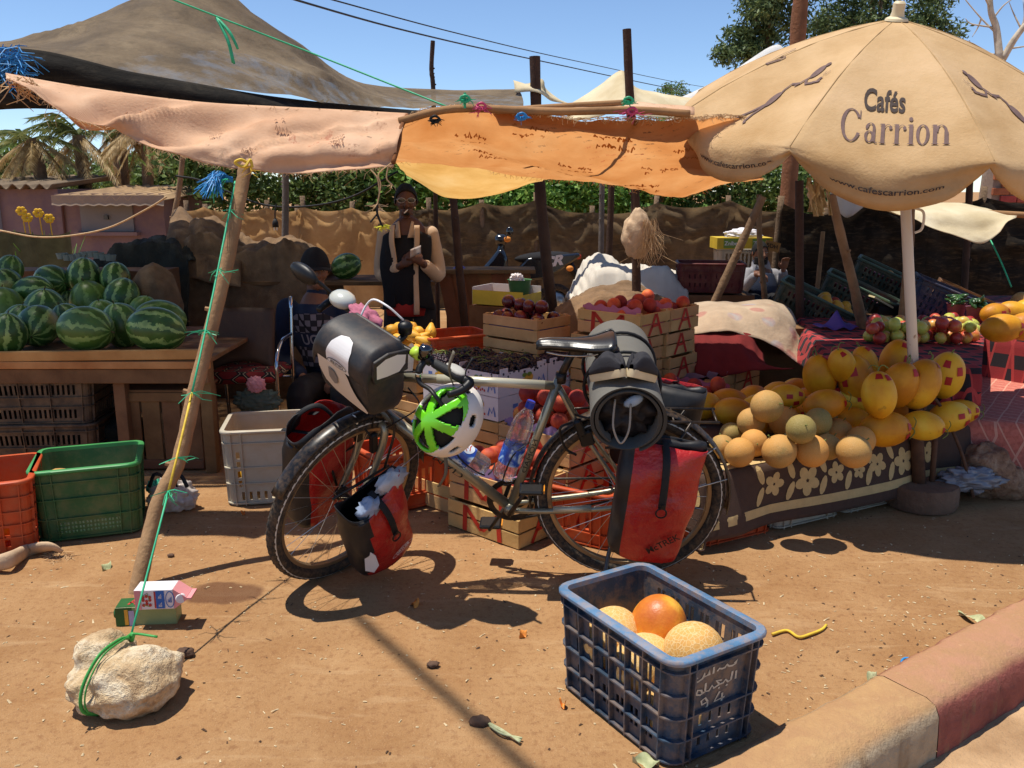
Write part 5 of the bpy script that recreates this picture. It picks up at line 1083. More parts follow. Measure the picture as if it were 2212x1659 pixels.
def shoe(label, loc, yaw, pitch, s=1):
    t = bthing('shoe', label, 'shoe', loc); t['group'] = 'pair of shoes on the mat'
    R = (Matrix.Rotation(yaw, 4, 'Z') @ Matrix.Rotation(pitch, 4, 'X'))
    o = V(loc); T = OFF[t.name] @ Matrix.Translation(o) @ R
    def out(k): return (.038+.012*sin(pi*min(1, k*1.1))**1-.010*(k > .9)*(k-.9)*8)*(1 if k > .06 else .8)
    b = MB(); b.T = T; n = 14; L = .205
    ringz = (0, .012, .026)
    vs = []
    for z in ringz:
        for k in range(2*n):
            a = 2*pi*k/(2*n); y = -L/2*cos(a); kk = (y+L/2)/L; w = (.032+.014*kk-.006*max(0, .5-kk))*abs(sin(a))**.55; vs.append(V((math.copysign(w, sin(a))*(1 if z else .94), y*(1 if z else .98), z)))
    N2 = 2*n; b.add(vs, [(i*N2+j, i*N2+(j+1) % N2, (i+1)*N2+(j+1) % N2, (i+1)*N2+j) for i in range(2) for j in range(N2)]+[tuple(range(N2))]); b.build('sole', SOLE, t, smooth=True, world=False, angle=.9)
    b = MB(); b.T = T
    def up(i, j):
        kk = i; y = -L/2+L*kk; w = (.032+.014*kk-.006*max(0, .5-kk))*max(.12, (1-(2*kk-1)**4))**.6; hgt = .026+(.075-.02*kk if kk < .42 else .075-.02*.42-(kk-.42)*.075)*max(.2, (1-(2*kk-1)**6))
        a = pi*(j if True else 0); op = .0
        x = w*cos(a); z = .024+(hgt-.024)*sin(a)**.8
        if kk < .42 and sin(a) > .8: z -= .03*min(1, (.42-kk)*8)*min(1, kk*10)
        return V((x, y, z))
    b.grid(up, 20, 16); b.build('upper', CANV, t, smooth=True, world=False, solid=.003)
    b = MB(); b.T = T
    for k in range(4): y = -.005+k*.018; b.tube(catmull([V((.022, y, .068-k*.004)), V((0, y+.004, .080-k*.005)), V((-.022, y, .068-k*.004))], 3), .0026, 5)
    b.build('laces', STRAP, t, smooth=True, world=False); return t
shoe('black canvas shoe with cream sole lying on the mat nearer the saddle', (.100, .205, .918), radians(205), radians(-26))
shoe('black canvas shoe with cream sole lying on the mat farther from the saddle', (.005, .205, .918), radians(155), radians(-26))
def bottle(label, base, ax, fill, seed):
    t = bthing('water_bottle', label, 'bottle', base); T = OFF[t.name]; R = frame(ax, (0, 1, 0)); q = 'clear_plastic'
    if q not in MATS:
        x = N(q); x.set(Roughness=.08, IOR=1.25); x.b.inputs['Transmission Weight'].default_value = .9; x.color('#dfe9f2'); x.b.inputs['Alpha'].default_value = .55; x.bump(x.noise(30, 3, .5), .25, .006)
    pr = [(0, .004), (.030, 0), (.041, .008), (.042, .03), (.0405, .05), (.042, .07), (.042, .145), (.0395, .155), (.042, .17), (.0415, .20), (.039, .215), (.041, .225), (.036, .255), (.022, .285), (.0145, .297), (.0145, .312)]
    b = MB(); b.T = T; b.lathe(pr, base, R, 28); o = b.build('bottle', MATS[q], t, smooth=True, world=False)
    b = MB(); b.T = T; b.lathe([(0, .330), (.0155, .330), (.0165, .326), (.0165, .306), (.0145, .304)], base, R, 20); b.build('cap', M('blue_cap', '#1f3fae', .4, .08, 9, 0), t, smooth=True, world=False, angle=.7)
    lm = 'bottle_label'
    if lm not in MATS:
        x = N(lm); x.set(Roughness=.3); vo = x.n('TexVoronoi'); vo.inputs['Scale'].default_value = 22; x.l(x.tc(), vo.inputs['Vector'])
        x.color(x.ramp(x.noise(18, 3, .5, dist=1.2), [(.35, '#1d3f9c'), (.5, '#2a57b8'), (.60, '#9fc3e6'), (.66, '#e9eef4'), (.72, '#2b58b5')]))
    b = MB(); b.T = T; b.lathe([(.0428, .072), (.0428, .143)], base, R, 28); lb = b.build('label', MATS[lm], t, smooth=True, world=False)
    def f(x, y):
        a = x/.0432+ {1: pi*.42, 2: pi*.42}[seed]; return T @ (base+R @ V((.0434*cos(a), .0434*sin(a), .108+y)))
    decal('label_oval', ring2(0, 0, .030, .027, 0, 0), f, M('oval_white', '#dfe7f0', .4, .05, 9, 0), lb, .012, world=False)
    decal('label_script', strokes([[(-.022, .0), (-.014, .012), (-.008, .0), (-.002, .010), (.004, .0), (.010, .010), (.016, .002), (.022, .012)], [(-.016, -.010), (.0, -.006), (.016, -.010)]], .004), lambda x, y: f(x, y)+(T.to_3x3() @ (R @ V((.0006*cos(x/.0432+pi*.42), .0006*sin(x/.0432+pi*.42), 0)))), M('label_red', '#c0473e', .4, .05, 9, 0), lb, .012, world=False)
    return t
bottle('clear water bottle with blue cap upright in the seat-tube cage', B1, STD, .1, 1)
bottle('clear water bottle lying along the down tube below the helmet', B2, DTD, .1, 2)
HC = V((.640, .155, .735)); hel = bthing('helmet', 'lime green and white cycling helmet hanging from the handlebar', 'helmet', HC-V((0, 0, .1)))
HAX = frame(V((.52, .78, .38)).normalized(), V((.60, -.1, -.75)))     # dome axis towards the viewer
GREEN = M('lime_shell', '#6fd320', .28, .06, 9, 0, spec=.6, coat=.3); HWH = M('white_shell', '#d9d3ca', .4, .08, 12, .04, spec=.5); FOAM = M('helmet_foam', '#1b1a1a', .8, .1, 20, .2)
def dome(th, ph, k=1.0):
    return HC+HAX @ V((.138*sin(th)*cos(ph)*k, .108*sin(th)*sin(ph)*k, .112*cos(th)*k))
def hole(th, ph):
    x = sin(th)*cos(ph); y = sin(th)*sin(ph)
    if th > 1.52: return False
    if .24 < th < .98:
        for k in range(6):
            d = (ph-k*pi/3-.35+pi) % (2*pi)-pi
            if abs(d) < pi/6-.115/sin(th)-(.05 if th > .85 else 0): return True
    if 1.20 < th < 1.42:
        for c_ in (.6, 1.35, 2.3, 3.3, 4.2, 5.2):
            d = (ph-c_+pi) % (2*pi)-pi
            if abs(d) < .17 and (abs(d)/.17)**4+(abs(th-1.31)/.11)**4 < 1: return True
    return False
for nm, test, mat in (('green_crown', lambda th: th < 1.02, GREEN), ('white_rim', lambda th: th >= 1.02, HWH)):
    b = nb(hel); NT, NP = 52, 112; TH = 1.72; vs = [dome(TH*i/NT, 2*pi*j/NP, 1+.012*(1 if (i/NT*TH) > 1.02 else 0)+.016*sin(4*2*pi*j/NP)*sin(TH*i/NT)**2*0) for i in range(NT+1) for j in range(NP)]; fs = []
    for i in range(NT):
        for j in range(NP):
            th = TH*(i+.5)/NT; ph = 2*pi*(j+.5)/NP
            lim_th = 1.02+.16*cos(2*ph)
            g_ = th < lim_th
            if (nm == 'green_crown') != g_: continue
            if hole(th, ph): continue
            fs.append((i*NP+j, i*NP+(j+1) % NP, (i+1)*NP+(j+1) % NP, (i+1)*NP+j))
    b.add(vs, fs); o = b.build(nm, mat, hel, smooth=True, world=False, solid=.012)
b = nb(hel); b.grid(lambda i, j: dome(1.62*i, 2*pi*j, .90), 14, 40); b.build('liner', FOAM, hel, smooth=True, world=False)
for s in (-1, 1):
    b = nb(hel); b.tube(catmull([dome(1.6, s*.5), HC+V((.03*s, -.02, -.10)), HC+V((.02, .0, -.20)), HC+V((.05, -.01, -.27))], 6) if s > 0 else catmull([dome(1.6, 2.4), HC+V((-.03, .0, .11)), HC+V((-.01, .03, .20)), HC+V((-.03, .04, .27))], 6), .009, 6, flat=.25); b.build('chin_strap', M('grey_strap', '#6b6456', .8, .1, 30, .2), hel, smooth=True, world=False)
b = nb(hel); b.tube(catmull([dome(1.6, 2.0), HC+V((-.06, .02, .16)), HC+V((-.09, .05, .25))], 6), .009, 6, flat=.25); b.build('chin_strap', STRAP, hel, smooth=True, world=False)
b = nb(hel); b.tube(catmull([HC+HAX @ V((.11*cos(a), .085*sin(a), -.03)) for a in (1.2, 2.0, 2.8, 3.6, 4.4)], 6), .016, 8, flat=.4); b.build('adjuster', BPL, hel, smooth=True, world=False)
# ================================================================== plastic crates
def crate_cols(L, W, r, us):
    cols = []
    for k in range(4):
        ln = (L, W, L, W)[k]
        for u in sorted(us[k]):
            t = (u-.5)*(ln-2*r)
            p = [(t, -W/2), (L/2, t), (-t, W/2), (-L/2, -t)][k]
            n = [(0, -1), (1, 0), (0, 1), (-1, 0)][k]; cols.append((p[0], p[1], n[0], n[1], k, u))
        c = [(L/2-r, -W/2+r), (L/2-r, W/2-r), (-L/2+r, W/2-r), (-L/2+r, -W/2+r)][k]
        for j in (1, 2, 3):
            a = -pi/2+k*pi/2+j*pi/8; cols.append((c[0]+r*cos(a), c[1]+r*sin(a), cos(a), sin(a), -1, 0))
    return cols
def plastic_crate(name, label, loc, yaw, mat, L=.53, W=.35, H=.31, holes=((), ()), ribs_v=((), ()), ribs_h=(), taper=.93, r=.035, rot=None, group=None, th=.0035, ribd=.012, rim_mat=None, lip=.020, cat='crate', ribs_hs=None):
    t = thing(name, label, cat, loc, yaw, group, rot)
    us = []; vs_ = {0.0, 1.0}
    for k in range(4):
        s = {0.0, 1.0}
        for (u0, u1, v0, v1) in holes[k % 2]: s |= {u0, u1}; vs_ |= {v0, v1}
        us.append(s)
    vr = sorted(vs_); cols = crate_cols(L, W, r, us); n = len(cols)
    def P(c, v, o=0.0):
        k = taper+(1-taper)*v; return V((c[0]*k+c[2]*o, c[1]*k+c[3]*o, v*H))
    b = MB(); m = len(vr); b.add([P(c, v) for c in cols for v in vr], [])
    fs = []
    for i in range(n):
        c, d = cols[i], cols[(i+1) % n]
        for j in range(m-1):
            if c[4] >= 0 and d[4] == c[4]:
                uc = (c[5]+d[5])/2; vc = (vr[j]+vr[j+1])/2
                if any(a < uc < e and f < vc < g for a, e, f, g in holes[c[4] % 2]): continue
            fs.append((i*m+j, ((i+1) % n)*m+j, ((i+1) % n)*m+j+1, i*m+j+1))
    b.f = fs; b.mi = [0]*len(fs); b.add([P(c, .012, -.002) for c in cols], [tuple(range(n))])
    b.build('basket', mat, t, world=False, solid=th)
    def band(v, o0, o1, h, nm, mt, bev=0, skip_short=False):
        pr = [(o0, -h/2), (o1, -h/2), (o1, h/2), (o0, h/2)] if not bev else [(o0, -h/2), (o1-bev, -h/2), (o1, -h/2+bev), (o1, h/2-bev), (o1-bev, h/2), (o0, h/2)]
        b2 = MB(); q = len(pr); b2.add([P(c, v, o)+V((0, 0, z)) for c in cols for o, z in pr], [(i*q+j, ((i+1) % n)*q+j, ((i+1) % n)*q+(j+1) % q, i*q+(j+1) % q) for i in range(n) for j in range(q) if not (skip_short and cols[i][4] in (1, 3) and cols[(i+1) % n][4] == cols[i][4])])
        return b2
    rim = band(1.0, -.006, lip, .016, 'rim', mat, .004).build('rim', rim_mat or mat, t, world=False, smooth=True, angle=radians(45))
    b = MB()
    for v in ribs_h: x = band(v, 0, ribd, .0045, '', mat, 0, ribs_hs is not None and v not in ribs_hs); b.add(x.v, x.f)
    for k in range(4):
        for u in ribs_v[k % 2]:
            ln = (L, W, L, W)[k]; tt = (u-.5)*(ln-2*r); p = [(tt, -W/2), (L/2, tt), (-tt, W/2), (-L/2, -tt)][k]; nn = [(0, -1), (1, 0), (0, 1), (-1, 0)][k]; tn = V((-nn[1], nn[0], 0))*.0022
            A = [P((p[0], p[1], nn[0], nn[1]), v, o)+tn*s for v in (.0, .985) for o in (0, ribd) for s in (-1, 1)]
            b.add(A, [(0, 1, 3, 2), (4, 6, 7, 5), (0, 4, 5, 1), (2, 3, 7, 6), (0, 2, 6, 4), (1, 5, 7, 3)])
    if b.v: b.build('ribs', mat, t, world=False)
    return t
def slots(n, v0, v1, w, a=.06, e=.94, pair=False):
    out = []
    for i in range(n):
        c = a+(e-a)*(i+.5)/n
        if pair: out += [(c-w*1.25, c-w*.25, v0, v1), (c+w*.25, c+w*1.25, v0, v1)]
        else: out.append((c-w/2, c+w/2, v0, v1))
    return out
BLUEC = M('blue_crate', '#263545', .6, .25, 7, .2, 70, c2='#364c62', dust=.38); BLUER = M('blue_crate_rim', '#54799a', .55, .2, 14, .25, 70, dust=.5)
hl = slots(6, .68, .86, .034, pair=True)+slots(6, .42, .60, .034, pair=True)+slots(6, .14, .32, .034, pair=True)
hs_ = slots(4, .30, .44, .05, .2, .8)+slots(4, .10, .24, .05, .2, .8)
CB = V((.411, 2.276, 0)); CBY = -1.018
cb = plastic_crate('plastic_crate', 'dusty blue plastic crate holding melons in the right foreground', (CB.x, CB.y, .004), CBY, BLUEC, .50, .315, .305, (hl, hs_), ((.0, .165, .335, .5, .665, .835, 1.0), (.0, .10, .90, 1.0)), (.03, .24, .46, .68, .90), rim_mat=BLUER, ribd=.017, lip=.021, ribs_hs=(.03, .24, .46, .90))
INKW = M('crate_paint', '#b9b1a2', .8, .2, 30, .1)
ar = [[(.30, .92), (.36, .98), (.33, .90), (.26, .88), (.18, .90)], [(.18, .90), (.14, .96), (.10, .90), (.04, .90), (-.02, .93), (-.06, .88)], [(-.14, .86), (-.14, 1.02)], [(-.22, .86), (-.24, .98), (-.25, .88), (-.32, .86), (-.32, .96), (-.36, .84), (-.46, .80), (-.52, .86), (-.46, .90)],
      [(.36, .72), (.36, .52)], [(.28, .74), (.26, .54), (.20, .52), (.14, .60), (.10, .54), (.02, .54)], [(.02, .54), (-.06, .66), (.06, .62)], [(.02, .54), (-.10, .50), (-.14, .58), (-.20, .48), (-.28, .50), (-.28, .70)], [(-.28, .50), (-.38, .46), (-.46, .50), (-.44, .60), (-.36, .56), (-.34, .48)], [(.16, .46), (.20, .44)], [(.0, .46), (.03, .45)],
      [(-.20, .22), (-.26, .34), (-.34, .30), (-.32, .20), (-.20, .22), (-.20, .12), (-.30, .02)], [(.04, .36), (-.06, .16), (.16, .18)], [(.10, .30), (.10, .02)]]
md = merge2d(strokes(ar, .042))
decal('lettering', xf2d(md, .17, .125), lambda x, y: V((.25*(.93+.07*((.130+y)/.305))+.0035, x*1.0, .130+y*1.0)), INKW, cb, 0, world=False)
ORC = M('orange_crate', '#c8481f', .5, .2, 6, .15, 60, c2='#da5a2a', dust=.25, transl=.15); GRC = M('green_crate', '#2d5d33', .5, .2, 6, .15, 60, dust=.18); GRR = M('green_crate_rim', '#3f8a4c', .45, .15, 9, .1, 60); WHC = M('white_crate', '#b9b09c', .5, .12, 5, .12, 60, dust=.22, transl=.12); DGC = M('dark_green_crate', '#26362c', .5, .2, 7, .15, 60, dust=.2); NVC = M('navy_crate', '#23304a', .5, .2, 7, .15, 60, dust=.2); MRC = M('maroon_crate', '#5b1d1f', .5, .2, 7, .15, 60, dust=.15); BRC = M('brown_crate', '#4a3b2e', .6, .2, 7, .15, 60, dust=.25)
ghl = [(.10+.09*i/1-.0+dx, .10+.09*i+dx+.022, .10+.06*j, .135+.06*j) for i in range(9) for dx in (0, .04) for j in range(3)]
ghs = [(.14+.08*i, .17+.08*i, .1+.07*j, .14+.07*j) for i in range(9) for j in range(3)]+[(.10, .13, .4+.09*j, .45+.09*j) for j in range(4)]+[(.86, .89, .4+.09*j, .45+.09*j) for j in range(4)]
g0 = G(150, 1172); g1 = G(300, 1150)
plastic_crate('plastic_crate', 'dark green plastic crate with a single melon near the left edge', (-1.87, 3.70, .004), radians(20), GRC, .41, .36, .31, (ghl, ghs), ((.0, .12, .88, 1.0), (.0, .12, .88, 1.0)), (.03, .32, .60, .84), rim_mat=GRR, lip=.018)
plastic_crate('plastic_crate', 'bright orange plastic crate at the left edge beside the green crate', (-2.23, 3.48, .004), radians(22), ORC, .42, .40, .31, (slots(4, .12, .22, .07)+slots(4, .28, .38, .07), slots(4, .12, .22, .07)+slots(4, .28, .38, .07)), ((.0, .2, .8, 1.0), (.0, .2, .8, 1.0)), (.03, .25, .42, .60, .80), lip=.018)
whs = slots(7, .07, .18, .05)+[(.06, .12, .25+.13*j, .34+.13*j) for j in range(4)]
plastic_crate('plastic_crate', 'off-white plastic crate on the ground behind the front wheel', (-1.20, 4.12, .004), radians(10), WHC, .36, .36, .36, (whs, whs), ((.0, .16, 1.0), (.0, .16, 1.0)), (.03, .30, .52, .85), lip=.016)
for i, (lb, z) in enumerate((('lower brown slotted crate under the watermelon table', 0.0), ('upper brown slotted crate under the watermelon table', .27))):
    plastic_crate('plastic_crate', lb, (-2.50, 4.62, z-.01), radians(4), BRC, .56, .36, .265, (slots(16, .12, .30, .028)+slots(16, .6, .8, .028), slots(9, .12, .3, .03)), ((.0, .33, .66, 1.0), (.0, 1.0)), (.04, .36, .55, .88), lip=.014)
plastic_crate('plastic_crate', 'orange-red plastic crate standing between the chair and the trader', D(975, 720, 5.35)-V((0, 0, .30)), radians(28), ORC, .42, .32, .30, (slots(9, .2, .75, .03), slots(6, .2, .75, .03)), ((0, 1), (0, 1)), (.05, .85), lip=.014)
def crate_row(lb, loc, yaw, mat): return plastic_crate('plastic_crate', lb, loc, yaw, mat, .40, .30, .235, (slots(5, .3, .7, .06, .2, .8), slots(3, .3, .7, .08, .2, .8)), ((.0, .14, .86, 1.0), (.0, .2, .8, 1.0)), (.04, .26, .92), lip=.014)
TE = V((.883, .469, 0)).normalized(); TNB = V((-TE.y, TE.x, 0)); TFL = V((.80, 3.40, 0)); TYAW = atan2(TE.y, TE.x); TZ = .33
for k, (lb, m, s) in enumerate((('orange plastic crate under the left end of the melon blanket', ORC, .20), ('pale grey plastic crate under the middle of the melon blanket', WHC, .62), ('second pale plastic crate under the melon blanket', WHC, 1.04))):
    p = TFL+TE*s+TNB*.17; crate_row(lb, (p.x, p.y, .002), TYAW, m)
p = TFL+TE*.2+TNB*.52; crate_row('orange plastic crate behind the rear wheel supporting the blanket', (p.x, p.y, .002), TYAW, ORC)
p = TFL+TE*-.26+TNB*.40; crate_row('orange plastic crate seen through the rear wheel spokes', (p.x, p.y, .002), TYAW+.5, ORC)
plastic_crate('plastic_crate', 'orange plastic crate behind the front fork of the bicycle', (-.53, 4.02, .002), radians(35), ORC, .38, .30, .27, (slots(5, .3, .7, .06, .2, .8), slots(4, .3, .7, .07, .2, .8)), ((.0, .2, .8, 1.0), (.0, .2, .8, 1.0)), (.04, .26, .92), lip=.014)
dsl = [q for j in range(4) for q in slots(12, .12+.2*j, .25+.2*j, .03)]
def tilted(lb, u, v, Y, yaw, mat, L=.56, W=.36, H=.27, pitch=24, roll=0, rim=None):
    p = D(u, v, Y); return plastic_crate('plastic_crate', lb, p, 0, mat, L, W, H, (dsl, slots(7, .2, .7, .05)), ((0, .5, 1), (0, 1)), (.04, .9), rot=(radians(roll), radians(pitch), radians(yaw)), rim_mat=rim, lip=.014)
DGR = M('dark_green_rim', '#4b5f4f', .5, .15, 9, .1)
tc1 = tilted('tilted dark green crate of mangoes with pink paper, nearest of three', 1735, 712, 6.2, -24, DGC, rim=DGR)
tc2 = tilted('tilted dark green crate with pink paper, middle of three', 1830, 690, 6.55, -24, DGC, rim=DGR)
tc3 = tilted('tilted dark green crate of peaches, farthest of three', 1892, 652, 7.1, -24, DGC, rim=DGR)
tc4 = tilted('tilted navy blue crate right of the umbrella pole', 2025, 705, 6.1, -20, NVC, pitch=22)
plastic_crate('plastic_crate', 'dark maroon plastic crate on the sacks behind the peach trays', D(1531, 628, 6.9), radians(-8), MRC, .50, .33, .22, (slots(9, .2, .35, .03)+slots(9, .5, .65, .03), slots(6, .2, .6, .04)), ((0, .5, 1), (0, 1)), (.05, .75), lip=.014)
plastic_crate('plastic_crate', 'white slatted crate stacked behind the seated trader on the right', D(1600, 524, 9.75)-V((0, 0, .485)), radians(-4), WHC, .52, .35, .42, (slots(9, .1, .42, .05)+slots(9, .5, .9, .05), slots(6, .1, .42, .07)), ((0, 1), (0, 1)), (.05, .46, .95), lip=.012)
# ================================================================== wooden trays
WOOD = M('tray_wood', '#bf9259', .8, .2, 5, .3, 70, c2='#d2a971', per_object=.16); WOODD = M('old_board', '#6e4a2e', .85, .3, 5, .5, 50, c2='#85603f', per_object=.2); PAINT = M('red_paint', '#b3301d', .7, .2, 14, .15, 60)
TA = radians(138); TL, TWD, TH_ = .42, .30, .135
def tray_proto():
    t = thing('wooden_tray', 'x', 'tray', (0, 0, 0)); bd = .008
    def slat(c, size): b = MB(); b.box(c, size, None, .0015); return b.build('slat', WOOD, t, world=False)
    for s in (-1, 1):
        for z, hh in ((.036, .062), (.102, .056)):
            slat((0, s*(TWD/2-bd/2), z), (TL, bd, hh)); slat((s*(TL/2-bd/2), 0, z), (bd, TWD-2*bd-.002, hh))
    for k in range(4): slat((0, -TWD/2+.045+k*(TWD-.09)/3, .006), (TL-.02, .058, .006))
    for sx in (-1, 1):
        for sy in (-1, 1): b = MB(); b.box((sx*(TL/2-.022), sy*(TWD/2-.022), .072), (.024, .024, .130)); b.build('corner_post', WOOD, t, world=False)
    return t
TPROTO = tray_proto(); TFIRST = [True]
def brushA(s=1.0): return strokes([[(-.40, -.48), (-.20, -.05), (-.02, .46), .13], [(.36, -.48), (.20, -.05), (.02, .46), .13], [(-.24, -.08), (.22, -.04), .12]], .1)
def brushM(s=1.0): return strokes([[(-.40, -.48), (-.38, .46), .10], [(-.38, .44), (.0, -.30), .11], [(.0, -.30), (.36, .42), .11], [(.36, .44), (.40, -.48), .10]], .1)
TRAYS = {}
def tray(key, label, P, z, left='M', right='A', yaw=TA, group='peach trays stacked behind the bicycle'):
    a = V((cos(yaw), sin(yaw), 0)); bb = V((sin(yaw), -cos(yaw), 0)); c = V((P[0], P[1], 0))+a*TL/2+bb*TWD/2
    if TFIRST[0]: t = TPROTO; TFIRST[0] = False
    else: t = copy_tree(TPROTO)
    for ch in [c_ for c_ in t.children if c_.name.startswith('lettering')]: bpy.data.objects.remove(ch)
    t.location = (c.x, c.y, z); t.rotation_euler = (0, 0, yaw); tag(t, label, 'tray', group)
    LET_TODO.append((t, left, right)); TRAYS[key] = t; return t
LET_TODO = []
P0 = V((.027, 3.402, 0)); a_ = V((cos(TA), sin(TA), 0)); b_ = V((sin(TA), -cos(TA), 0))
g1_ = 'wooden peach trays stacked behind the bicycle'
tray('f0', 'bottom wooden tray with red brushed letters in the front stack behind the bicycle', P0, .0); tray('f1', 'top wooden tray of peaches in the front stack behind the bicycle', P0+V((.008, .006, 0)), .138)
Q = P0+b_*.315
for k in range(3): tray('g%d' % k, ('bottom', 'middle', 'top')[k]+' wooden tray in the stack beside the rear wheel', Q+V((.006*k, .004*k, 0)), .138*k, 'A', 'A')
Q2 = P0+a_*.43+b_*.10
tray('h0', 'wooden tray on the ground left of the letter M stack', Q2, .0, '', '');
TOPC = D(1382, 734, 4.62); zt_ = TOPC.z
tt = [('m0', TOPC, zt_, 'M', 'A', 'top wooden peach tray painted M and A behind the grey mat'), ('m1', TOPC+b_*.305, zt_, '', 'A', 'top right wooden peach tray painted A beside the white sack')]
for key, P, z, l, r, lb in tt: tray(key, lb, P, z, l, r)
nz_ = int(zt_/.138)
names = ('second', 'third', 'fourth', 'fifth', 'sixth', 'seventh')
for k in range(nz_):
    z = zt_-.138*(k+1)
    tray('n%d' % k, names[k]+' wooden tray from the top in the tall A stack', TOPC+b_*.27+V((-.01*k % .03, 0, 0)), z, '', 'A'); tray('o%d' % k, names[k]+' wooden tray from the top below the letter M', TOPC+a_*.02+b_*-.035, z, 'M', 'A')
base = zt_-.138*nz_
b = MB(); c = TOPC+a_*.2+b_*.3; b.box((c.x, c.y, base/2-.02), (.8, .8, max(.02, base+.02)), Matrix.Rotation(TA, 3, 'Z')); tag(b.build('timber_platform', WOODD), 'low timber platform under the tall stack of trays', 'platform')
R1c = G(1521, 864, .41)
for k in range(3): tray('r%d' % k, ('bottom', 'middle', 'top')[k]+' wooden tray behind the small melons, painted A', R1c, .138*k, '', 'A')
R2c = D(1532, 822, 4.82)
for k in range(3): tray('s%d' % k, ('bottom', 'middle', 'top')[k]+' wooden tray lined with purple paper, farther stack', R2c, R2c.z-.138*(3-k), '', 'A')
R3c = R2c+b_*.32
for k in range(3): tray('t%d' % k, ('bottom', 'middle', 'top')[k]+' wooden tray in the stack right of the purple paper', R3c, R2c.z-.138*(3-k), '', 'A')
bpy.context.view_layer.update()
AM, MM = brushA(), brushM()
for t, l, r in LET_TODO:
    for which, side in ((l, 0), (r, 1)):
        if not which: continue
        m2 = AM if which == 'A' else MM
        if side == 0: f = lambda x, y: V((-x*TL*.62, TWD/2+.0025, .068+y*TH_*.92))
        else: f = lambda x, y: V((-TL/2-.0025, -x*TWD*.55, .068+y*TH_*.92))
        decal('lettering', m2, f, PAINT, t, 0, world=False)
CARD = M('white_card', '#d5cfd0', .6, .06, 5, .08, 60); PRB = M('print_blue', '#5b78b5', .6, .1, 9, 0); PRY = M('print_yellow', '#d9a53a', .6, .2, 30, 0); PRR = M('print_red', '#b2382f', .6, .1, 9, 0); PRG = M('print_green', '#6f8b3c', .6, .1, 9, 0)
def carton(label, P, z, L=.40, W=.28, H=.125, yaw=TA):
    a = V((cos(yaw), sin(yaw), 0)); bb = V((sin(yaw), -cos(yaw), 0)); c = V((P.x, P.y, 0))+a*W/2+bb*L/2
    t = thing('fruit_carton', label, 'carton', (c.x, c.y, z), yaw, 'printed white fruit cartons'); w = .004
    for nm, cc, sz in (('side', (0, L/2-w/2, H/2), (W, w, H)), ('side', (0, -L/2+w/2, H/2), (W, w, H)), ('side', (W/2-w/2, 0, H/2), (w, L-2*w, H)), ('side', (-W/2+w/2, 0, H/2), (w, L-2*w, H)), ('base', (0, 0, .004), (W-2*w, L-2*w, .006))):
        b = MB(); b.box(cc, sz); b.build(nm, CARD, t, world=False)
    for s in (-1, 1):
        for c_, z_ in (((s*(W/2-.03), -L/2+.004, H+.012), (.05, .005, .024)), ((-W/2+.004, s*(L/2-.05), H+.012), (.005, .06, .024))): b = MB(); b.box(c_, z_); b.build('tab', CARD, t, world=False)
    for face in (0, 1):
        f = (lambda x, y: V((-W/2-.002, -x, H/2+y))) if face == 0 else (lambda x, y: V((-x, L/2+.002, H/2+y)))
        for mat, dr in ((PRY, merge2d(ring2(.0, .0, .024, .03, 0, 0), ring2(.03, .012, .02, .018, 0, 0), ring2(-.03, -.005, .02, .018, 0, 0))), (PRG, merge2d(ring2(.02, .03, .02, .012, 0, 0), ring2(-.02, .03, .02, .012, 0, 0))), (PRR, merge2d(*[ring2(-.055+.018*k, -.036+.006*(k % 2), .007, .007, 0, 0) for k in range(7)])), (PRB, merge2d(rect2(-.115, -.01, -.075, .012), rect2(-.115, -.03, -.07, -.022), strokes([[(.085, -.04), (.10, .0), (.12, -.025), (.135, .01), (.15, -.04)]], .012)))):
            x0 = .0 if face else .03; decal('print', xf2d(dr, 1, 1, x0, 0) if face == 0 else xf2d(dr, .8, 1, 0, 0), f, mat, t, 0, world=False)
    return t
C0 = D(1074, 905, 4.28); CZ = .30
cP = V((G(1076, 912, .27).x, G(1076, 912, .27).y, 0))
carton('lower printed white carton below the grapes', cP, .272); carton('upper printed white carton heaped with black grapes, left one', cP, .400)
carton('lower printed white carton right of the first', cP+b_*.41, .272); carton('upper printed white carton heaped with black grapes, right one', cP+b_*.41, .400)
carton('printed white carton behind the first heap of grapes', cP+a_*.30, .400)
for i, (P, lb) in enumerate(((cP, 'left'), (cP+b_*.41, 'right'))):
    for k in range(2): tray('u%d%d' % (i, k), ('lower', 'upper')[k]+' wooden tray under the %s white cartons' % lb, P+V((.0, .0, 0)), .134*k, '', '')
tray('u30', 'lower wooden tray under the rear white carton', cP+a_*.43, 0, '', ''); tray('u31', 'upper wooden tray under the rear white carton', cP+a_*.43, .134, '', '');
carton('printed white carton below the rear grapes', cP+a_*.30, .272)
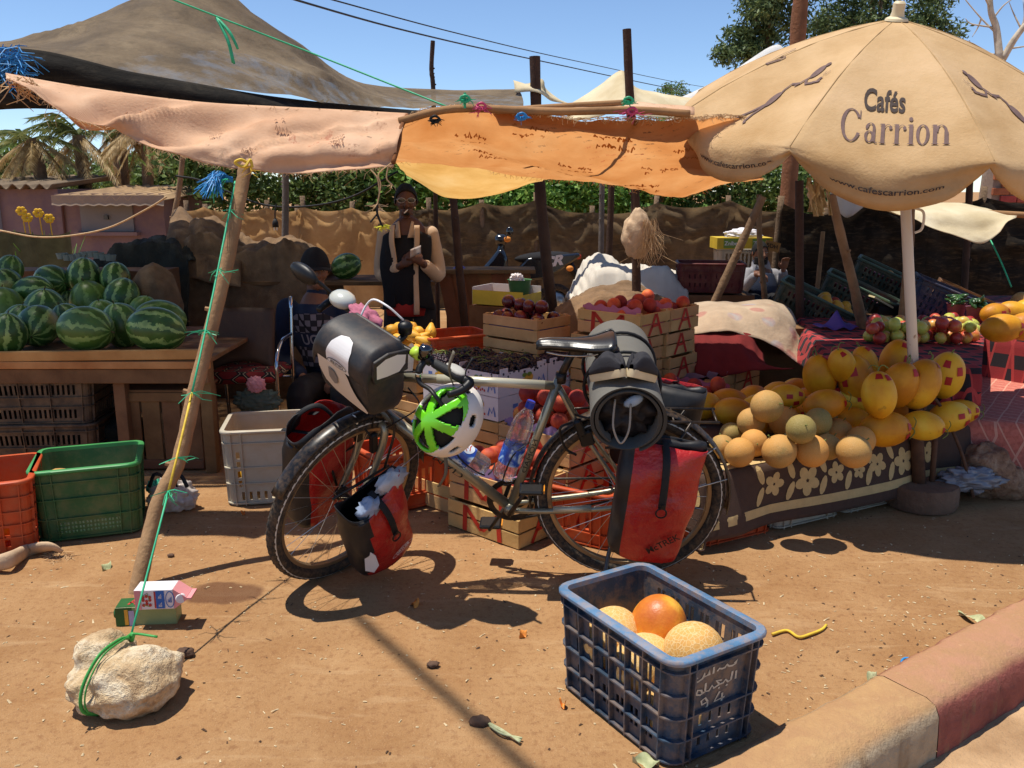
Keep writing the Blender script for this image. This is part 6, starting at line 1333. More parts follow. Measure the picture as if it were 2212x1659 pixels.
# ================================================================== fruit
def fruit_mat(nm, stops, scale=5, rough=.45, bump=.05, per=.25, spots=None, axis_grad=None, spec=.35, net=None):
    q = N(nm); q.set(Roughness=rough); q.b.inputs['Specular IOR Level'].default_value = spec
    oi = q.n('ObjectInfo'); ad = q.n('VectorMath', operation='ADD'); q.l(q.tc(), ad.inputs[0])
    cx = q.n('CombineXYZ'); q.l(q.math('MULTIPLY', oi.outputs['Random'], 37.0), cx.inputs[0]); q.l(q.math('MULTIPLY', oi.outputs['Random'], 11.0), cx.inputs[1]); q.l(cx.outputs[0], ad.inputs[1]); P = ad.outputs[0]
    f = q.noise(scale, 4, .55, P)
    f = q.math('ADD', f, q.math('MULTIPLY', q.math('SUBTRACT', oi.outputs['Random'], .5), per))
    c = q.ramp(f, stops)
    if spots: c = q.mix(q.math('MULTIPLY', q.ramp(q.noise(spots[1], 4, .7, P), [(.62, .0), (.7, 1.0)]), spots[2]), c, spots[0])
    h = q.noise(scale*14, 4, .6, P)
    if net:
        vo = q.n('TexVoronoi', feature='DISTANCE_TO_EDGE'); vo.inputs['Scale'].default_value = net[0]; q.l(P, vo.inputs['Vector']); k = q.ramp(vo.outputs[0], [(.03, 1.0), (.10, .0)]); c = q.mix(q.math('MULTIPLY', k, net[2]), c, net[1]); h = q.math('ADD', h, q.math('MULTIPLY', k, .8))
    q.color(c); q.bump(h, .25, bump*.1); return q.m
PEACHM = fruit_mat('peach_skin', [(.25, '#6d1d20'), (.45, '#9d3226'), (.62, '#c4572f'), (.8, '#dc9440')], 9, .65); APPLEM = fruit_mat('apple_skin', [(.25, '#9c2f28'), (.42, '#c4573c'), (.56, '#d0a04a'), (.75, '#b4bb52')], 11, .35, per=.9, spec=.5); DAPPLE = fruit_mat('dark_apple_skin', [(.3, '#3d0f14'), (.6, '#64181d'), (.8, '#7d2a26')], 9, .25, spec=.6); CANT = fruit_mat('small_melon_skin', [(.2, '#8a7a40'), (.5, '#b58a4b'), (.8, '#c88f45')], 9, .7, per=.8, spots=('#6f6a3a', 12, .35), net=(150, '#c9b083', .18)); CANARY = fruit_mat('canary_skin', [(.25, '#b8740f'), (.45, '#cf9016'), (.62, '#dca621'), (.8, '#dfba34')], 7, .5, per=.45, spots=('#8a6420', 13, .5)); NETM = fruit_mat('netted_melon_skin', [(.25, '#c9924a'), (.5, '#d8a860'), (.75, '#dcb572')], 6, .75, per=.1, net=(80, '#e6cf9e', .5)); MANGOM = fruit_mat('mango_skin', [(.3, '#c98b22'), (.5, '#d8a030'), (.62, '#a8452a'), (.8, '#8e2b25')], 9, .4, per=.3); ORIPE = fruit_mat('ripe_melon_skin', [(.25, '#b5531f'), (.48, '#d47f2a'), (.62, '#efb13c'), (.8, '#f6cc52')], 9, .4, per=.0, spec=.5); PEARM = fruit_mat('pear_skin', [(.3, '#c28a24'), (.6, '#d8a637'), (.8, '#d9b44e')], 8, .5, spots=('#7d5a22', 16, .5)); PEPPER = fruit_mat('pepper_skin', [(.3, '#23401c'), (.6, '#365a25'), (.8, '#4b7430')], 6, .3, spec=.6)
def wm_mat():
    q = N('watermelon_skin'); q.set(Roughness=.38); q.b.inputs['Specular IOR Level'].default_value = .45
    oi = q.n('ObjectInfo'); sp = q.n('SeparateXYZ'); q.l(q.tc(), sp.inputs[0])
    ang = q.math('ARCTAN2', sp.outputs[1], sp.outputs[0])
    cx = q.n('CombineXYZ'); q.l(q.math('MULTIPLY', oi.outputs['Random'], 50.0), cx.inputs[0]); ad = q.n('VectorMath', operation='ADD'); q.l(q.tc(), ad.inputs[0]); q.l(cx.outputs[0], ad.inputs[1]); P = ad.outputs[0]
    jag = q.noise(26, 4, .65, P); s = q.math('SINE', q.math('ADD', q.math('MULTIPLY', ang, 9.0), q.math('MULTIPLY', q.math('SUBTRACT', jag, .5), 7.0)))
    pale = q.ramp(s, [(.40, .0), (.62, 1.0)]); pale = q.math('MULTIPLY', pale, q.ramp(q.noise(20, 3, .6, P), [(.3, .45), (.55, 1.0)]))
    dark = q.ramp(q.noise(12, 4, .6, P), [(.3, '#263f17'), (.7, '#446e2c')])
    base = q.mix(q.math('MULTIPLY', pale, .85), dark, '#9ab565')
    base = q.mix(q.math('MULTIPLY', q.ramp(q.math('FRACT', q.math('MULTIPLY', oi.outputs['Random'], 5.7)), [(.55, .0), (.8, .8)]), q.ramp(jag, [(.3, .55), (.7, 1.0)])), base, '#6b8a36')
    q2 = q.math('ADD', q.math('MULTIPLY', sp.outputs[0], 5.0), q.math('MULTIPLY', sp.outputs[1], 3.0))
    base = q.mix(q.math('MULTIPLY', q.ramp(q.math('ADD', q2, q.math('MULTIPLY', q.noise(6, 3, .6, P), .25)), [(.72, .0), (.86, .85)]), 1.0), base, '#c8b168')
    q.color(base); q.bump(q.noise(60, 3, .6), .08, .003); return q.m
WMM = wm_mat(); STEMM = M('fruit_stem', '#6f7a3e', .8, .3, 20, .3, 80); STEMB = M('dry_stem', '#5d4a2e', .9, .3, 20, .3, 80)
def proto(name, mat, build, parts=()):
    b = MB(); build(b); me_o = b.build(name, mat, None, smooth=True); me = me_o.data; bpy.data.objects.remove(me_o)
    ps = []
    for nm, m, fn in parts: b = MB(); fn(b); o = b.build(nm, m, None, smooth=True); ps.append((nm, o.data)); bpy.data.objects.remove(o)
    return (name, me, ps)
def place(pr, loc, rot=(0, 0, 0), scale=1.0, label=None, cat=None, group=None, parts=True):
    name, me, ps = pr; o = bpy.data.objects.new(name, me); COL.objects.link(o); o.location = loc; o.rotation_euler = rot; o.scale = scale if isinstance(scale, (tuple, Vector)) else (scale,)*3
    tag(o, label, cat, group)
    if parts:
        for nm, d in ps: c = bpy.data.objects.new(nm, d); COL.objects.link(c); c.parent = o
    return o
def apple_shape(r, dimple=.28):
    def f(b): b.ell((0, 0, 0), r, None, 18, 12, lambda d: 1-dimple*max(0, abs(d.z)-.72)*1.4+.03*(1-abs(d.z)));
    return f
def stem_fn(z, l, r=.0025): return lambda b: b.tube([(0, 0, z), (l*.15, 0, z+l*.6), (l*.3, 0, z+l)], [r, r*.8, r], 5)
def peach_fn(b): b.ell((0, 0, 0), (.041, .041, .039), None, 20, 14, lambda d: 1-.05*max(0, 1-abs(d.x)*6)*(d.y > 0)-.12*max(0, d.z-.85)*3)
PEA = proto('peach', PEACHM, peach_fn); APP = proto('apple', APPLEM, apple_shape(.036), [('stem', STEMB, stem_fn(.026, .014, .0018))]); DAP = proto('apple', DAPPLE, apple_shape(.040), [('stem', STEMB, stem_fn(.03, .014, .0018))])
CAN = proto('melon', CANT, lambda b: b.ell((0, 0, 0), (.064, .064, .062), None, 24, 16, lambda d: 1+.008*cos(10*atan2(d.y, d.x))*(1-d.z*d.z)-.06*max(0, d.z-.9)*4), [('stem', STEMM, stem_fn(.056, .018, .003))])
def canary_fn(b): b.ell((0, 0, 0), (.080, .080, .112), None, 28, 20, lambda d: 1+.012*cos(9*atan2(d.y, d.x)+2*d.z)*(1-d.z*d.z)+.05*max(0, abs(d.z)-.8))
def sticker(th0, ph0, w):
    def f(b):
        def P(i, j): th = th0+(i-.5)*w; ph = ph0+(j-.5)*w/max(.3, sin(th0)); d = V((sin(th)*cos(ph), sin(th)*sin(ph), cos(th))); return V((d.x*.0825, d.y*.0825, d.z*.1145))
        b.grid(P, 4, 4)
    return f
STK = M('red_sticker', '#a8201f', .5, .12, 20, 0)
def vine(z0):
    def f(b): b.tube(catmull([V((0, 0, z0)), V((.012, .004, z0+.022)), V((.035, .015, z0+.03)), V((.062, .02, z0+.012))], 5), [.0045, .003, .003, .0025], 6); b.tube(catmull([V((.012, .004, z0+.022)), V((-.02, .01, z0+.035)), V((-.045, .0, z0+.02))], 4), .0022, 5)
    return f
CNY = [proto('melon', CANARY, canary_fn, [('sticker', STK, sticker(.62, -1.9, .36)), ('sticker', STK, sticker(.75, -1.1, .34)), ('stem', STEMM, vine(.108))]), proto('melon', CANARY, canary_fn, [('sticker', STK, sticker(.5, -1.5, .34)), ('stem', STEMM, vine(.108))]), proto('melon', CANARY, canary_fn, [('sticker', STK, sticker(1.1, -1.2, .36)), ('sticker', STK, sticker(.8, -2.1, .34)), ('sticker', STK, sticker(1.5, -1.8, .34)), ('stem', STEMM, stem_fn(.11, .02, .004))])]
WML = proto('watermelon', WMM, lambda b: b.ell((0, 0, 0), (.118, .118, .140), None, 32, 22, lambda d: 1+.012*fbm((d.x*2, d.y*2, d.z*2), 1, 2)), [('stem', STEMB, stem_fn(.138, .02, .004))])
PER = proto('pear', PEARM, lambda b: b.lathe([(0, -.042), (.02, -.040), (.034, -.022), (.037, -.002), (.030, .022), (.018, .045), (.012, .058), (.004, .064), (0, .064)], (0, 0, 0), None, 18), [('stem', STEMB, stem_fn(.062, .02, .002))])
MNG = proto('mango', MANGOM, lambda b: b.ell((0, 0, 0), (.048, .042, .066), None, 20, 14, lambda d: 1+.08*d.x*max(0, d.z)))
GRP = MB();
def settle(u, v, r, ztab, placed, y0, y1, inside=None):
    best = None; Y = y0
    while Y < y1:
        p = D(u, v, Y); z = (ztab(p.x, Y) if callable(ztab) else ztab)+r
        for (q, rq) in placed:
            dx = p.x-q.x; dy = Y-q.y; s = (r+rq)*.965; dd = dx*dx+dy*dy
            if dd < s*s: z = max(z, q.z+sqrt(s*s-dd))
        e = max(abs(p.z-z), .02)+.25*z
        if best is None or e < best[0]: best = (e, V((p.x, Y, z)))
        Y += .012
    placed.append((best[1], r)); return best[1]
rng = random.Random(77)
ORD = ('leftmost', 'second from left', 'third from left', 'fourth from left', 'fifth from left', 'sixth from left', 'seventh from left', 'eighth from left', 'ninth from left', 'tenth from left', 'eleventh from left', 'twelfth from left')
def rank(objs, what, rows):
    it = sorted([(proj(o.location), o) for o in objs], key=lambda q: q[0][0])
    for lo, hi, nm in rows:
        k = [o for (u, v), o in it if lo <= v < hi]
        for i, o in enumerate(k):
            if i < 12: o['label'] = '%s, %s in the %s' % (what, ORD[i], nm)
WT0 = D(-60, 790, 4.42); WT1 = D(455, 758, 4.42); WTZ = .622; PLK = M('sun_toned_plank', '#b87a40', .8, .2, 4, .3, 40, c2='#d09a5e', per_object=.15)  # sunlight on the front rail is put into a brighter wood colour
wt = thing('stall_table', 'rough plank table at left piled with watermelons', 'table', ((WT0.x+WT1.x)/2, 4.9, 0))
x0, x1 = WT0.x-.5, WT1.x
def plank(c, size, mat, nm='plank', par=wt, R=None): b = MB(); b.box(c, size, R, .003); return b.build(nm, mat, par)
for k in range(7): plank(((x0+x1)/2, 4.50+k*.155, WTZ-.014), (x1-x0-.01, .150, .024), WOODD)
plank(((x0+x1)/2, 4.415, WTZ+.012), (x1-x0, .026, .050), PLK, 'front_rail', R=Matrix.Rotation(-.012, 3, 'Y')); plank(((x0+x1)/2+.01, 4.410, WTZ-.035), (x1-x0-.03, .022, .038), PLK, 'front_rail'); plank(((x0+x1)/2, 4.425, WTZ-.095), (x1-x0-.04, .03, .075), WOODD, 'apron')
for x in (x0+.1, x1-.5, x1-.05):
    for y in (4.47, 5.4): plank((x, y, (WTZ-.03+gz(x, y))/2), (.06, .06, WTZ-.03-gz(x, y)), WOODD, 'leg')
wl = []
WMG = 'watermelons piled on the plank table'
wspec = [(18, 744, 38, 0), (87, 745, 43, 1), (188, 733, 47, 2), (339, 722, 46, 3), (265, 716, 42, 4), (-60, 735, 44, 5), (46, 704, 38, 6), (150, 700, 38, 7), (346, 689, 44, 8), (224, 690, 38, 9), (10, 664, 47, 10), (97, 669, 48, 11), (196, 649, 49, 12), (263, 645, 43, 13), (-70, 665, 45, 14), (309, 668, 36, 15), (150, 655, 36, 16), (70, 624, 40, 17), (112, 600, 40, 18), (181, 594, 41, 19), (250, 608, 37, 20), (18, 612, 33, 21), (21, 580, 32, 22), (-60, 600, 38, 23)]
wlab = {11: 'pale green watermelon standing upright in the middle of the heap', 12: 'round striped watermelon with yellow ground spot atop the heap', 2: 'long watermelon with pale spot lying on the front plank edge', 3: 'dark striped watermelon at the right front corner of the table', 1: 'small round watermelon with navel facing out at the front edge', 0: 'yellowish watermelon at the front left corner of the table', 22: 'small pale watermelon at the top left of the heap', 8: 'dark watermelon resting behind the right front corner one'}
for u, v, rp, k in wspec:
    r = rp*mpp(4.75)*1.06; p = settle(u, v, r, WTZ, wl, 4.44+r, 5.8)
    s = r/.125; hz = k in (2, 3, 8, 17, 18); rot = (rng.uniform(-.4, .4), (pi/2 if hz else 0)+rng.uniform(-.35, .35), rng.uniform(0, 6.28)) if k not in (1,) else (pi/2+.3, 0, .2)
    if hz: rot = (rng.uniform(-.3, .3), pi/2+rng.uniform(-.2, .2), rng.uniform(-.3, .3))
    place(WML, p, rot, (s, s, s*(1.08 if hz else 1.0)), wlab.get(k, 'striped green watermelon in the heap on the plank table'), 'watermelon', None if k in wlab else WMG)
rank([o for o in COL.objects if o.get('group') == WMG], 'striped watermelon', ((0, 640, 'back row of the heap'), (640, 705, 'middle row of the heap'), (705, 999, 'front row on the plank table')))
tableT = thing('trestle_table', 'low plank table behind the two traders with one watermelon', 'table', (D(745, 620, 6.9).x, 6.9, gz(0, 6.9)))
tz = D(745, 605, 6.9).z
for k in range(4): plank((D(740, 600, 6.9).x, 6.7+.14*k, tz), (1.5, .135, .03), WOODD, par=tableT)
for sx in (-.6, .6): plank((D(740, 600, 6.9).x+sx, 6.9, (tz+gz(0, 6.9))/2-.01), (.06, .06, tz-gz(0, 6.9)-.03), WOODD, 'leg', par=tableT)
place(WML, D(748, 575, 6.85)+V((0, 0, 0)), (.3, 1.2, .4), .85, 'lone watermelon on the table behind the seated man', 'watermelon')
def blanket_pt(s, t):
    TD = .78; P = TFL+TE*s; wav = .012*fbm((s*3, t*3, 0), 1, 3)
    if t <= TD-.03: q = P+TNB*(TD-t); z = TZ+wav*.5
    else:
        k = (t-TD+.03); arc = .05
        if k < arc: a = k/arc*pi/2*.92; q = P+TNB*(.03-arc*sin(a)*.6); z = TZ+wav*.5-arc*(1-cos(a))*.6
        else: h = k-arc; q = P-TNB*(.002+.12*h+.020*sin(s*9+1.5*sin(s*4))*min(1, h*6)); z = TZ-.03-h*.98
    return V((q.x, q.y, z))
BLB = M('blanket_brown', '#4d3a30', .95, .12, 30, .5, 220, bdist=.006); BLC = M('blanket_cream', '#c4a874', .95, .12, 30, .5, 220, bdist=.006)
bl = thing('blanket', 'brown blanket with cream flowers draped over the melon table', 'blanket', (TFL.x+.7, TFL.y+.5, TZ))
SL = 1.66; HANG = .265
def bp(s, t):
    if s < 0:   # left end drapes over the corner
        k = -s; p = blanket_pt(0, t); return V((p.x-TE.x*(.02+.10*k), p.y-TE.y*(.02+.10*k), max(.02, p.z-(k**1.0)*.98+.0)))
    return blanket_pt(s, t)
b = MB(); b.grid(lambda i, j: bp(-.26+(SL+.26)*i, (.78+HANG)*j), 90, 60); b.build('cloth', BLB, bl, smooth=True, solid=.006)
def bmap(s, t, off=.006):
    e = 2e-3; P = bp(s, t); n_ = (bp(s+e, t)-P).cross(bp(s, t+e)-P); n_ = n_.normalized()
    if n_.dot(V((0, -.6, 1))) < 0: n_ = -n_
    return P+n_*off
def flower(s0, t0, r, rot=0):
    it = []
    for k in range(5):
        a = rot+k*2*pi/5; vs, fs = ring2(0, 0, r*.52, r*.40, 0, 0, n=10); it.append(([(s0+cos(a)*(r*.62+x)-sin(a)*y, t0+sin(a)*(r*.62+x)+cos(a)*y) for x, y in vs], fs))
    return it
it = []
FT = .78+.085
for k, (s, r) in enumerate(((.36, .050), (.55, .062), (.72, .045), (.86, .034), (.98, .050), (1.16, .060), (1.34, .05))): it += flower(s, FT+.012*(k % 2), r, k*.4)
for s in (.28, .455, .64, .79, .92, 1.07, 1.25):
    for dt, w in ((-.05, .022), (.045, .026)): vs, fs = ring2(0, 0, .018, .045, 0, 0, n=10); it.append(xf2d((vs, fs), 1, 1, s, FT+dt, .4*(1 if dt > 0 else -1)))
decal('flower_pattern', merge2d(*it), lambda x, y: bmap(x, y), BLC, bl, .03)
decal('stripe_pattern', merge2d(rect2(-.25, .78+.175, SL-.02, .78+.215), rect2(.0, .745, SL-.05, .765)), lambda x, y: bmap(x, y), BLC, bl, .05)
it = [strokes([[(.02+.05*k, .52), (.06+.05*k, .60), (.03+.05*k, .68), (.09+.05*k, .75)] for k in range(5)], .02), ring2(.12, .70, .09, .045, .06, .025), ring2(.40, .70, .11, .05, .08, .03), strokes([[(.2, .62), (.5, .66), (.8, .62), (1.1, .68), (1.5, .62)]], .025), ring2(.75, .70, .1, .04, .07, .02), ring2(1.1, .71, .1, .04, .06, .02), ring2(-.10, .70, .05, .09, .02, .04)]
decal('scroll_pattern', merge2d(*it), lambda x, y: bmap(x, y), BLC, bl, .03)
b = MB(); c = TFL+TE*(SL/2)+TNB*.40
for k in range(5): b.box(TFL+TE*(SL/2)+TNB*(.08+.155*k)+V((0, 0, TZ-.024)), (SL-.04, .145, .020), Matrix.Rotation(TYAW, 3, 'Z'))
tp = thing('board_top', 'board top on crates beneath the brown blanket', 'table', (c.x, c.y, TZ-.035)); b.build('boards', WOODD, tp)
for s in (.10, .80, 1.52):
    for y in (.10, .66):
        p = TFL+TE*s+TNB*y; hgt = TZ-.034; b = MB(); b.box((p.x, p.y, hgt/2), (.07, .07, hgt)); b.build('block', WOODD, tp)
ml = []
def tabz(x, y): return TZ+.008
for row, (tn, n_) in enumerate(((.30, 7), (.49, 7), (.66, 6))):
    for k in range(n_):
        q = TFL+TE*(.52+.165*k+.05*(row % 2))+TNB*tn; r = .078; ml.append((V((q.x, q.y, TZ+.008+r)), r)); place(CNY[k % 3], ml[-1][0], (rng.uniform(-.3, .3), pi/2+rng.uniform(-.3, .1), rng.uniform(-.8, .8)), r/.088, 'yellow canary melon in the pile on the blanket', 'melon', 'yellow melons piled on the blanket')
ks = [(1560, 957, 25), (1598, 968, 29), (1684, 966, 33), (1753, 980, 32), (1845, 966, 33), (1629, 949, 28), (1788, 961, 27), (1718, 949, 28), (1580, 928, 24), (1860, 943, 29), (1810, 937, 30), (1756, 929, 32), (1695, 903, 33), (1623, 903, 29), (1657, 873, 33), (1776, 892, 33), (1767, 905, 28), (1730, 930, 28)]
for u, v, rp in ks:
    r = rp*mpp(3.95)*1.02; p = settle(u, v, r, tabz, ml, 3.45, 4.5); s = r/.064
    place(CAN, p, (rng.uniform(-1.2, 1.2), rng.uniform(-1.2, 1.2), rng.uniform(0, 6)), s, 'small round tan melon in the pile on the brown blanket', 'melon', 'small tan melons on the blanket')
ys_ = [(1911, 928, 41, 'h'), (1994, 911, 38, 'h'), (2052, 892, 37, 'h'), (2076, 882, 30, 'h'), (1837, 903, 34, 'h'), (1699, 860, 30, 'h'), (1718, 838, 29, 'h'), (1782, 866, 36, 'h'), (1850, 870, 34, 'h'), (1950, 880, 34, 'h'), (1771, 814, 42, 'u'), (1850, 819, 44, 'u'), (1899, 853, 42, 'u'), (1988, 830, 44, 'u'), (2043, 811, 43, 'u'), (1942, 833, 40, 'u'), (1819, 790, 34, 'u'), (1935, 778, 36, 'u'), (1868, 784, 34, 'u')]
ylab = {0: 'yellow melon lying on its side at the front beside the umbrella pole', 4: 'yellow melon with red stickers lying low between the tan melons', 10: 'upright yellow melon with two red stickers at the left top of the pile', 14: 'upright yellow melon at the right end of the pile', 12: 'upright yellow melon with one red sticker in the front centre of the pile', 17: 'yellow melon catching the sunlight behind the umbrella pole'}
for k, (u, v, rp, o) in enumerate(ys_):
    r = rp*mpp(4.15); s = r/.088
    if o == 'u': p = G(u, v, TZ+(.262 if v > 795 else .33)); ml.append((p, r))
    else: p = settle(u, v, r, tabz, ml, 3.6, 4.9)
    s *= rng.uniform(.86, 1.02); rot = (rng.uniform(-.4, .4), rng.uniform(-.5, .5), rng.uniform(-1.2, 1.2)) if o == 'u' else (rng.uniform(-.3, .3), pi/2+rng.uniform(-.3, .1), rng.uniform(-.6, .6))
    place(CNY[k % 3], p, rot, s, ylab.get(k, 'yellow canary melon in the pile on the blanket'), 'melon', None if k in ylab else 'yellow melons piled on the blanket')
rank([o for o in COL.objects if o.get('group') == 'small tan melons on the blanket'], 'small tan melon', ((0, 915, 'top row on the blanket'), (915, 955, 'middle row on the blanket'), (955, 1100, 'front row on the blanket')))
rank([o for o in COL.objects if o.get('group') == 'yellow melons piled on the blanket'], 'yellow melon', ((0, 842, 'upper row of the blanket pile'), (842, 870, 'hidden back row of the blanket pile'), (870, 895, 'inner row of the blanket pile'), (895, 1100, 'lowest row of the blanket pile')))
def fill_tray(t, pr, n, label, group, r=.041, zb=.02, cat='peach', heap=.0, bounds=(.17, .115), skip=0, levels=2):
    mw = Matrix.Translation(t.location) @ Matrix.Rotation(t.rotation_euler.z, 4, 'Z'); pl_ = []; c = 0; tries = 0
    while c < n and tries < 6000:
        tries += 1; x = rng.uniform(-bounds[0], bounds[0]); y = rng.uniform(-bounds[1], bounds[1]); z = zb+r
        for (q, rq) in pl_:
            d2 = (x-q.x)**2+(y-q.y)**2; s = 2*r*.97
            if d2 < s*s: z = max(z, q.z+sqrt(s*s-d2))
        if z > zb+r+levels*r*1.75*(1-heap*0): continue
        if z > zb+r*2.6 and (abs(x) > bounds[0]*.8 or abs(y) > bounds[1]*.8): continue
        pl_.append((V((x, y, z)), r)); c += 1
        place(pr, mw @ V((x, y, z)), (rng.uniform(-2, 2), rng.uniform(-2, 2), rng.uniform(0, 6)), r/.041 if pr is PEA else 1.0, label, cat, group, parts=(pr is not PEA))
def filler(t, mat, h=.10, name='tray_lining', label='dark packing under the fruit'):
    b = MB(); b.box((0, 0, .012+h/2), (TL-.03, TWD-.03, h)); o = b.build('lining', mat, t, world=False)
PAPER = M('purple_paper', '#8a6d92', .8, .15, 14, .4, 30); PAPERP = M('pink_paper', '#b06a82', .8, .15, 14, .4, 30); PAPERD = M('grey_purple_paper', '#6f6478', .8, .15, 14, .4, 30)
for key in ('f1', 'g2', 'm0', 'm1', 'r2'): filler(TRAYS[key], PAPERP, .055)
fill_tray(TRAYS['f1'], PEA, 26, 'red peach in the tray just behind the bicycle frame', 'peaches in the front tray', zb=.07, levels=1.4)
fill_tray(TRAYS['g2'], PEA, 30, 'red peach in the heaped tray beside the rear wheel', 'peaches in the heaped tray', zb=.07, levels=2.4)
fill_tray(TRAYS['m0'], PEA, 12, 'peach in the top tray painted M', 'peaches in the top left tray', zb=.07, levels=1); fill_tray(TRAYS['m1'], PEA, 9, 'peach in the top tray painted A', 'peaches in the top right tray', zb=.07, levels=1)
fill_tray(TRAYS['r2'], PEA, 7, 'large dark peach on pink paper behind the tan melons', 'peaches on pink paper', r=.044, zb=.07, levels=1)
for key in ('s2', 't2'):
    t = TRAYS[key]; b = MB(); b.grid(lambda i, j: V(((i-.5)*(TL-.03), (j-.5)*(TWD-.03), .125+.03*sin(j*14+2*sin(i*5))+.008*fbm((i*9, j*9, 0), 1, 3))), 30, 30); b.build('paper', PAPERD, t, smooth=True, world=False)
for key, m in (('r2', PAPERP), ('m0', PAPERP), ('m1', PAPERP), ('g2', PAPER), ('f1', PAPER)):
    t = TRAYS[key]; b = MB(); b.grid(lambda i, j: V(((i-.5)*(TL-.03), (TWD/2-.014)*(1 if key != 'r2' else -1)-.002-.010*j, .075+.085*j+.008*sin(i*30))), 30, 4); b.build('paper', m, t, smooth=True, world=False)
GRPM = fruit_mat('grape_skin', [(.3, '#17111a'), (.6, '#2a1c2a'), (.8, '#45303c')], 30, .45, spec=.5)
def grapes(label, c, rx, ry, h, n, yaw, seed):
    rg = random.Random(seed); t = thing('grape_heap', label, 'grapes', c); b = MB(); Rz = Matrix.Rotation(yaw, 3, 'Z')
    ico = [V(p) for p in ((0, 0, 1), (.894, 0, .447), (.276, .851, .447), (-.724, .526, .447), (-.724, -.526, .447), (.276, -.851, .447), (.724, .526, -.447), (-.276, .851, -.447), (-.894, 0, -.447), (-.276, -.851, -.447), (.724, -.526, -.447), (0, 0, -1))]
    fi = [(0, 1, 2), (0, 2, 3), (0, 3, 4), (0, 4, 5), (0, 5, 1), (1, 6, 2), (2, 7, 3), (3, 8, 4), (4, 9, 5), (5, 10, 1), (2, 6, 7), (3, 7, 8), (4, 8, 9), (5, 9, 10), (1, 10, 6), (11, 7, 6), (11, 8, 7), (11, 9, 8), (11, 10, 9), (11, 6, 10)]
    for _ in range(n):
        x = rg.uniform(-1, 1); y = rg.uniform(-1, 1); top = h*(1-.55*max(abs(x), abs(y))**2)+.02*fbm((x*3, y*3, seed), 1, 2); p = V(c)+Rz @ V((x*rx, y*ry, max(.0, top-rg.random()**2*.03))); r = rg.uniform(.0085, .0115)
        b.add([p+q*r for q in ico], fi)
    o = b.build('berries', GRPM, t, smooth=True); tag(o, kind='stuff')
    b = MB()
    for _ in range(16):
        x, y = rg.uniform(-.9, .9), rg.uniform(-.9, .9); p = V(c)+Rz @ V((x*rx, y*ry, h*.9)); b.tube(catmull([p, p+V((rg.uniform(-.03, .03), rg.uniform(-.03, .03), .012)), p+V((rg.uniform(-.07, .07), rg.uniform(-.05, .05), .004))], 4), .0022, 5)
    tag(b.build('stalks', STEMM, t, smooth=True), kind='stuff'); return t
for i, (P, lb) in enumerate(((cP, 'left'), (cP+b_*.41, 'right'))):
    c = P+a_*.14+b_*.20; grapes('heap of black grapes in the %s white carton' % lb, (c.x, c.y, .50), .135, .195, .075, 1500, TA, 5+i)
c = cP+a_*.44+b_*.2; grapes('heap of black grapes in the rear white carton', (c.x, c.y, .50), .135, .19, .075, 1200, TA, 9)
pt_ = tray('pear', 'wooden tray of pears lined with clear plastic', cP+a_*.75+b_*.10, .43, '', '')
for k in range(3): tray('pb%d' % k, ('bottom', 'middle', 'upper')[k]+' wooden tray under the pears', cP+a_*.75+b_*.10, .138*k+.01, '', '')
filler(TRAYS['pear'], CARD, .06); fill_tray(TRAYS['pear'], PER, 22, 'yellow pear in the plastic-lined tray', 'pears in the tray', r=.036, zb=.07, cat='pear', levels=1.5)
FILM = M('plastic_film', '#a9a29c', .25, .1, 9, .4, 40, spec=.6, transl=.4)
b = MB(); L_ = Matrix.Translation(pt_.location) @ Matrix.Rotation(TA, 4, 'Z')
b.grid(lambda i, j: L_ @ V(((i-.5)*(TL+.01), TWD/2+.006+.03*j+.012*sin(i*16)*j, .14-.16*j+.02*sin(i*23)*(1-j))), 40, 8); b.grid(lambda i, j: L_ @ V((-TL/2-.006-.03*j-.012*sin(i*16)*j, (i-.5)*TWD, .14-.14*j)), 30, 8)
fo = b.build('film', FILM, None, smooth=True); tag(fo, 'crumpled clear plastic film over the edge of the pear tray', 'plastic film')
da = tray('da', 'wooden tray of dark red apples left of the letter M tray', D(1160, 742, 4.85), D(1160, 742, 4.85).z, '', ''); zda = da.location.z
for k in range(int(zda/.138)): tray('db%d' % k, names[k]+' wooden tray under the dark red apples', D(1160, 742, 4.85), zda-.138*(k+1), '', '')
zb_ = zda-.138*int(zda/.138); q = da.location; b = MB(); b.box((q.x, q.y, zb_/2), (.5, .4, zb_), Matrix.Rotation(TA, 3, 'Z')); tag(b.build('timber_platform', WOODD), 'low board under the stack of dark apple trays', 'platform')
filler(da, PAPERD, .06); fill_tray(da, DAP, 16, 'dark red apple in the tray left of the letter M', 'dark red apples', r=.040, zb=.07, cat='apple', levels=1.4)
def plaid(nm, a, c, sc, line, rot=0.0):
    q = N(nm); q.set(Roughness=.95); ck = q.n('TexChecker'); ck.inputs['Scale'].default_value = sc; q.l(q.mapped((1, 1, 1), (0, 0, rot)), ck.inputs[0]); ck.inputs[1].default_value = (*lin(a), 1); ck.inputs[2].default_value = (*lin(c), 1)
    bk = q.n('TexBrick'); bk.offset = 0; bk.inputs['Scale'].default_value = sc; bk.inputs['Brick Width'].default_value = 1; bk.inputs['Row Height'].default_value = 1; bk.inputs['Mortar Size'].default_value = .06; q.l(q.mapped((1, 1, 1), (0, 0, rot)), bk.inputs[0])
    q.color(q.mix(bk.outputs['Fac'], ck.outputs[0], line)); q.bump(q.noise(150, 3, .6), .4, .004); return q.m
PLA = plaid('red_black_plaid', '#8e2a2c', '#241c22', 12.0, '#a83a38'); PNKC = M('pink_cloth', '#b5524a', .95, .14, 40, .5, 180, c2='#d07a6a')
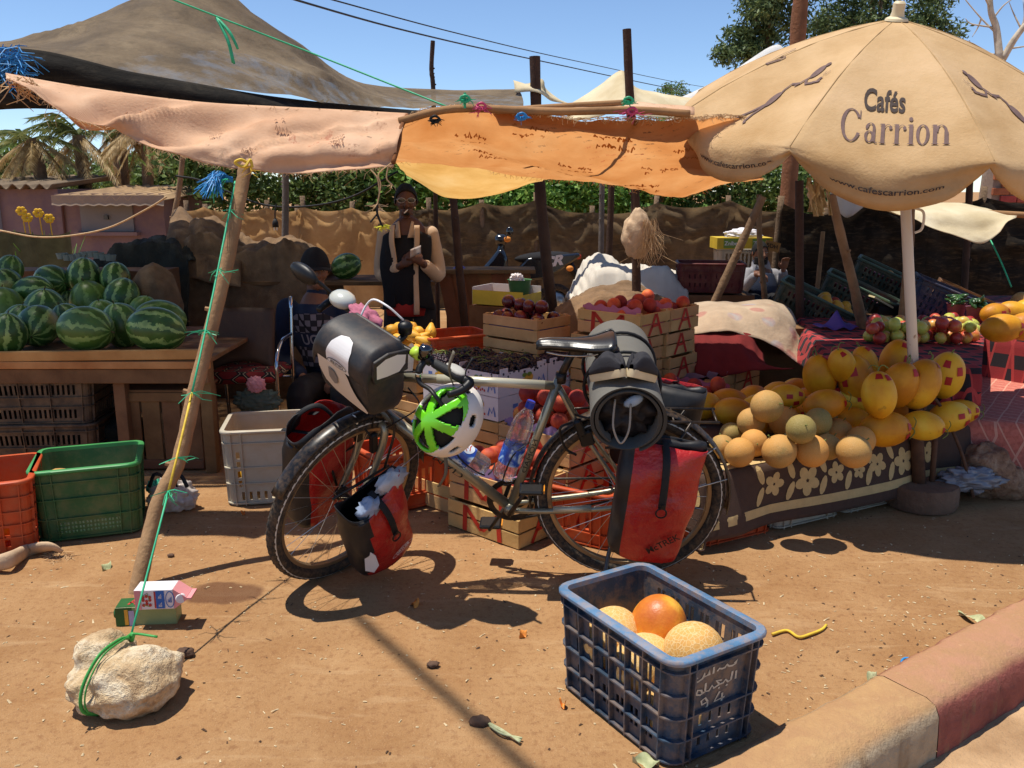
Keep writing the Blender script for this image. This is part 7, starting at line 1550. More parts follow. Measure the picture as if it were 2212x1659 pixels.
def pinkcloth():
    q = N('pink_blanket'); q.set(Roughness=.95)
    ck = q.n('TexChecker'); ck.inputs['Scale'].default_value = 34; q.l(q.mapped((1, 1, 1), (.6, .2, .785)), ck.inputs[0]); ck.inputs[1].default_value = (*lin('#b4594e'), 1); ck.inputs[2].default_value = (*lin('#9c4238'), 1)
    bk = q.n('TexBrick'); bk.offset = 0; bk.inputs['Scale'].default_value = 15; bk.inputs['Brick Width'].default_value = 1; bk.inputs['Row Height'].default_value = 1; bk.inputs['Mortar Size'].default_value = .05; q.l(q.mapped((1, 1, 1), (.6, .2, .785)), bk.inputs[0])
    q.color(q.mix(q.math('MULTIPLY', bk.outputs['Fac'], .7), q.mix(q.noise(60, 3, .6), ck.outputs[0], '#c77a66'), '#d6a38a')); q.bump(q.noise(120, 3, .6), .5, .006); return q.m
def drape(name, label, quad, z, hang, mat, over=.04, n=40, wav=.02, hem=None):
    q = [V((p[0], p[1], 0)) for p in quad]; b = MB()
    def f(i, j):
        if j < .5: a = q[3].lerp(q[2], i); c = q[0].lerp(q[1], i); p = a.lerp(c, j*2); return V((p.x, p.y, z+.006*fbm((p.x*5, p.y*5, 0), 1, 2)))
        k = (j-.5)*2; p = q[0].lerp(q[1], i); nrm = (q[0]-q[3]).normalized(); d = .02*min(1, k*6)+.05*k+wav*sin(i*22+3*sin(i*7))*k
        return V((p.x+nrm.x*d, p.y+nrm.y*d, z-.012*min(1, k*8)-hang*k))
    b.grid(f, n, 24)
    def g(i, j):
        p = q[3].lerp(q[0], i); nrm = (q[0]-q[1]).normalized(); d = .02*min(1, j*6)+.05*j+wav*sin(i*18)*j; return V((p.x+nrm.x*d, p.y+nrm.y*d, z-.012*min(1, j*8)-hang*j))
    b.grid(g, n, 12); o = b.build(name, mat, None, smooth=True, solid=.005); tag(o, label, 'cloth'); return o
def block_table(name, label, quad, z, mat=WOODD):
    t = thing(name, label, 'table', ((quad[0][0]+quad[2][0])/2, (quad[0][1]+quad[2][1])/2, gz(0, quad[0][1]))); q = [V((p[0], p[1], 0)) for p in quad]; c = sum(q, V((0, 0, 0)))/4
    q = [c+(p-c)*.97 for p in q]; b = MB(); b.prism([(p.x, p.y) for p in q], .03, (0, 0, z-.036)); b.build('top', mat, t)
    for p in q: p = c+(p-c)*.92; g = gz(p.x, p.y); b = MB(); b.box((p.x, p.y, (z-.036+g)/2), (.06, .06, z-.036-g)); b.build('leg', mat, t)
def plan(u, v, z): p = G(u, v, z); return (p.x, p.y)
pz = .34; pq = [plan(2020, 905, pz), plan(2330, 925, pz), plan(2330, 815, pz), plan(2090, 813, pz)]
block_table('low_table', 'low table under the pink checked cloth', pq, pz); drape('pink_cloth', 'pink checked cloth covering the low table at right edge', pq, pz+.004, .31, pinkcloth())
az = .60; aq = [plan(1800, 790, az), plan(2120, 800, az), plan(2130, 690, az), plan(1720, 680, az)]
block_table('stall_table', 'table under the red and black plaid cloth heaped with apples', aq, az); drape('plaid_cloth', 'red and black plaid cloth under the heap of apples', aq, az+.004, .16, PLA)
bz = .62; bq = [plan(2060, 705, bz), plan(2330, 740, bz), plan(2330, 640, bz), plan(2100, 640, bz)]
block_table('stall_table', 'table at right edge under plaid cloth with yellow melons', bq, bz); drape('plaid_cloth', 'red and black plaid cloth under the yellow melons at right edge', bq, bz+.004, .30, PLA)
cz = .42; cq = [plan(1640, 770, cz), plan(1900, 745, cz), plan(1960, 640, cz), plan(1660, 660, cz)]
block_table('stall_table', 'low stand carrying the tilted dark green crates', cq, cz)
al = []
for k in range(105):
    u = rng.uniform(1878, 2105); e = (u-1990)/115; v = rng.uniform(690+18*abs(e), 768-24*e*e)
    p = settle(u, v, .036, az+.01, al, 4.9, 6.6); place(APP, p, (rng.uniform(-1.5, 1.5), rng.uniform(-1.5, 1.5), rng.uniform(0, 6)), rng.uniform(.9, 1.08), 'red and yellow-green apple in the heap on plaid cloth', 'apple', 'apples heaped on the plaid cloth')
yl = []
for k, (u, v, rp) in enumerate(((2165, 703, 30), (2215, 712, 30), (2150, 672, 26), (2190, 670, 27), (2222, 668, 28))):
    r = rp*mpp(5.4); p = settle(u, v, r, bz+.01, yl, 4.8, 6.2); place(CNY[k % 3], p, (rng.uniform(-.3, .3), pi/2+rng.uniform(-.2, .2), rng.uniform(-.3, .3)), r/.088, 'yellow melon on the plaid cloth at right edge', 'melon', 'yellow melons at right edge')
r = .075; p = settle(2208, 648, r, bz+.01, yl, 5.0, 6.4); place(CAN, p, (1, 0, 0), r/.064, 'brown round melon on top of the yellow ones at right edge', 'melon')
for k, (u, v, lb) in enumerate(((2063, 690, 'left pink bucket of green peppers'), (2105, 698, 'right pink bucket of green peppers'))):
    c = G(u, v, bz+.006); c = V((c.x, c.y, bz+.008)); t = thing('bucket', lb+' at the right-hand stall', 'bucket', c); b = MB(); b.lathe([(.0, .002), (.045, .0), (.060, .10), (.064, .105), (.057, .10), (.043, .006)], c, None, 22); b.build('pail', M('pink_plastic', '#7d4a52', .5, .12, 9, .05), t, smooth=True, angle=.6)
    pp = thing('pepper_bunch', 'green peppers heaped in the '+lb.split(' bucket')[0]+' bucket', 'peppers', c+V((0, 0, .09)))
    for i in range(16):
        a = rng.uniform(0, 6.28); rr = rng.uniform(0, .04); p = c+V((rr*cos(a), rr*sin(a), .10+rng.uniform(0, .05))); d = V((rng.gauss(0, 1), rng.gauss(0, 1), .2)).normalized()*.05; b = MB(); b.tube([p-d, p-d*.4, p+d*.4, p+d], [.006, .017, .014, .003], 8); b.build('pepper', PEPPER, pp, smooth=True)
def in_crate(t, pts, pr, label, cat, group, scale=1.0):
    mw = Matrix.Translation(t.location) @ t.rotation_euler.to_matrix().to_4x4()
    for x, y, z in pts: place(pr, mw @ V((x, y, z)), (rng.uniform(-1, 1), rng.uniform(-1, 1), rng.uniform(0, 6)), scale, label, cat, group)
def paper_in(t, mat, off=.0, w=.30, l=.46, zz=.17):
    b = MB(); b.grid(lambda i, j: V(((i-.5)*l+.01, (j-.5)*w+off, zz+.05*(2*abs(j-.5))**2+.010*fbm((i*6, j*6, off), 1, 3))), 16, 16); b.build('paper', mat, t, smooth=True, world=False)
PKP = M('pink_sheet', '#b7727c', .7, .12, 6, .2, 30)
for t in (tc1, tc2, tc3): paper_in(t, PKP)
in_crate(tc1, [(.14, -.06, .235), (.17, .03, .235), (.10, .07, .235), (.05, -.05, .235), (.02, .04, .235), (.20, -.02, .23)], MNG, 'ripe mango lying on pink paper in the nearest tilted crate', 'mango', 'mangoes in the tilted crate', 1.15)
in_crate(tc3, [(.14, -.06, .225), (.17, .03, .225), (.08, .05, .225), (.12, .1, .225)], PEA, 'peach lying on pink paper in the farthest tilted crate', 'peach', 'peaches in the tilted crate', 1.1); in_crate(tc3, [(-.02, .02, .235)], CAN, 'small yellow-green melon in the farthest tilted crate', 'melon', None, .6)
bx_ = thing('wooden_box', 'tilted wooden box of apples at the right back', 'box', D(2075, 668, 6.5), rot=(0, radians(24), radians(-22)))
for c, s in (((0, -.15, .07), (.46, .012, .14)), ((0, .15, .07), (.46, .012, .14)), ((-.23, 0, .07), (.012, .288, .14)), ((.23, 0, .05), (.012, .288, .10)), ((0, 0, .004), (.45, .285, .008))): b = MB(); b.box(c, s); b.build('board', WOODD, bx_, world=False)
in_crate(bx_, [(x, y, .05+.03*((i*7) % 3)/2) for i, (x, y) in enumerate([(-.16+.08*a, -.10+.075*c) for a in range(5) for c in range(4)])], APP, 'apple in the tilted wooden box', 'apple', 'apples in the tilted wooden box')
b = MB(); b.box(D(2075, 690, 6.7)-V((0, 0, .05)), (.6, .3, .25)); tag(b.build('support_box', WOODD), 'dark wooden box propping the tilted apple box', 'box')
b = MB(); b.box(D(2030, 745, 6.35)-V((0, 0, .0)), (.5, .35, .16)); tag(b.build('support_box', WOODD), 'dark wooden box propping the navy crate', 'box')
b = MB(); p = G(1860, 735, az-.0); b.grid(lambda i, j: V((p.x-.12+.24*i, p.y+.5-.05*sin(i*pi)-.15*j, az+.02+.09*max(0, 1-abs(i-.55)*3)*(1-j)+.01*sin(i*15))), 20, 8); tag(b.build('purple_wrap', M('violet_paper', '#5a4590', .7, .12, 9, .2), smooth=True, solid=.002), 'crumpled violet wrapping paper on the plaid stall', 'paper')
p = D(1915, 668, 6.3); t = thing('weighing_scale', 'grey box scale behind the apple heap', 'scale', p-V((0, 0, .10))); b = MB(); b.box(p-V((0, 0, .03)), (.18, .16, .14), None, .01); b.build('body', BPL, t); b = MB(); b.box(p+V((-.06, -.02, .06)), (.16, .14, .012), Matrix.Rotation(.5, 3, 'Y')); b.build('pan', M('scale_pan', '#c9b98f', .4, .1, 9, 0), t)
b = MB(); b.box((p.x, p.y, (az+p.z-.10)/2), (.3, .25, max(.05, p.z-.10-az))); tag(b.build('support_box', WOODD), 'box under the grey scale', 'box')
mw = Matrix.Translation(CB) @ Matrix.Rotation(CBY, 4, 'Z')
MEL = proto('melon', NETM, lambda b: b.ell((0, 0, 0), (.082, .082, .090), None, 30, 22, lambda d: 1-.05*max(0, d.z-.9)*4)); RIP = proto('melon', ORIPE, lambda b: b.ell((0, 0, 0), (.080, .080, .095), None, 30, 22))
for pr, q, rot, lb in ((RIP, (-.055, .055, .215), (.2, .1, 0), 'glossy orange-yellow melon in the blue foreground crate'), (MEL, (.115, .035, .218), (.9, .4, 0), 'pale netted melon nearest the lettered end of the blue crate'), (MEL, (-.12, -.065, .185), (.4, .9, 1), 'pale melon at the far corner of the blue crate'), (MEL, (.02, -.060, .165), (1.4, .2, 2), 'pale melon half hidden behind the long side of the blue crate'), (MEL, (-.165, .07, .095), (.4, .2, 1), 'pale melon at the bottom of the blue crate, far end'), (MEL, (.145, -.055, .09), (.3, 1.2, 2), 'pale melon at the bottom of the blue crate, near end'), (MEL, (.03, .06, .092), (.2, 1.2, 2), 'pale melon buried at the bottom of the blue crate')):
    place(pr, mw @ V(q), rot, 1.04, lb, 'melon')
for q, s, lb in (((-1.99, 3.66, .20), 1.0, 'single yellow melon at the bottom of the green crate'), ):
    place(CAN, V(q), (1, 0, 0), 1.15, lb, 'melon')
b = MB(); b.box((-1.90, 3.72, .07), (.34, .30, .10), Matrix.Rotation(radians(20), 3, 'Z')); tag(b.build('carton_scrap', CARD), 'folded carton lying inside the green crate', 'carton')
for i, (x, y) in enumerate(((-1.27, 4.06), (-1.13, 4.08), (-1.20, 4.20), (-1.10, 4.2))): place(CNY[1], V((x, y, .11)), (1.2, .5, i), .8, 'yellow melon at the bottom of the white crate', 'melon', 'yellow melons in the white crate', parts=False)
for i, (x, y) in enumerate(((-2.12, 3.42), (-2.26, 3.46), (-2.16, 3.56))): place(CNY[1], V((x, y, .10)), (1.2, .5, i), .8, 'yellow melon inside the orange crate at left edge', 'melon', 'yellow melons in the orange crate', parts=False)
# ================================================================== people
SKD = M('skin_dark', '#5a3a2b', .55, .12, 14, .1, 90); SKM = M('skin_mid', '#7d5540', .55, .12, 14, .1, 90); HAIR = M('dark_hair', '#15120f', .8, .2, 60, .5, 150); EYEW = M('eye_white', '#cfc6bb', .3, .02, 9, 0); EYED = M('eye_dark', '#120d0a', .2, .02, 9, 0); LIP = M('lip', '#54302a', .5, .1, 30, 0); NAVY = M('navy_cloth', '#20283c', .9, .2, 10, .4, 90); BLKC = M('black_cloth', '#18171a', .9, .2, 10, .4, 90); BEIJ = M('beige_jacket', '#c0a487', .85, .12, 7, .3, 60); TROU = M('dark_trousers', '#2a2929', .9, .2, 9, .4, 80); GREYK = M('grey_knit', '#8f8d90', .9, .12, 12, .4, 90); REDC = M('red_waistband', '#a02a22', .8, .15, 12, .3, 60)
def fuse(b, name, mat, parent, vox=.010, smooth=4):
    o = b.build(name, mat, parent, smooth=True); r = o.modifiers.new('r', 'REMESH'); r.mode = 'VOXEL'; r.voxel_size = vox; r.use_smooth_shade = True
    s = o.modifiers.new('s', 'SMOOTH'); s.factor = .5; s.iterations = smooth; return o
def limb(b, pts, rs, n=12, k=5): b.tube(catmull(pts, k), rs, n); [b.ell(p, r, nu=12, nv=8) for p, r in ((pts[0], rs[0]), (pts[-1], rs[-1]))]
def hand(b, w, d, up, s=1.0, curl=.6, side=1):
    d = V(d).normalized(); x = d.cross(V(up)).normalized()*side; u = x.cross(d).normalized()*side
    b.ell(w+d*.045*s, (.040*s, .020*s, .052*s), Matrix((x, u, d)).transposed(), 12, 10)
    for k, (o, l) in enumerate(((-.030, .062), (-.010, .074), (.011, .078), (.031, .068))):
        p = w+d*.080*s+x*o*s; q = p+(d*cos(curl*.5)-u*sin(curl*.5))*l*.5*s; e = q+(d*cos(curl*1.6)-u*sin(curl*1.6))*l*.5*s; b.tube([p-d*.02*s, p, q, e], [.0095*s, .0092*s, .0085*s, .0070*s], 8); b.ell(e, .007*s, nu=8, nv=6)
    p = w+d*.02*s-x*.034*s; q = p+(d*.75-x*.5-u*.25).normalized()*.038*s; e = q+(d*.9-x*.1-u*.35).normalized()*.03*s; b.tube([p, q, e], [.013*s, .011*s, .008*s], 8); b.ell(e, .008*s, nu=8, nv=6)
def head(b, c, h, F):
    k = h/.23
    def fn(d):
        r = 1.0
        if d.z < -.1: r *= 1-.20*(-d.z-.1)*(1 if abs(d.x) > 0 else 1)*abs(d.x)**.5*1.2
        if d.y > .5 and -.15 < d.z < .25: r *= .985
        return r
    b.ell(c, (.074*k, .092*k, .112*k), F, 28, 22, fn)
    b.ell(c+F @ V((0, .050*k, -.075*k)), (.042*k, .040*k, .036*k), F, 14, 10)
    b.tube([c+F @ V((0, .086*k, .012*k)), c+F @ V((0, .104*k, -.022*k)), c+F @ V((0, .108*k, -.030*k))], [.009*k, .014*k, .013*k], 8); b.ell(c+F @ V((0, .098*k, -.034*k)), (.018*k, .013*k, .010*k), F, 10, 8)
    for s in (-1, 1): b.ell(c+F @ V((s*.076*k, -.004*k, -.008*k)), (.010*k, .018*k, .030*k), F, 10, 8); b.ell(c+F @ V((s*.032*k, .076*k, .026*k)), (.024*k, .012*k, .008*k), F, 8, 6); b.ell(c+F @ V((s*.034*k, .068*k, -.030*k)), (.022*k, .018*k, .018*k), F, 8, 6)
    b.ell(c+F @ V((0, .087*k, -.056*k)), (.024*k, .010*k, .009*k), F, 10, 6)
    b.tube([c+F @ V((0, -.012*k, -.07*k)), c+F @ V((0, -.02*k, -.15*k))], [.050*k, .054*k], 14)
def face(c, h, F, par, eyes=True):
    k = h/.23
    if eyes:
        for s in (-1, 1):
            b = MB(); b.ell(c+F @ V((s*.032*k, .083*k, .008*k)), (.012*k, .006*k, .0065*k), F, 10, 8); e = b.build('eye', EYEW, par, smooth=True)
            b = MB(); b.ell(c+F @ V((s*.032*k, .088*k, .008*k)), (.0055*k, .003*k, .0058*k), F, 10, 8); b.build('iris', EYED, e, smooth=True)
            b = MB(); b.tube([c+F @ V((s*.016*k, .090*k, .026*k)), c+F @ V((s*.032*k, .090*k, .032*k)), c+F @ V((s*.050*k, .080*k, .027*k))], [.003*k, .0045*k, .002*k], 6); b.build('eyebrow', HAIR, par, smooth=True)
    b = MB(); b.tube([c+F @ V((-.024*k, .090*k, -.056*k)), c+F @ V((0, .0985*k, -.0565*k)), c+F @ V((.024*k, .090*k, -.056*k))], [.002*k, .005*k, .002*k], 7); b.build('mouth', LIP, par, smooth=True)
def orient(yaw, pitch=0.0, roll=0.0):
    f = V((sin(yaw)*cos(pitch), -cos(yaw)*cos(pitch), -sin(pitch))); r = V((-cos(yaw), -sin(yaw), 0)); u = r.cross(f).normalized()
    if u.z < 0: u = -u
    return Matrix((r, f, u)).transposed()
def hairpiece(c, h, F, par, mat=HAIR, low=.02, nm='hair', grow=1.0, front=.35):
    k = h/.23; b = MB(); n = 0
    def P(i, j):
        th = (pi*.56)*i; ph = 2*pi*j; d = V((sin(th)*cos(ph), sin(th)*sin(ph), cos(th)))
        lim = 1.0
        if d.y > .25: th = min(th, pi*.5*(1-front*(d.y-.25)/.75)); d = V((sin(th)*cos(ph), sin(th)*sin(ph), cos(th)))
        g = 1.05*grow+.02*fbm((d.x*9, d.y*9, d.z*9), 1, 2); return c+F @ V((d.x*.075*k*g, d.y*.092*k*g, d.z*.113*k*g))
    b.grid(P, 16, 36); return b.build(nm, mat, par, smooth=True, solid=.006)
Y1 = 6.3; c = D(877, 433, Y1); g = gz(c.x, Y1); m1 = thing('person', 'man standing in shade in beige and black jacket with glasses and cigarette, holding paper', 'person', (c.x, Y1, g)); F = orient(radians(8), radians(4)); hh = .228
sh = D(880, 500, Y1); shL, shR = D(836, 507, Y1), D(927, 508, Y1); elL, elR = D(828, 592, Y1+.02), D(944, 592, Y1+.02); haL, haR = D(868, 572, Y1-.20), D(912, 568, Y1-.20)
hip = V((c.x+.01, Y1, D(0, 660, Y1).z)); b = MB(); head(b, c, hh, F)
limb(b, [shL, elL, haL], [.045, .038, .026]); limb(b, [shR, elR, haR], [.045, .038, .026])
b.tube(catmull([c+V((0, .02, -.13)), sh, V((c.x, Y1, (sh.z+hip.z)/2)), hip], 5), [.06, .12, .13, .12], 14, flat=1.15)
hand(b, haL, D(893, 556, Y1-.24)-haL, (0, -1, .5), .95, .8, 1); hand(b, haR, D(890, 550, Y1-.26)-haR, (0, -1, .6), .95, .9, -1)
for s in (-1, 1): limb(b, [hip+V((s*.08, 0, -.03)), V((c.x+s*.10, Y1-.02, (hip.z+g)/2)), V((c.x+s*.10, Y1+.02, g+.08))], [.085, .06, .042]); b.ell(V((c.x+s*.11, Y1-.06, g+.04)), (.045, .12, .04))
bd = fuse(b, 'body', SKD, m1, .0075, 2); face(c, hh, F, bd, False); hairpiece(c, hh, F, bd, front=.55)
LENS = M('dark_lens', '#16100e', .12, .05, 9, 0, spec=.7); WIREM = M('pale_frame', '#b5aaa0', .35, .05, 9, 0, metal=.6); k = hh/.23
gl = MB()
for s in (-1, 1): gl.tube([c+F @ V((s*.034*k+.027*k*cos(a), .093*k, .008*k+.017*k*sin(a))) for a in [i*pi/10 for i in range(20)]], .0022, 6, closed=True); gl.tube([c+F @ V((s*.060*k, .090*k, .012*k)), c+F @ V((s*.078*k, .0, .012*k))], .002, 5)
gl.tube([c+F @ V((-.008*k, .099*k, .010*k)), c+F @ V((.008*k, .099*k, .010*k))], .002, 5); glo = gl.build('spectacles', WIREM, m1, smooth=True)
for s in (-1, 1): b = MB(); b.lathe([(0, .001), (.026*k, 0)], c+F @ V((s*.034*k, .0935*k, .008*k)), Matrix((F.col[0], F.col[2]*.65, F.col[1])).transposed(), 18); b.build('lens', LENS, glo)
b = MB(); q = c+F @ V((-.008*k, .096*k, -.056*k)); b.tube([q, q+F @ V((.025, .055, -.018))], .0045, 8); tag(b.build('cigarette', M('cigarette_paper', '#d8d0c6', .7, .05, 9, 0), m1, smooth=True))
b = MB(); b.ell(c+F @ V((0, .088*k, -.045*k)), (.026*k, .010*k, .006*k), F, 10, 6); b.ell(c+F @ V((0, .080*k, -.085*k)), (.022*k, .016*k, .014*k), F, 10, 6); b.build('moustache', HAIR, bd, smooth=True)
b = MB(); tz_ = hip.z-.02
b.tube(catmull([V((c.x, Y1+.01, sh.z+.02)), V((c.x, Y1-.02, sh.z-.15)), V((c.x, Y1-.03, sh.z-.32)), V((c.x, Y1, tz_))], 5), [.105, .150, .150, .145], 18, flat=1.12, up=(1, 0, 0)); fuse(b, 'shirt', BLKC, m1, .012, 3)
b = MB(); b.tube([V((c.x, Y1, tz_+.06)), V((c.x, Y1, tz_)), V((c.x, Y1, tz_-.04))], [.153, .156, .154], 20, flat=1.12, up=(1, 0, 0)); b.build('waistband', REDC, m1, smooth=True)
b = MB()
for s in (-1, 1): limb(b, [hip+V((s*.075, 0, -.03)), V((c.x+s*.10, Y1-.03, (hip.z+g)/2)), V((c.x+s*.10, Y1+.02, g+.10))], [.115, .095, .075])
b.ell(hip+V((0, 0, -.02)), (.175, .135, .10)); fuse(b, 'trousers', TROU, m1, .012, 3)
b = MB()
for s, s0, e0, h0 in ((-1, shL, elL, haL), (1, shR, elR, haR)): limb(b, [s0+V((s*.012, .0, .01)), e0+V((s*.012, 0, 0)), e0.lerp(h0, .75)], [.058, .054, .044])
b.ell(V((c.x, Y1+.05, sh.z-.02)), (.20, .08, .07)); slv = fuse(b, 'jacket_sleeves', BEIJ, m1, .011, 3)
for s in (-1, 1):
    def pan(i, j, s=s):
        a = (.40+.70*i); z = sh.z+.02-.05*i*(1-j)-(.54+.03*i)*j; r = .166+.012*sin(j*7+s)+.012*j; return V((c.x+s*r*sin(a)*1.12, Y1-.005-r*cos(a)*.92+.02*j*0, z))
    b = MB(); b.grid(pan, 10, 24); b.build('jacket_panel', BLKC, m1, smooth=True, solid=.012)
    def lap(i, j, s=s):
        a = (.26+.18*i+(.10*(1-j))); z = sh.z+.05-(.62 if s > 0 else .30)*j; r = .172+.010*sin(j*7+s)+.012*j; return V((c.x+s*r*sin(a)*(1.15+.25*(1-j)*0), Y1-.012-r*cos(a)*.94, z))
    b = MB(); b.grid(lap, 5, 24); b.build('jacket_facing', BEIJ, m1, smooth=True, solid=.010)
    b = MB(); b.grid(lambda i, j, s=s: V((c.x+s*(.045+.085*i-.02*j), Y1-.05-.09*j-.03*(1-i)+.05*i, sh.z+.075-.045*i-.11*j*(1-.35*i))), 6, 6); b.build('collar', BEIJ, m1, smooth=True, solid=.008)
b = MB(); q = D(898, 548, Y1-.30); b.grid(lambda i, j: q+V((.075*(i-.5), .02*sin(i*4), .055*(j-.5)+.03*i)), 5, 4); pn = b.build('paper_note', M('paper_note', '#a89a92', .7, .1, 30, .2), None, smooth=True, solid=.001); tag(pn, 'small folded paper held in the standing man\'s hands', 'paper')
Y2 = 5.55; c = D(681, 583, Y2); g = gz(c.x, Y2); m2 = thing('person', 'seated man in black cap and navy jumper with checked chest', 'person', (c.x, Y2, g)); F = orient(radians(24), radians(2)); hh = .245; k = hh/.23
shL, shR = D(622, 668, Y2), D(748, 668, Y2); elL, elR = D(612, 770, Y2-.03), D(765, 760, Y2-.02); haL, haR = D(655, 815, Y2-.28), D(735, 815, Y2-.28); hip = V((D(690, 0, Y2).x, Y2+.04, D(0, 835, Y2).z)); sh = (shL+shR)/2
b = MB(); head(b, c, hh, F); limb(b, [shL, elL, haL], [.045, .038, .026]); limb(b, [shR, elR, haR], [.045, .038, .026]); b.tube(catmull([c+V((0, .02, -.13)), sh, (sh+hip)/2, hip], 5), [.055, .12, .13, .12], 14)
hand(b, haL, V((.6, -.6, -.3)), (0, 0, 1), .95, .7, 1); hand(b, haR, V((-.6, -.6, -.3)), (0, 0, 1), .95, .7, -1)
kn = [V((hip.x+s*.13, Y2-.42, hip.z+.05)) for s in (-1, 1)]; ft = [V((hip.x+s*.13, Y2-.40, g+.05)) for s in (-1, 1)]
for s, K, Ft in zip((-1, 1), kn, ft): limb(b, [hip+V((s*.08, 0, 0)), K, Ft], [.085, .055, .04]); b.ell(Ft+V((0, -.06, -.01)), (.045, .12, .04))
bd = fuse(b, 'body', SKM, m2, .0075, 2); face(c, hh, F, bd); hairpiece(c, hh, F, bd, grow=.99)
b = MB()
def capf(i, j):
    th = pi*.52*i; ph = 2*pi*j; d = V((sin(th)*cos(ph), sin(th)*sin(ph), cos(th))); return c+F @ V((d.x*.083*k, d.y*.101*k, .018*k+d.z*.115*k))
b.grid(capf, 14, 32); cp = b.build('cap', BLKC, m2, smooth=True, solid=.006)
b = MB(); b.grid(lambda i, j: c+F @ V(((i-.5)*.145*k, (.088+.075*j*(1-(2*i-1)**2*.6))*k, (.030-.012*j-.018*(2*i-1)**2)*k)), 12, 5); b.build('cap_peak', BLKC, cp, smooth=True, solid=.004)
b = MB(); b.tube(catmull([sh+V((0, .01, .03)), sh+V((0, -.01, -.12)), (sh+hip)/2, hip], 5), [.12, .175, .175, .165], 18); [limb(b, [s0, e0, e0.lerp(h0, .85)], [.075, .066, .048]) for s0, e0, h0 in ((shL, elL, haL), (shR, elR, haR))]; b.tube([c+V((0, .015, -.125)), sh+V((0, 0, .02))], [.062, .085], 14); jp = fuse(b, 'jumper', NAVY, m2, .011, 3)
PL2 = plaid('chest_check', '#7d7478', '#2a272b', 26.0, '#1c1a1f')
def chest(x, y): # wraps the front of the torso
    a = x/.19; zc = sh.z-.10+y; r = .192+.004*sin(y*20); base = sh.lerp(hip, min(1, max(0, (sh.z-zc)/(sh.z-hip.z)))); return V((base.x+r*sin(a)*1.02, base.y-.012-r*cos(a)*1.0, zc))
decal('checked_panel', ([(-.15, .06), (-.08, .10), (.08, .10), (.15, .06), (.15, -.24), (-.15, -.24)], [tuple(range(6))]), chest, PL2, jp, .03)
decal('lettering', xf2d(text_mesh('UCLA', .10, .002), .80, .9, .0, -.07), lambda x, y: chest(x, y)+V((0, -.006, 0)), M('letter_grey', '#8b8488', .8, .1, 9, 0), jp, .03); decal('letter_band', rect2(-.15, -.115, .15, -.025), lambda x, y: chest(x, y)+V((0, -.003, 0)), NAVY, jp, .03)
b = MB()
for s, K, Ft in zip((-1, 1), kn, ft): limb(b, [hip+V((s*.08, 0, 0)), K, Ft+V((0, 0, .06))], [.11, .085, .07])
b.ell(hip, (.17, .14, .11)); fuse(b, 'trousers', TROU, m2, .012, 3)
b = MB(); q = hip-V((0, 0, .12)); b.box((q.x, q.y+.02, (q.z+g)/2), (.36, .34, q.z-g), None, .01); tag(b.build('wooden_box', WOODD), 'wooden box the man in the black cap sits on', 'box')
Y3 = 9.2; c = D(1641, 546, Y3); g = gz(c.x, Y3); m3 = thing('person', 'seated bearded trader in grey hood and navy vest at the right-hand stall, one hand raised', 'person', (c.x, Y3, g)); F = orient(radians(14), radians(3)); hh = .235
shL, shR = D(1614, 592, Y3), D(1672, 594, Y3); elL, elR = D(1606, 622, Y3-.12), D(1690, 618, Y3-.05); haL, haR = D(1634, 592, Y3-.30), D(1692, 582, Y3-.22); hip = V((c.x, Y3+.05, D(0, 655, Y3).z)); sh = (shL+shR)/2
b = MB(); head(b, c, hh, F); limb(b, [shL, elL, haL], [.045, .036, .026]); limb(b, [shR, elR, haR], [.045, .036, .026]); b.tube(catmull([c+V((0, .02, -.13)), sh, (sh+hip)/2, hip], 5), [.055, .12, .13, .12], 14); hand(b, haL, V((.9, -.3, -.2)), (0, -.3, 1), 1.0, .8, 1); hand(b, haR, V((.05, -.25, 1)), (0, 1, 0), 1.05, .7, -1)
kn = [V((hip.x+s*.12, Y3-.40, hip.z+.03)) for s in (-1, 1)]; ft = [V((hip.x+s*.12, Y3-.38, g+.05)) for s in (-1, 1)]
for s, K, Ft in zip((-1, 1), kn, ft): limb(b, [hip+V((s*.08, 0, 0)), K, Ft], [.085, .055, .04]); b.ell(Ft+V((0, -.06, -.01)), (.045, .12, .04))
bd = fuse(b, 'body', SKM, m3, .009, 2); face(c, hh, F, bd); hairpiece(c, hh, F, bd, front=.5)
b = MB(); k = hh/.23; b.grid(lambda i, j: c+F @ V((.072*k*sin((i-.5)*3.0), (.03+.062*cos((i-.5)*3.0))*k, (-.035-.075*j)*k)), 14, 6); b.build('beard', HAIR, bd, smooth=True, solid=.006)
b = MB(); [limb(b, [s0, e0, e0.lerp(h0, .8)], [.07, .062, .048]) for s0, e0, h0 in ((shL, elL, haL), (shR, elR, haR))]; b.tube(catmull([sh+V((0, .03, .03)), sh+V((0, .02, .09)), c+V((0, .06, -.08))], 4), [.11, .10, .075], 14); fuse(b, 'hooded_top', GREYK, m3, .013, 3)
b = MB(); b.tube(catmull([sh+V((0, .01, .0)), sh+V((0, -.02, -.14)), (sh+hip)/2, hip], 5), [.14, .185, .185, .175], 18); fuse(b, 'vest', NAVY, m3, .013, 3)
b = MB()
for s, K, Ft in zip((-1, 1), kn, ft): limb(b, [hip+V((s*.08, 0, 0)), K, Ft+V((0, 0, .06))], [.11, .085, .07])
b.ell(hip, (.17, .14, .11)); fuse(b, 'trousers', BLKC, m3, .013, 3)
b = MB(); q = hip-V((0, 0, .12)); b.box((q.x, q.y+.02, (q.z+g)/2), (.36, .34, q.z-g), None, .01); tag(b.build('wooden_box', WOODD), 'wooden box the trader at the right back sits on', 'box')
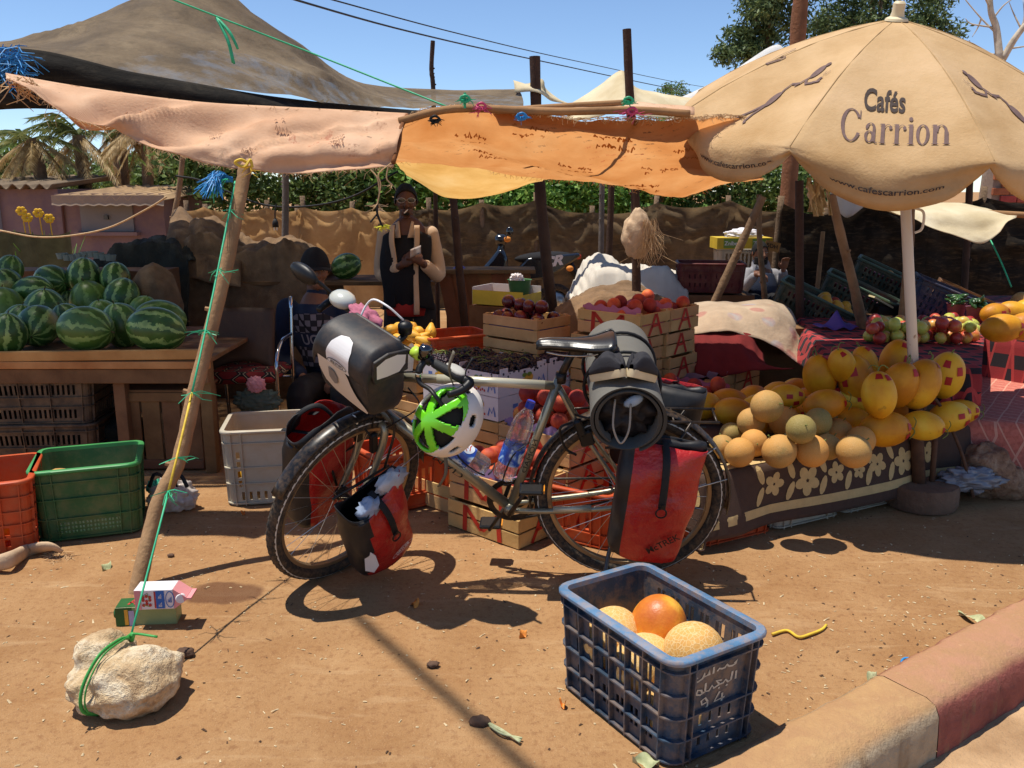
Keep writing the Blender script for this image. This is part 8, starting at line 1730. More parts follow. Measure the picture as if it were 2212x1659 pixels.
# ================================================================== foreground rock, cartons, litter
def rockmat(nm, a, c, d):
    q = N(nm); q.set(Roughness=.95); n1 = q.noise(7, 6, .7, dist=.4); n2 = q.noise(34, 5, .72)
    k = q.ramp(n1, [(.32, a), (.50, c), (.68, d)]); k = q.mix(q.ramp(n2, [(.35, .6), (.5, .0)]), k, a); q.color(k); q.bump(q.math('ADD', n2, q.math('MULTIPLY', n1, 1.5)), .9, .02); return q.m
ROCKM = rockmat('limestone', '#96724c', '#cbb088', '#e6d9bd')
def boulder(name, label, c, lobes, mat, seed, amp=.16, vox=.007):
    b = MB()
    for o, r in lobes: b.ell(V(c)+V(o), r, Matrix.Rotation(seed, 3, 'Z'), 60, 44, lambda d: 1+amp*fbm((d.x*1.3+seed, d.y*1.3, d.z*1.3), 1, 2)+amp*.45*fbm((d.x*5, d.y*5+seed, d.z*5), 1, 4)-.10*max(0, fbm((d.x*3, d.y*3, d.z*3+seed), 1, 2)))
    o = b.build(name, mat, None, smooth=True); r = o.modifiers.new('r', 'REMESH'); r.mode = 'VOXEL'; r.voxel_size = vox; r.use_smooth_shade = True; return tag(o, label, 'rock')
RC = V((-1.135, 2.31, .085))
boulder('rock', 'big pale limestone rock tied with green string in the left foreground', RC, [((.045, -.02, -.005), (.135, .115, .092)), ((-.07, .045, .02), (.09, .09, .09)), ((.0, .01, -.02), (.17, .12, .068))], ROCKM, .6)
tie = thing('rock_string', 'green plastic string wound round the foreground rock', 'string', RC)
for k, (dx, r_) in enumerate(((0, .006), (.012, .003))):
    b = MB(); b.tube(catmull([KNOT+V((0, 0, -.01)), RC+V((-.012+dx, .02, .098)), RC+V((-.035+dx, -.06, .092)), RC+V((-.055+dx, -.125, .035)), RC+V((-.058+dx, -.135, -.03)), RC+V((-.045+dx, -.08, -.08))], 7), r_, 6, flat=.5); b.build('band', GRN2, tie, smooth=True)
b = MB(); b.tube(catmull([KNOT, KNOT+V((.03, -.02, .012)), KNOT+V((.09, -.03, .008))], 5), .004, 5); b.tube(catmull([KNOT-V((.012, 0, .01)), KNOT+V((.01, -.01, .006)), KNOT-V((0, 0, .02))], 5), .007, 6); b.build('knot', GRN2, tie, smooth=True)
def carton(label, loc, yaw, mats, cap, gable, L=.185, W=.072, H=.072, prints=(), roll=0):
    t = thing('drink_carton', label, 'carton', loc, yaw); pr = [(-W/2, 0), (W/2, 0), (W/2, H), (-W/2, H)]
    b = MB(); x1 = L*.70 if gable else L; vs = [V((0, y, z)) for y, z in pr]+[V((x1, y, z)) for y, z in pr]; b.add(vs, [(3, 2, 1, 0), (4, 5, 6, 7)]+[(i, (i+1) % 4, 4+(i+1) % 4, 4+i) for i in range(4)]); b.build('box', mats[0], t, world=False, bevel=.003)
    if gable:
        b = MB(); e = .012; vs = [V((x1, y, z)) for y, z in pr]+[V((L*.93, -W/2, H*.5-.004)), V((L*.93, W/2, H*.5-.004)), V((L*.93, W/2, H*.5+.004)), V((L*.93, -W/2, H*.5+.004))]; b.add(vs, [(i, (i+1) % 4, 4+(i+1) % 4, 4+i) for i in range(4)]); b.box((L*.97, 0, H*.5), (L*.09, W, .006)); b.build('gable', mats[1], t, world=False)
    R = frame(cap[3]); b = MB(); b.lathe([(0, .014), (.015, .013), (.017, .010), (.017, 0), (0, 0)], cap[0], R, 20); b.build('cap', cap[1], t, world=False, smooth=True, angle=.6)
    for mat, m2, f in prints: decal('print', m2, f, mat, t, 0, world=False)
    return t
CW = M('carton_white', '#d9d3d2', .45, .04, 9, .03); CP = M('carton_pink', '#d98f90', .45, .08, 9, .03); CGD = M('carton_green', '#2c5a2c', .45, .2, 14, .03); CGL = M('carton_pale_green', '#8c9a68', .45, .1, 9, .03); CBL = M('carton_blue', '#2a62ad', .45, .05, 9, 0)
z0 = .002; p0 = G(248, 1358); p1 = G(385, 1350); yw = atan2((p1-p0).y, (p1-p0).x)
fr1 = lambda x, y: V((x, -.0375, y))
carton('green juice carton lying on the ground under the pink one', (p0.x, p0.y+.04, z0), yw, (CGL, CGD), (V((-.0, .0, .036)), CGD, 0, (-1, 0, 0)), False, prints=((CGD, rect2(.0, .001, .055, .071), fr1), (PRY, rect2(.03, .008, .042, .064), lambda x, y: V((x, -.0385, y))), (M('carton_lilac', '#a9a3c4', .5, .1, 20, 0), rect2(.044, .004, .062, .060), lambda x, y: V((x, -.0385, y))), (CGD, rect2(.002, -.034, .10, .034), lambda x, y: V((x, y, .0735))), (PRR, strokes([[(.04, -.02), (.05, .015), (.06, -.02), (.07, .015)], [(.04, -.005), (.085, .0)]], .008), lambda x, y: V((x, y, .0750)))), L=.20)
p2 = G(292, 1318, .074)
arb = [[(.9, .1), (.9, .8)], [(.75, .1), (.6, .5), (.7, .7)], [(.55, .1), (.4, .2), (.42, .6), (.25, .2)], [(.2, .1), (.05, .5), (-.1, .1)]]
carton('white and pink milk carton with round cap resting on the green one', (p2.x, p2.y+.03, .0765), yw-.05, (CW, CP), (V((.150, -.026, .036)), CW, 0, (.35, -1, .1)), True, prints=((CBL, rect2(.072, .004, .100, .068), fr1), (PRR, rect2(.066, .006, .0715, .066), fr1), (CP, rect2(.002, .001, .022, .071), fr1), (CW, xf2d(strokes(arb, .12), .010, .024, .081, .008), lambda x, y: V((x, -.0385, y))), (CW, xf2d(strokes(arb[::-1], .12), .010, .024, .081, .038), lambda x, y: V((x, -.0385, y))), (CBL, ring2(.118, .036, .015, .030, .0125, .027), fr1), (CBL, xf2d(strokes(arb, .14), .012, .03, .112, .022), lambda x, y: V((x, -.0378, y))), (PRR, merge2d(*[ring2(.03+.011*(i % 3), .018+.014*(i//3)+.004*(i % 2), .005, .006, 0, 0) for i in range(9)]), lambda x, y: V((x, -.0378, y))), (PRG, strokes([[(.028, .05), (.045, .062), (.05, .035)], [(.03, .02), (.05, .012)]], .0025), lambda x, y: V((x, -.0380, y)))))
rng = random.Random(91); LIT = M('straw_litter', '#c4a679', .9, .3, 40, 0, per_object=.2, c2='#e3cfa6'); LID = M('dark_litter', '#5a4230', .9, .4, 40, 0)
for mat, n, lb in ((LIT, 1500, 'scattered straw and pale husks on the dirt ground'), (LID, 600, 'scattered dark grit and crumbs on the dirt ground')):
    b = MB()
    for _ in range(n):
        if rng.random() < .06: s, t = rng.gauss(.85, .4), abs(rng.gauss(.10, .14))
        else: s, t = rng.uniform(-2.6, 2.2), rng.uniform(.02, 2.6)
        p = KP+KE*s+KN*t; g_ = gsurf(s, t)[2]+.0015; a = rng.uniform(0, 6.28); L = rng.uniform(.003, .012)*(2.0 if rng.random() < .06 else 1); w = rng.uniform(.0012, .004); d = V((cos(a), sin(a), rng.uniform(-.1, .25)))*L; x = V((-sin(a), cos(a), 0))*w; q = V((p.x, p.y, g_))
        b.add([q-d*.2-x, q-d*.2+x, q+d+x*.6, q+d-x*.6, q+d*.4+V((0, 0, w*.9))], [(0, 1, 4), (1, 2, 4), (2, 3, 4), (3, 0, 4), (0, 3, 2, 1)])
    tag(b.build('litter', mat), lb, 'litter', kind='stuff')
def leaf(label, u, v, L, mat, seed, z=.006):
    r = random.Random(seed); p = G(u, v, z); a = r.uniform(0, 6.28); b = MB(); b.grid(lambda i, j: p+Matrix.Rotation(a, 3, 'Z') @ V((L*(i-.5), L*.5*(j-.5)*sin(pi*min(.97, max(.03, i)))*1.2, .012*sin(i*5+j*4+seed)+.012*abs(j-.5))), 10, 5); tag(b.build('dry_leaf', mat, smooth=True), label, 'leaf')
GLF = M('wilted_leaf', '#9aa372', .8, .25, 25, .3, 60, c2='#c9c79c'); OLF = M('orange_peel', '#d98a3c', .7, .2, 25, .1)
for i, (u, v, L, m, lb) in enumerate(((2100, 1337, .10, GLF, 'pale wilted leaf beside the red kerb'), (1885, 1467, .06, GLF, 'wilted green leaf by the kerb joint'), (1395, 1648, .07, GLF, 'green leaf under the front corner of the blue crate'), (230, 1225, .06, GLF, 'green leaf beside the cloth strip at left'), (897, 1305, .05, OLF, 'orange peel scrap in front of the bicycle'), (1130, 1372, .035, OLF, 'small orange scrap right of the bicycle shadow'), (1215, 1521, .035, OLF, 'orange scrap left of the blue crate'), (525, 1110, .03, OLF, 'orange petal near the white crate'), (607, 1100, .04, GLF, 'small dry leaf near the white crate'))): leaf(lb, u, v, L, m, i)
b = MB(); b.tube(catmull([G(u, v, .006) for u, v in ((1668, 1370), (1700, 1362), (1725, 1376), (1750, 1370), (1775, 1360), (1785, 1350))], 6), .005, 6); tag(b.build('rope_end', YLW, smooth=True), 'short yellow rope lying right of the blue crate', 'rope')
b = MB(); b.tube(catmull([G(u, v, .006) for u, v in ((1985, 1425), (1955, 1422), (1948, 1432), (1965, 1440))], 6), .004, 6); tag(b.build('string_loop', BLU, smooth=True), 'blue string loop on the ground by the red kerb', 'string')
b = MB(); [b.tube(catmull([G(1055+dx, 1563+dy, .008), G(1085, 1580+dy, .012), G(1125+dx, 1600-dy, .008)], 5), .0035, 5) for dx, dy in ((0, 0), (3, 5), (-2, -3))]; tag(b.build('dry_stalk', GLF, smooth=True), 'dry green stalk on the ground left of the blue crate', 'stalk')
for i, (u, v, s) in enumerate(((1380, 2117, .02), (1530, 2300, .03), (590, 2080, .03), (1880, 2225, .016), (545, 1770, .014))): b = MB(); p = G(u*.6777, v*.6777, .008); b.ell(p, (s, s*.7, s*.5), None, 14, 10, lambda d: 1+.3*fbm((d.x*2+i, d.y*2, d.z*2), 1, 3)); tag(b.build('pebble', M('dark_pebble', '#5d4637', .9, .3, 20, .4), smooth=True), ('small dark pebble in front of the bicycle', 'brown lump of dirt left of the blue crate', 'dark clod beside the string shadow', 'dark pebble near the lower middle of the ground', 'dried dark fruit between pole and front wheel')[i], 'pebble')
SACKM = M('burlap', '#6f5740', .95, .22, 9, .6, 130, c2='#8a6f52', bdist=.01); NETP = M('dark_net_heap', '#33352f', .95, .3, 10, .6, 80, bdist=.015); CLS = M('pale_sacking', '#c2a686', .95, .2, 12, .5, 90); SHEETW = M('white_sheet_dusty', '#cfc6b8', .85, .12, 5, .4, 40, transl=.1)
b = MB(); P = catmull([G(u, v, .02+.03*(i % 2)) for i, (u, v) in enumerate(((-30, 1222), (20, 1210), (60, 1190), (105, 1180), (135, 1192)))], 6); b.tube(P, [.03, .035, .03, .028, .012], 10, flat=.5); st = b.build('cloth_strip', CLS, None, smooth=True); tag(st, 'twisted pale cloth strip on the ground beside the orange crate', 'cloth')
b = MB(); [tuft(b, G(150+rng.uniform(-45, 15), 1203+rng.uniform(-12, 12), .006), 3, .05, rng, -.2, .0012) for _ in range(30)]; tag(b.build('straw_wisp', BEI), 'wisp of straw at the end of the cloth strip', 'straw', kind='stuff')
def blob(name, label, cat, c, r, mat, amp=.15, fr=2.2, seed=0, flat=None, vox=0, nu=64, nv=40, fold=.0):
    b = MB(); c = V(c)
    def fn(d): return 1+amp*fbm((d.x*fr+seed, d.y*fr, d.z*fr), 1, 4)+fold*abs(sin(5*fbm((d.x*1.4, d.y*1.4+seed, d.z*1.4), 1, 2)))
    b.ell(c, r, None, nu, nv, fn); zf = flat
    if zf is not None: b.v = [(x, y, max(z, zf)) for x, y, z in b.v]
    return tag(b.build(name, mat, None, smooth=True), label, cat)
g = G(365, 1110); blob('plastic_bag', 'knotted white plastic bag of rubbish behind the front pole', 'bag', (g.x, g.y+.06, .06), (.10, .07, .075), M('milky_bag', '#c9beb5', .3, .12, 14, .4, 40, spec=.6, transl=.3), .25, 2.6, 3, .004, fold=.12); b = MB(); [b.tube(catmull([V((g.x+.02, g.y+.04, .12)), V((g.x+dx, g.y+.02, .16+dz)), V((g.x+dx*1.6, g.y, .13))], 4), .010, 6, flat=.4) for dx, dz in ((.06, .02), (-.05, .03), (.03, .05))]; tag(b.build('bag_ties', BLK, smooth=True), 'dark tie ends on the rubbish bag', 'string'); blob('green_rag', 'turquoise rag tucked beside the rubbish bag', 'rag', (g.x-.09, g.y+.08, .10), (.035, .03, .035), M('turquoise_rag', '#3fa888', .7, .15, 14, .3), .3, 3, 1)
boulder('rock', 'reddish pale rock beside the umbrella base', (2.32, 4.10, .12), [((0, 0, 0), (.15, .12, .15)), ((.10, -.03, -.05), (.10, .09, .10))], rockmat('red_rock', '#6b4632', '#9b7558', '#bfa183'), 2.1, vox=.009)
blob('plastic_bag', 'crumpled clear plastic bag between umbrella base and rock', 'bag', (2.17, 3.96, .12), (.13, .06, .05), M('grey_film', '#8f8d92', .2, .2, 14, .5, 30, spec=.8, transl=.25), .35, 2.8, 7, .02, fold=.2)
# ================================================================== left stall clutter
def heap(name, label, ctr, mat, amp=.06, seed=0, cat='sacks', nx=60, ny=40, rough=1.0):
    x0, x1, y0, y1, zs = ctr; b = MB(); pr = catmull([V((i, z, 0)) for i, z in enumerate(zs)], 8)
    def f(i, j):
        x = x0+(x1-x0)*i; q = pr[min(len(pr)-1, round(i*(len(pr)-1)))]; g_ = gz(x, y0); e = min(1, (1-abs(2*j-1))*2.6)**.6; z = g_+(q.y-g_)*e; n_ = amp*fbm((x*3, j*3+seed, 0), 1, 4)*e+amp*.4*abs(sin(6*fbm((x*1.5, j*2, seed), 1, 2)))*e
        return V((x, y0+(y1-y0)*j+amp*.5*fbm((x*4, z*4, seed), 1, 3), max(g_+.002, z+n_)))
    b.grid(f, nx, ny); return tag(b.build(name, mat, None, smooth=True, solid=.006), label, cat)
X = lambda u, Y: D(u, 600, Y).x
Z = lambda v, Y: D(600, v, Y).z
heap('net_heap', 'heap of dark bundled shade netting behind the watermelons', (X(215, 6.6), X(425, 6.6), 6.3, 7.3, [Z(580, 6.6), Z(545, 6.6), Z(525, 6.6), Z(520, 6.6), Z(560, 6.6)]), NETP, .10, 2, 'netting')
heap('sack_heap', 'mound of brown burlap sacks behind the seated man', (X(385, 6.7), X(700, 6.7), 6.5, 7.6, [Z(520, 6.7), Z(505, 6.7), Z(545, 6.7), Z(540, 6.7), Z(548, 6.7), Z(590, 6.7)]), SACKM, .09, 4)
cloth('burlap_cover', [[D(u, v, 7.2) for u, v in ((375, 452), (395, 448), (440, 500), (520, 530))], [D(u, v, 6.75) for u, v in ((360, 520), (410, 515), (455, 535), (520, 560))], [D(u, v, 6.5) for u, v in ((360, 600), (410, 600), (455, 610), (520, 620))]], 8, 8, SACKM, 'burlap sheet pulled up to a point beside the kiosk', 'cloth', lambda p, i, j: .03*fbm((p.x*4, p.z*5, 0), 1, 3))
blob('burlap_sack', 'reddish-brown full sack behind the watermelon heap', 'sack', (X(330, 5.75), 5.75, Z(630, 5.75)-.12), (.17, .15, .30), SACKM, .08, 2.2, 3)
for i in range(9):
    u = 135+i*13; b = MB(); p = D(u, 558+4*sin(i), 6.0); b.lathe([(.0, .0), (.020, .0), (.034, .035), (.040, .035), (.030, -.004)], p, None, 10); tag(b.build('egg_tray_cup', M('pulp_grey', '#7f8a83', .9, .12, 30, .4)), 'grey pulp fruit tray cup in the row behind the watermelons', 'fruit tray', 'grey pulp tray cups behind the watermelons')
b = MB(); b.box((X(200, 6.15), 6.15, Z(572, 6.15)/2-.06), (1.1, .32, Z(572, 6.15)+.06)); tag(b.build('support_box', WOODD), 'dark box behind the watermelons under the pulp trays', 'box')
wb = thing('wooden_box', 'upright slatted wooden box under the watermelon table', 'box', (-1.86, 4.62, 0)); bxw, bxh = .42, .42
for k in range(4): plank((-2.02+.107*k, 4.50, bxh/2), (.095, .014, bxh-.07), WOODD, 'slat', wb)
for z in (.03, bxh-.02): plank((-1.86, 4.49, z), (bxw, .018, .05), WOODD, 'rail', wb)
plank((-2.075, 4.62, bxh/2), (.012, .22, bxh), WOODD, 'side_board', wb); plank((-1.645, 4.62, bxh/2), (.012, .22, bxh), WOODD, 'side_board', wb); plank((-1.86, 4.62, bxh+.012), (bxw+.03, .27, .014), WOODD, 'top_board', wb)
blob('stone', 'pale rough stone on the table corner behind the front pole', 'stone', D(425, 812, 4.62), (.07, .06, .045), ROCKM, .2, 2.4, 5)
blob('rag_heap', 'dark grey rags under the watermelon table', 'rags', (X(200, 4.75), 4.75, .10), (.24, .16, .16), NETP, .2, 2.2, 6, .002)
YC = 5.0; cs = D(540, 800, YC); ch = thing('chair', 'chrome-legged chair with patterned red cushion beside the plank table', 'chair', (cs.x, YC, 0)); CHR = M('chrome', '#b9bcc2', .15, .05, 9, 0, metal=1.0); zs = D(540, 805, YC).z
def kil():
    q = N('kilim_cushion'); q.set(Roughness=.95); vo = q.n('TexVoronoi', distance='MANHATTAN'); vo.inputs['Scale'].default_value = 9; vo.inputs['Randomness'].default_value = 0; q.l(q.mapped((1, 1.6, 1.6), (.3, 0, .78)), vo.inputs['Vector']); q.color(q.ramp(vo.outputs['Distance'], [(.0, '#8c1f1c'), (.35, '#a3291f'), (.42, '#1a1513'), (.56, '#b9a27c'), (.62, '#241a17'), (.8, '#7d1d1b')], 'CONSTANT')); q.bump(q.noise(120, 3, .6), .4, .004); return q.m
b = MB(); b.box((cs.x, YC, zs), (.40, .38, .07), None, .03); b.build('seat_cushion', kil(), ch, smooth=True)
for s in (-1, 1):
    xx = cs.x+s*.205; b = MB(); b.tube(catmull([V((xx, YC-.19, .0)), V((xx, YC-.18, zs-.05)), V((xx, YC-.17, zs+.10)), V((xx, YC-.05, zs+.19)), V((xx, YC+.17, zs+.20))], 6), .011, 10); b.build('front_leg', CHR, ch, smooth=True)
    b = MB(); b.tube(catmull([V((xx, YC+.22, gz(0, 5.2))), V((xx, YC+.18, zs)), V((xx, YC+.22, zs+.42))], 6), .011, 10); b.build('back_leg', CHR, ch, smooth=True)
b = MB(); b.grid(lambda i, j: V((cs.x-.05+(i-.5)*.36, YC+.02+.10*j+.03*sin(i*3), zs+.06+.30*j-.05*(2*i-1)**2*(1-j))), 12, 10); bk_ = b.build('back_pad', M('brown_vinyl', '#4f3826', .6, .2, 6, .2, 50), ch, smooth=True, solid=.03)
b = MB(); b.tube([V((cs.x-.2, YC+.19, zs-.06)), V((cs.x+.2, YC+.19, zs-.06))], .009, 8); b.build('crossbar', CHR, ch, smooth=True)
blob('leaf_rag', 'pale green crumpled net hanging over the chair edge', 'rag', (cs.x+.09, YC-.20, zs-.12), (.12, .03, .07), M('sage_rag', '#5d6656', .9, .2, 20, .6, 50), .35, 4, 2); blob('pink_bag', 'small pink plastic bag on the chair edge', 'bag', (cs.x+.10, YC-.235, zs-.02), (.05, .02, .045), CP, .3, 3, 2)
# ================================================================== behind the traders
YB = 7.0; bt0 = D(958, 586, YB); bt1 = D(1140, 586, YB); tb2 = thing('slatted_counter', 'sloping counter of diagonal brown boards left of the scooter', 'counter', ((bt0.x+bt1.x)/2, YB, gz(0, YB))); dz = bt0.z-gz(0, YB)
n = 7
for k in range(n):
    xa = bt0.x+.04+(bt1.x-bt0.x-.05)*k/(n-1); L = V((.18, -.12, -dz*.96)); Rm = frame(L, (1, 0, 0)); b = MB(); b.box(V((xa, YB, bt0.z))+L*.5+V((-.03, .03, -.02)), (.112, .02, L.length), Rm, .002); b.build('board', M('warm_board', '#8a5a36', .8, .25, 5, .4, 50, per_object=.25), tb2)
plank(((bt0.x+bt1.x)/2, YB+.12, bt0.z), (bt1.x-bt0.x+.12, .34, .03), WOODD, 'counter_top', tb2); [plank((x, YB+.2, (bt0.z+gz(0, YB))/2), (.05, .05, dz-.03), WOODD, 'leg', tb2) for x in (bt0.x+.03, bt1.x-.03)]
blob('violet_bag', 'small violet bag on the slatted counter', 'bag', D(992, 582, 7.1), (.05, .04, .03), M('violet_plastic', '#5b58a8', .5, .1, 9, 0), .2, 3, 1)
sq0 = D(1095, 655, 6.2); t = thing('banana_carton', 'yellow and white cut-down fruit carton near the green bucket', 'carton', sq0, radians(-28))
for c, s, m in (((0, -.14, .05), (.40, .006, .10), M('carton_yellow', '#c9b23a', .6, .15, 9, 0)), ((0, .14, .06), (.40, .006, .12), CARD), ((-.2, 0, .06), (.006, .28, .12), CARD), ((.2, 0, .04), (.006, .28, .08), MATS.get('carton_yellow', CARD)), ((0, 0, .003), (.39, .27, .006), WOODD)): b = MB(); b.box(c, s); b.build('side', m, t, world=False)
b = MB(); b.box((sq0.x, sq0.y, (sq0.z+gz(0, 6.2))/2-.004), (.42, .34, sq0.z-gz(0, 6.2)-.01), Matrix.Rotation(radians(-28), 3, 'Z')); tag(b.build('support_box', WOODD), 'stacked dark boxes under the yellow fruit carton', 'box')
bc = sq0+V((.09, .02, .012)); t = thing('bucket', 'small green bucket standing in the yellow fruit carton', 'bucket', bc); b = MB(); b.lathe([(0, .002), (.062, 0), (.082, .15), (.088, .155), (.078, .15), (.06, .008)], bc, None, 24); b.build('pail', M('green_pail', '#38663c', .5, .12, 9, .05), t, smooth=True, angle=.6); blob('crumpled_paper', 'crumpled white paper stuffed in the green bucket', 'paper', bc+V((-.02, -.01, .15)), (.05, .05, .045), CARD, .3, 3, 4)
YS = 10.7; sc = D(1150, 640, YS); sg = gz(0, YS); sct = thing('scooter', 'black motor scooter parked before the dark fence', 'scooter', (sc.x, YS, sg)); SBK = M('scooter_black', '#15171c', .18, .06, 9, 0, spec=.7, coat=.6); SGR = M('scooter_grey', '#3a3d42', .4, .1, 9, 0)
def sp_(u, v, dy=0.0): return D(u, v, YS+dy)
for nm, u, v in (('front_wheel', 1052, 628), ('rear_wheel', 1200, 628)):
    p = sp_(u, v); rr = .24; p.z = sg+rr; b = MB(); b.lathe([(rr-.045+.045*cos(a), .055*sin(a)) for a in [radians(x) for x in range(-120, 121, 24)]], p, frame((0, 1, 0)), 30); w = b.build(nm, RUB, sct, smooth=True); b = MB(); b.lathe([(.02, -.04), (.155, -.03), (.16, 0), (.155, .03), (.02, .04)], p, frame((0, 1, 0)), 24); b.build('hub', STEEL, w, smooth=True)
b = MB(); b.prism([(q.x, q.z) for q in [sp_(*w) for w in ((1115, 582), (1140, 556), (1250, 545), (1253, 552), (1210, 582), (1180, 600), (1140, 604))]], .26, (0, YS+.13, 0), Matrix(((1, 0, 0), (0, 0, -1), (0, 1, 0)))); bd = b.build('tail_body', SBK, sct, bevel=.03, smooth=True, angle=.9)
b = MB(); b.ell(sp_(1175, 556), (.36, .14, .07), Matrix.Rotation(-.06, 3, 'Y'), 24, 14); b.build('seat', BLKC, sct, smooth=True)
b = MB(); b.prism([(q.x, q.z) for q in [sp_(*w) for w in ((1040, 580), (1062, 556), (1075, 538), (1088, 536), (1098, 560), (1092, 600), (1100, 640), (1060, 640), (1045, 600))]], .30, (0, YS+.15, 0), Matrix(((1, 0, 0), (0, 0, -1), (0, 1, 0)))); b.build('leg_shield', SBK, sct, bevel=.04, smooth=True, angle=.9)
b = MB(); b.box(sp_(1135, 640)+V((-.02, 0, .0)), (.45, .24, .10), None, .03); b.build('floorboard', SGR, sct); b = MB(); b.tube([sp_(1080, 545), sp_(1086, 522)], [.05, .035], 10); b.tube([sp_(1086, 516, -.3), sp_(1084, 518), sp_(1086, 516, .3)], .017, 8); b.box(sp_(1082, 518), (.14, .22, .13), None, .03); b.build('handlebar', SBK, sct, smooth=True, angle=.8)
b = MB(); b.tube(catmull([sp_(1092, 516, -.2), sp_(1096, 505, -.2)], 3), .008, 6); b.ell(sp_(1101, 501, -.2), (.045, .02, .06)); b.build('mirror', SBK, sct, smooth=True)
for u, v, m, dy in ((1096, 517, OLF, -.16), (1248, 554, M('tail_red', '#b5341c', .3, .1, 9, 0), -.06), (1231, 580, OLF, -.14)): b = MB(); b.ell(sp_(u, v, dy), (.045, .03, .035), nu=12, nv=8); b.build('indicator', m, sct, smooth=True)
b = MB(); b.tube(catmull([sp_(1228, 570), sp_(1240, 590), sp_(1252, 606)], 4), [.03, .015], 6, flat=2.0); b.build('mudguard', BPL, sct, smooth=True)
decal('lettering', xf2d(text_mesh('CR', .2, .01, .25), .95, .8), lambda x, y: sp_(1192, 566, -.155)+V((x, 0, y+x*.18)), CW, bd, 0)
heap('sheet_heap', 'white dusty sheet thrown over goods behind the peach trays', (X(1235, 6.9), X(1480, 6.9), 6.5, 7.9, [Z(665, 6.9), Z(590, 6.9), Z(580, 6.9), Z(600, 6.9), Z(592, 6.9), Z(615, 6.9)]), SHEETW, .08, 3, 'sheet')
heap('sack_heap', 'folded brown sacks lying behind the top peach tray', (X(1200, 5.9), X(1440, 5.9), 5.5, 6.3, [Z(690, 5.9), Z(650, 5.9), Z(636, 5.9), Z(640, 5.9), Z(660, 5.9)]), SACKM, .06, 6)
def printed():
    q = N('printed_sheet'); q.set(Roughness=.85); vo = q.n('TexVoronoi'); vo.inputs['Scale'].default_value = 5.5; q.l(q.tc(), vo.inputs['Vector']); f = q.ramp(vo.outputs['Distance'], [(.22, 1.0), (.30, .0)]); pick = q.ramp(q.noise(3, 2, .5), [(.40, '#9a4a4a'), (.5, '#8f95a0'), (.6, '#a8674a')]); q.color(q.mix(q.math('MULTIPLY', f, .55), q.ramp(q.noise(4, 5, .6), [(.3, '#97816a'), (.7, '#b7a288')]), pick)); q.bump(q.noise(20, 4, .6), .5, .015); return q.m
cloth('printed_cover', [[D(u, v, 5.9) for u, v in ((1500, 655), (1570, 648), (1640, 645), (1690, 660), (1722, 700))], [D(u, v, 5.5) for u, v in ((1500, 680), (1570, 668), (1640, 668), (1690, 690), (1728, 740))], [D(u, v, 5.25) for u, v in ((1500, 720), (1570, 715), (1640, 725), (1692, 760), (1730, 800))]], 10, 10, printed(), 'grey sheet with faded flower print draped right of the A trays', 'sheet', lambda p, i, j: .035*fbm((p.x*3, p.z*4, 0), 1, 3))
cloth('red_cover', [[D(u, v, 5.28) for u, v in ((1500, 722), (1560, 718), (1620, 722), (1650, 760))], [D(u, v, 5.12) for u, v in ((1500, 760), (1565, 756), (1620, 765), (1660, 790))], [D(u, v, 5.0) for u, v in ((1500, 815), (1570, 812), (1640, 800), (1720, 795))]], 8, 8, M('dark_red_cloth', '#6e1f1d', .9, .25, 9, .4, 40), 'dark red cloth hanging below the printed sheet', 'cloth', lambda p, i, j: .03*fbm((p.x*5, p.z*4, 0), 1, 3))
b = MB(); q = D(1610, 690, 5.75); b.box((q.x, q.y+.1, q.z/2-.03), (.7, .6, q.z)); tag(b.build('support_box', WOODD), 'stack of boxes hidden under the printed sheet', 'box')
b = MB(); q = D(1531, 630, 6.95); b.box((q.x, q.y, q.z/2-.065), (.62, .42, q.z+.12)); tag(b.build('support_box', M('weathered_board', '#7d5c3e', .85, .25, 5, .4, 50)), 'weathered wooden case with faded red marks under the maroon crate', 'box')
hp = D(1378, 505, 5.8); hsk = thing('hanging_sack', 'ragged cream sack hanging on the tall dark post', 'sack', hp-V((0, 0, .2))); b = MB(); b.ell(hp, (.105, .07, .165), None, 48, 32, lambda d: (1+.14*fbm((d.x*2.4, d.y*2.4, d.z*2.4), 1, 4))*(1-.25*max(0, d.z)*abs(d.x))); b.build('bag', CLS, hsk, smooth=True); b = MB()
for _ in range(160): u = rng.uniform(1385, 1418); tuft(b, D(u, rng.uniform(470, 520), 5.74), 1, .20, rng, 1.6, .0014, .35)
b.build('fringe', BEI, hsk)
q = D(1600, 524, 9.75); t = thing('fruit_carton', 'yellow printed carton on the white crate behind the seated trader', 'carton', q-V((0, 0, .05))); b = MB(); b.box(q, (.60, .36, .12)); b.build('box', M('carton_gold', '#c8a92f', .6, .15, 9, 0), t)
for dx in (-.14, .17): decal('lettering', xf2d(merge2d(rect2(-.09, -.05, .09, .05)), 1, 1), lambda x, y: q+V((x+dx, -.183, y)), PRG, t, 0); decal('lettering', text_mesh('Zniber', .06, .001), lambda x, y: q+V((x+dx, -.186, y)), CW, t, 0)
blob('white_sack', 'white plastic sack on the printed carton behind the trader', 'sack', q+V((.02, 0, .09)), (.2, .12, .06), CARD, .25, 2.4, 2)
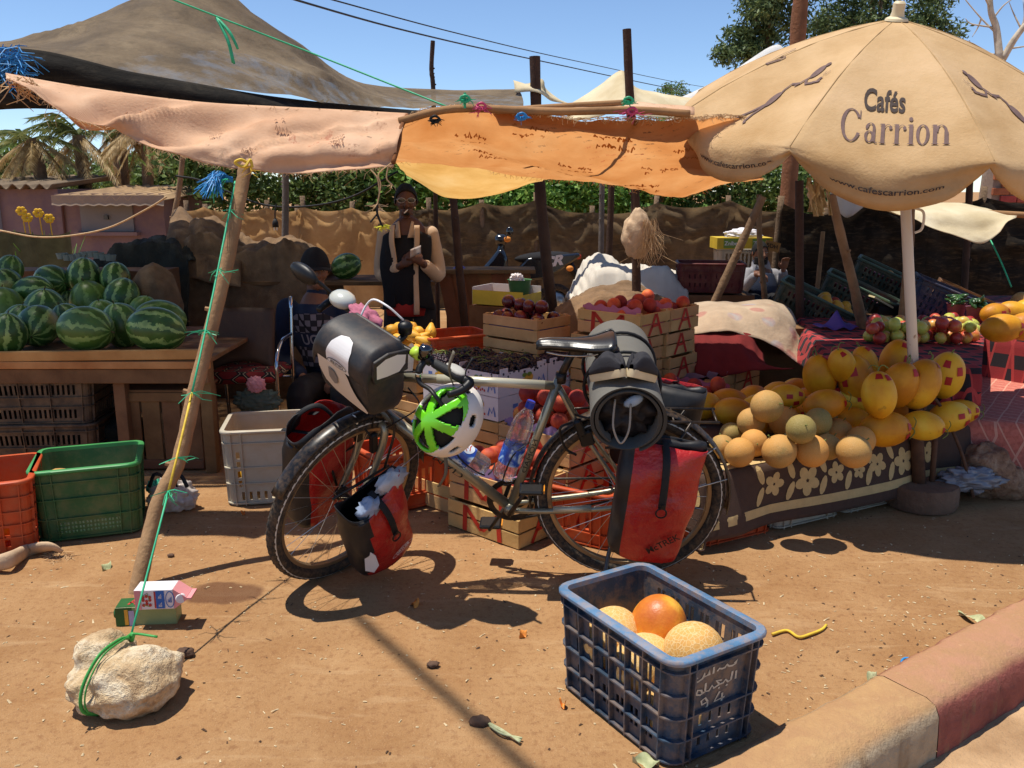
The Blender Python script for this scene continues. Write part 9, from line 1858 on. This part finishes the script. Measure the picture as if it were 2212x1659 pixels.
q = D(1668, 532, 9.3); b = MB(); b.box(q, (.16, .006, .10), Matrix.Rotation(.25, 3, 'Y')); sg_ = b.build('price_card', M('brown_card', '#9a6f3c', .8, .12, 9, .1), None); tag(sg_, 'small brown price card fixed to the timber pole', 'sign'); decal('lettering', text_mesh('5DH', .06, .001), lambda x, y: q+V((x, -.006, y-x*.25)), BLK, sg_, 0)
for q, s, lb in ((D(975, 720, 5.35)-V((0, 0, .30)), (.44, .34), 'dark box under the orange-red crate beside the trader'), (D(1600, 524, 9.75)-V((0, 0, .49)), (.55, .38), 'dark box under the white slatted crate at the back')):
    g_ = gz(q.x, q.y); b = MB(); b.box((q.x, q.y, (q.z+g_)/2), (*s, q.z-g_), Matrix.Rotation(.4 if s[0] < .5 else 0, 3, 'Z')); tag(b.build('support_box', WOODD), lb, 'box')
bw = thing('brick_wall', 'red brick wall showing at the right edge under the umbrella', 'wall', (X(2190, 11.5), 11.5, gz(0, 11))); BRK = M('near_brick', '#a5583f', .9, .2, 14, .5, 60, per_object=.35); x0 = X(2125, 11.5); b = MB(); zt = Z(372, 11.5); b.box((x0+.8, 11.62, zt/2-.1), (1.6, .16, zt+.2)); b.build('mortar_core', M('mortar', '#8d7767', .95, .15, 20, .3), bw); b = MB(); b.box((0, 0, 0), (.205, .05, .085), None, .004); br0 = b.build('brick', BRK, bw, world=False)
br0.location = V((x0+.1, 11.53, zt-.05))-bw.location
for r in range(7):
    for k in range(7):
        if r or k: o = inst(br0, bw, V((x0+.1+.215*k+(.107 if r % 2 else 0), 11.53+.006*((r*k) % 3), zt-.05-.095*r))-bw.location)
A, B_ = V((-.548, 2.834, 0)), V((-.059, 2.138, 0)); d = (B_-A).normalized(); o_ = SUNV*(6.0/SUNV.z); b = MB(); b.tube([A+o_+SUNV*9, A+o_, B_+o_, B_+d*9+o_+V((0, 0, .3))], .020, 8); tag(b.build('power_line', WIRE, smooth=True), 'overhead cable crossing above the foreground, casting a soft line of shadow', 'cable')  # out-of-view cable for the ground shadow; end turned sunward to shade nothing else
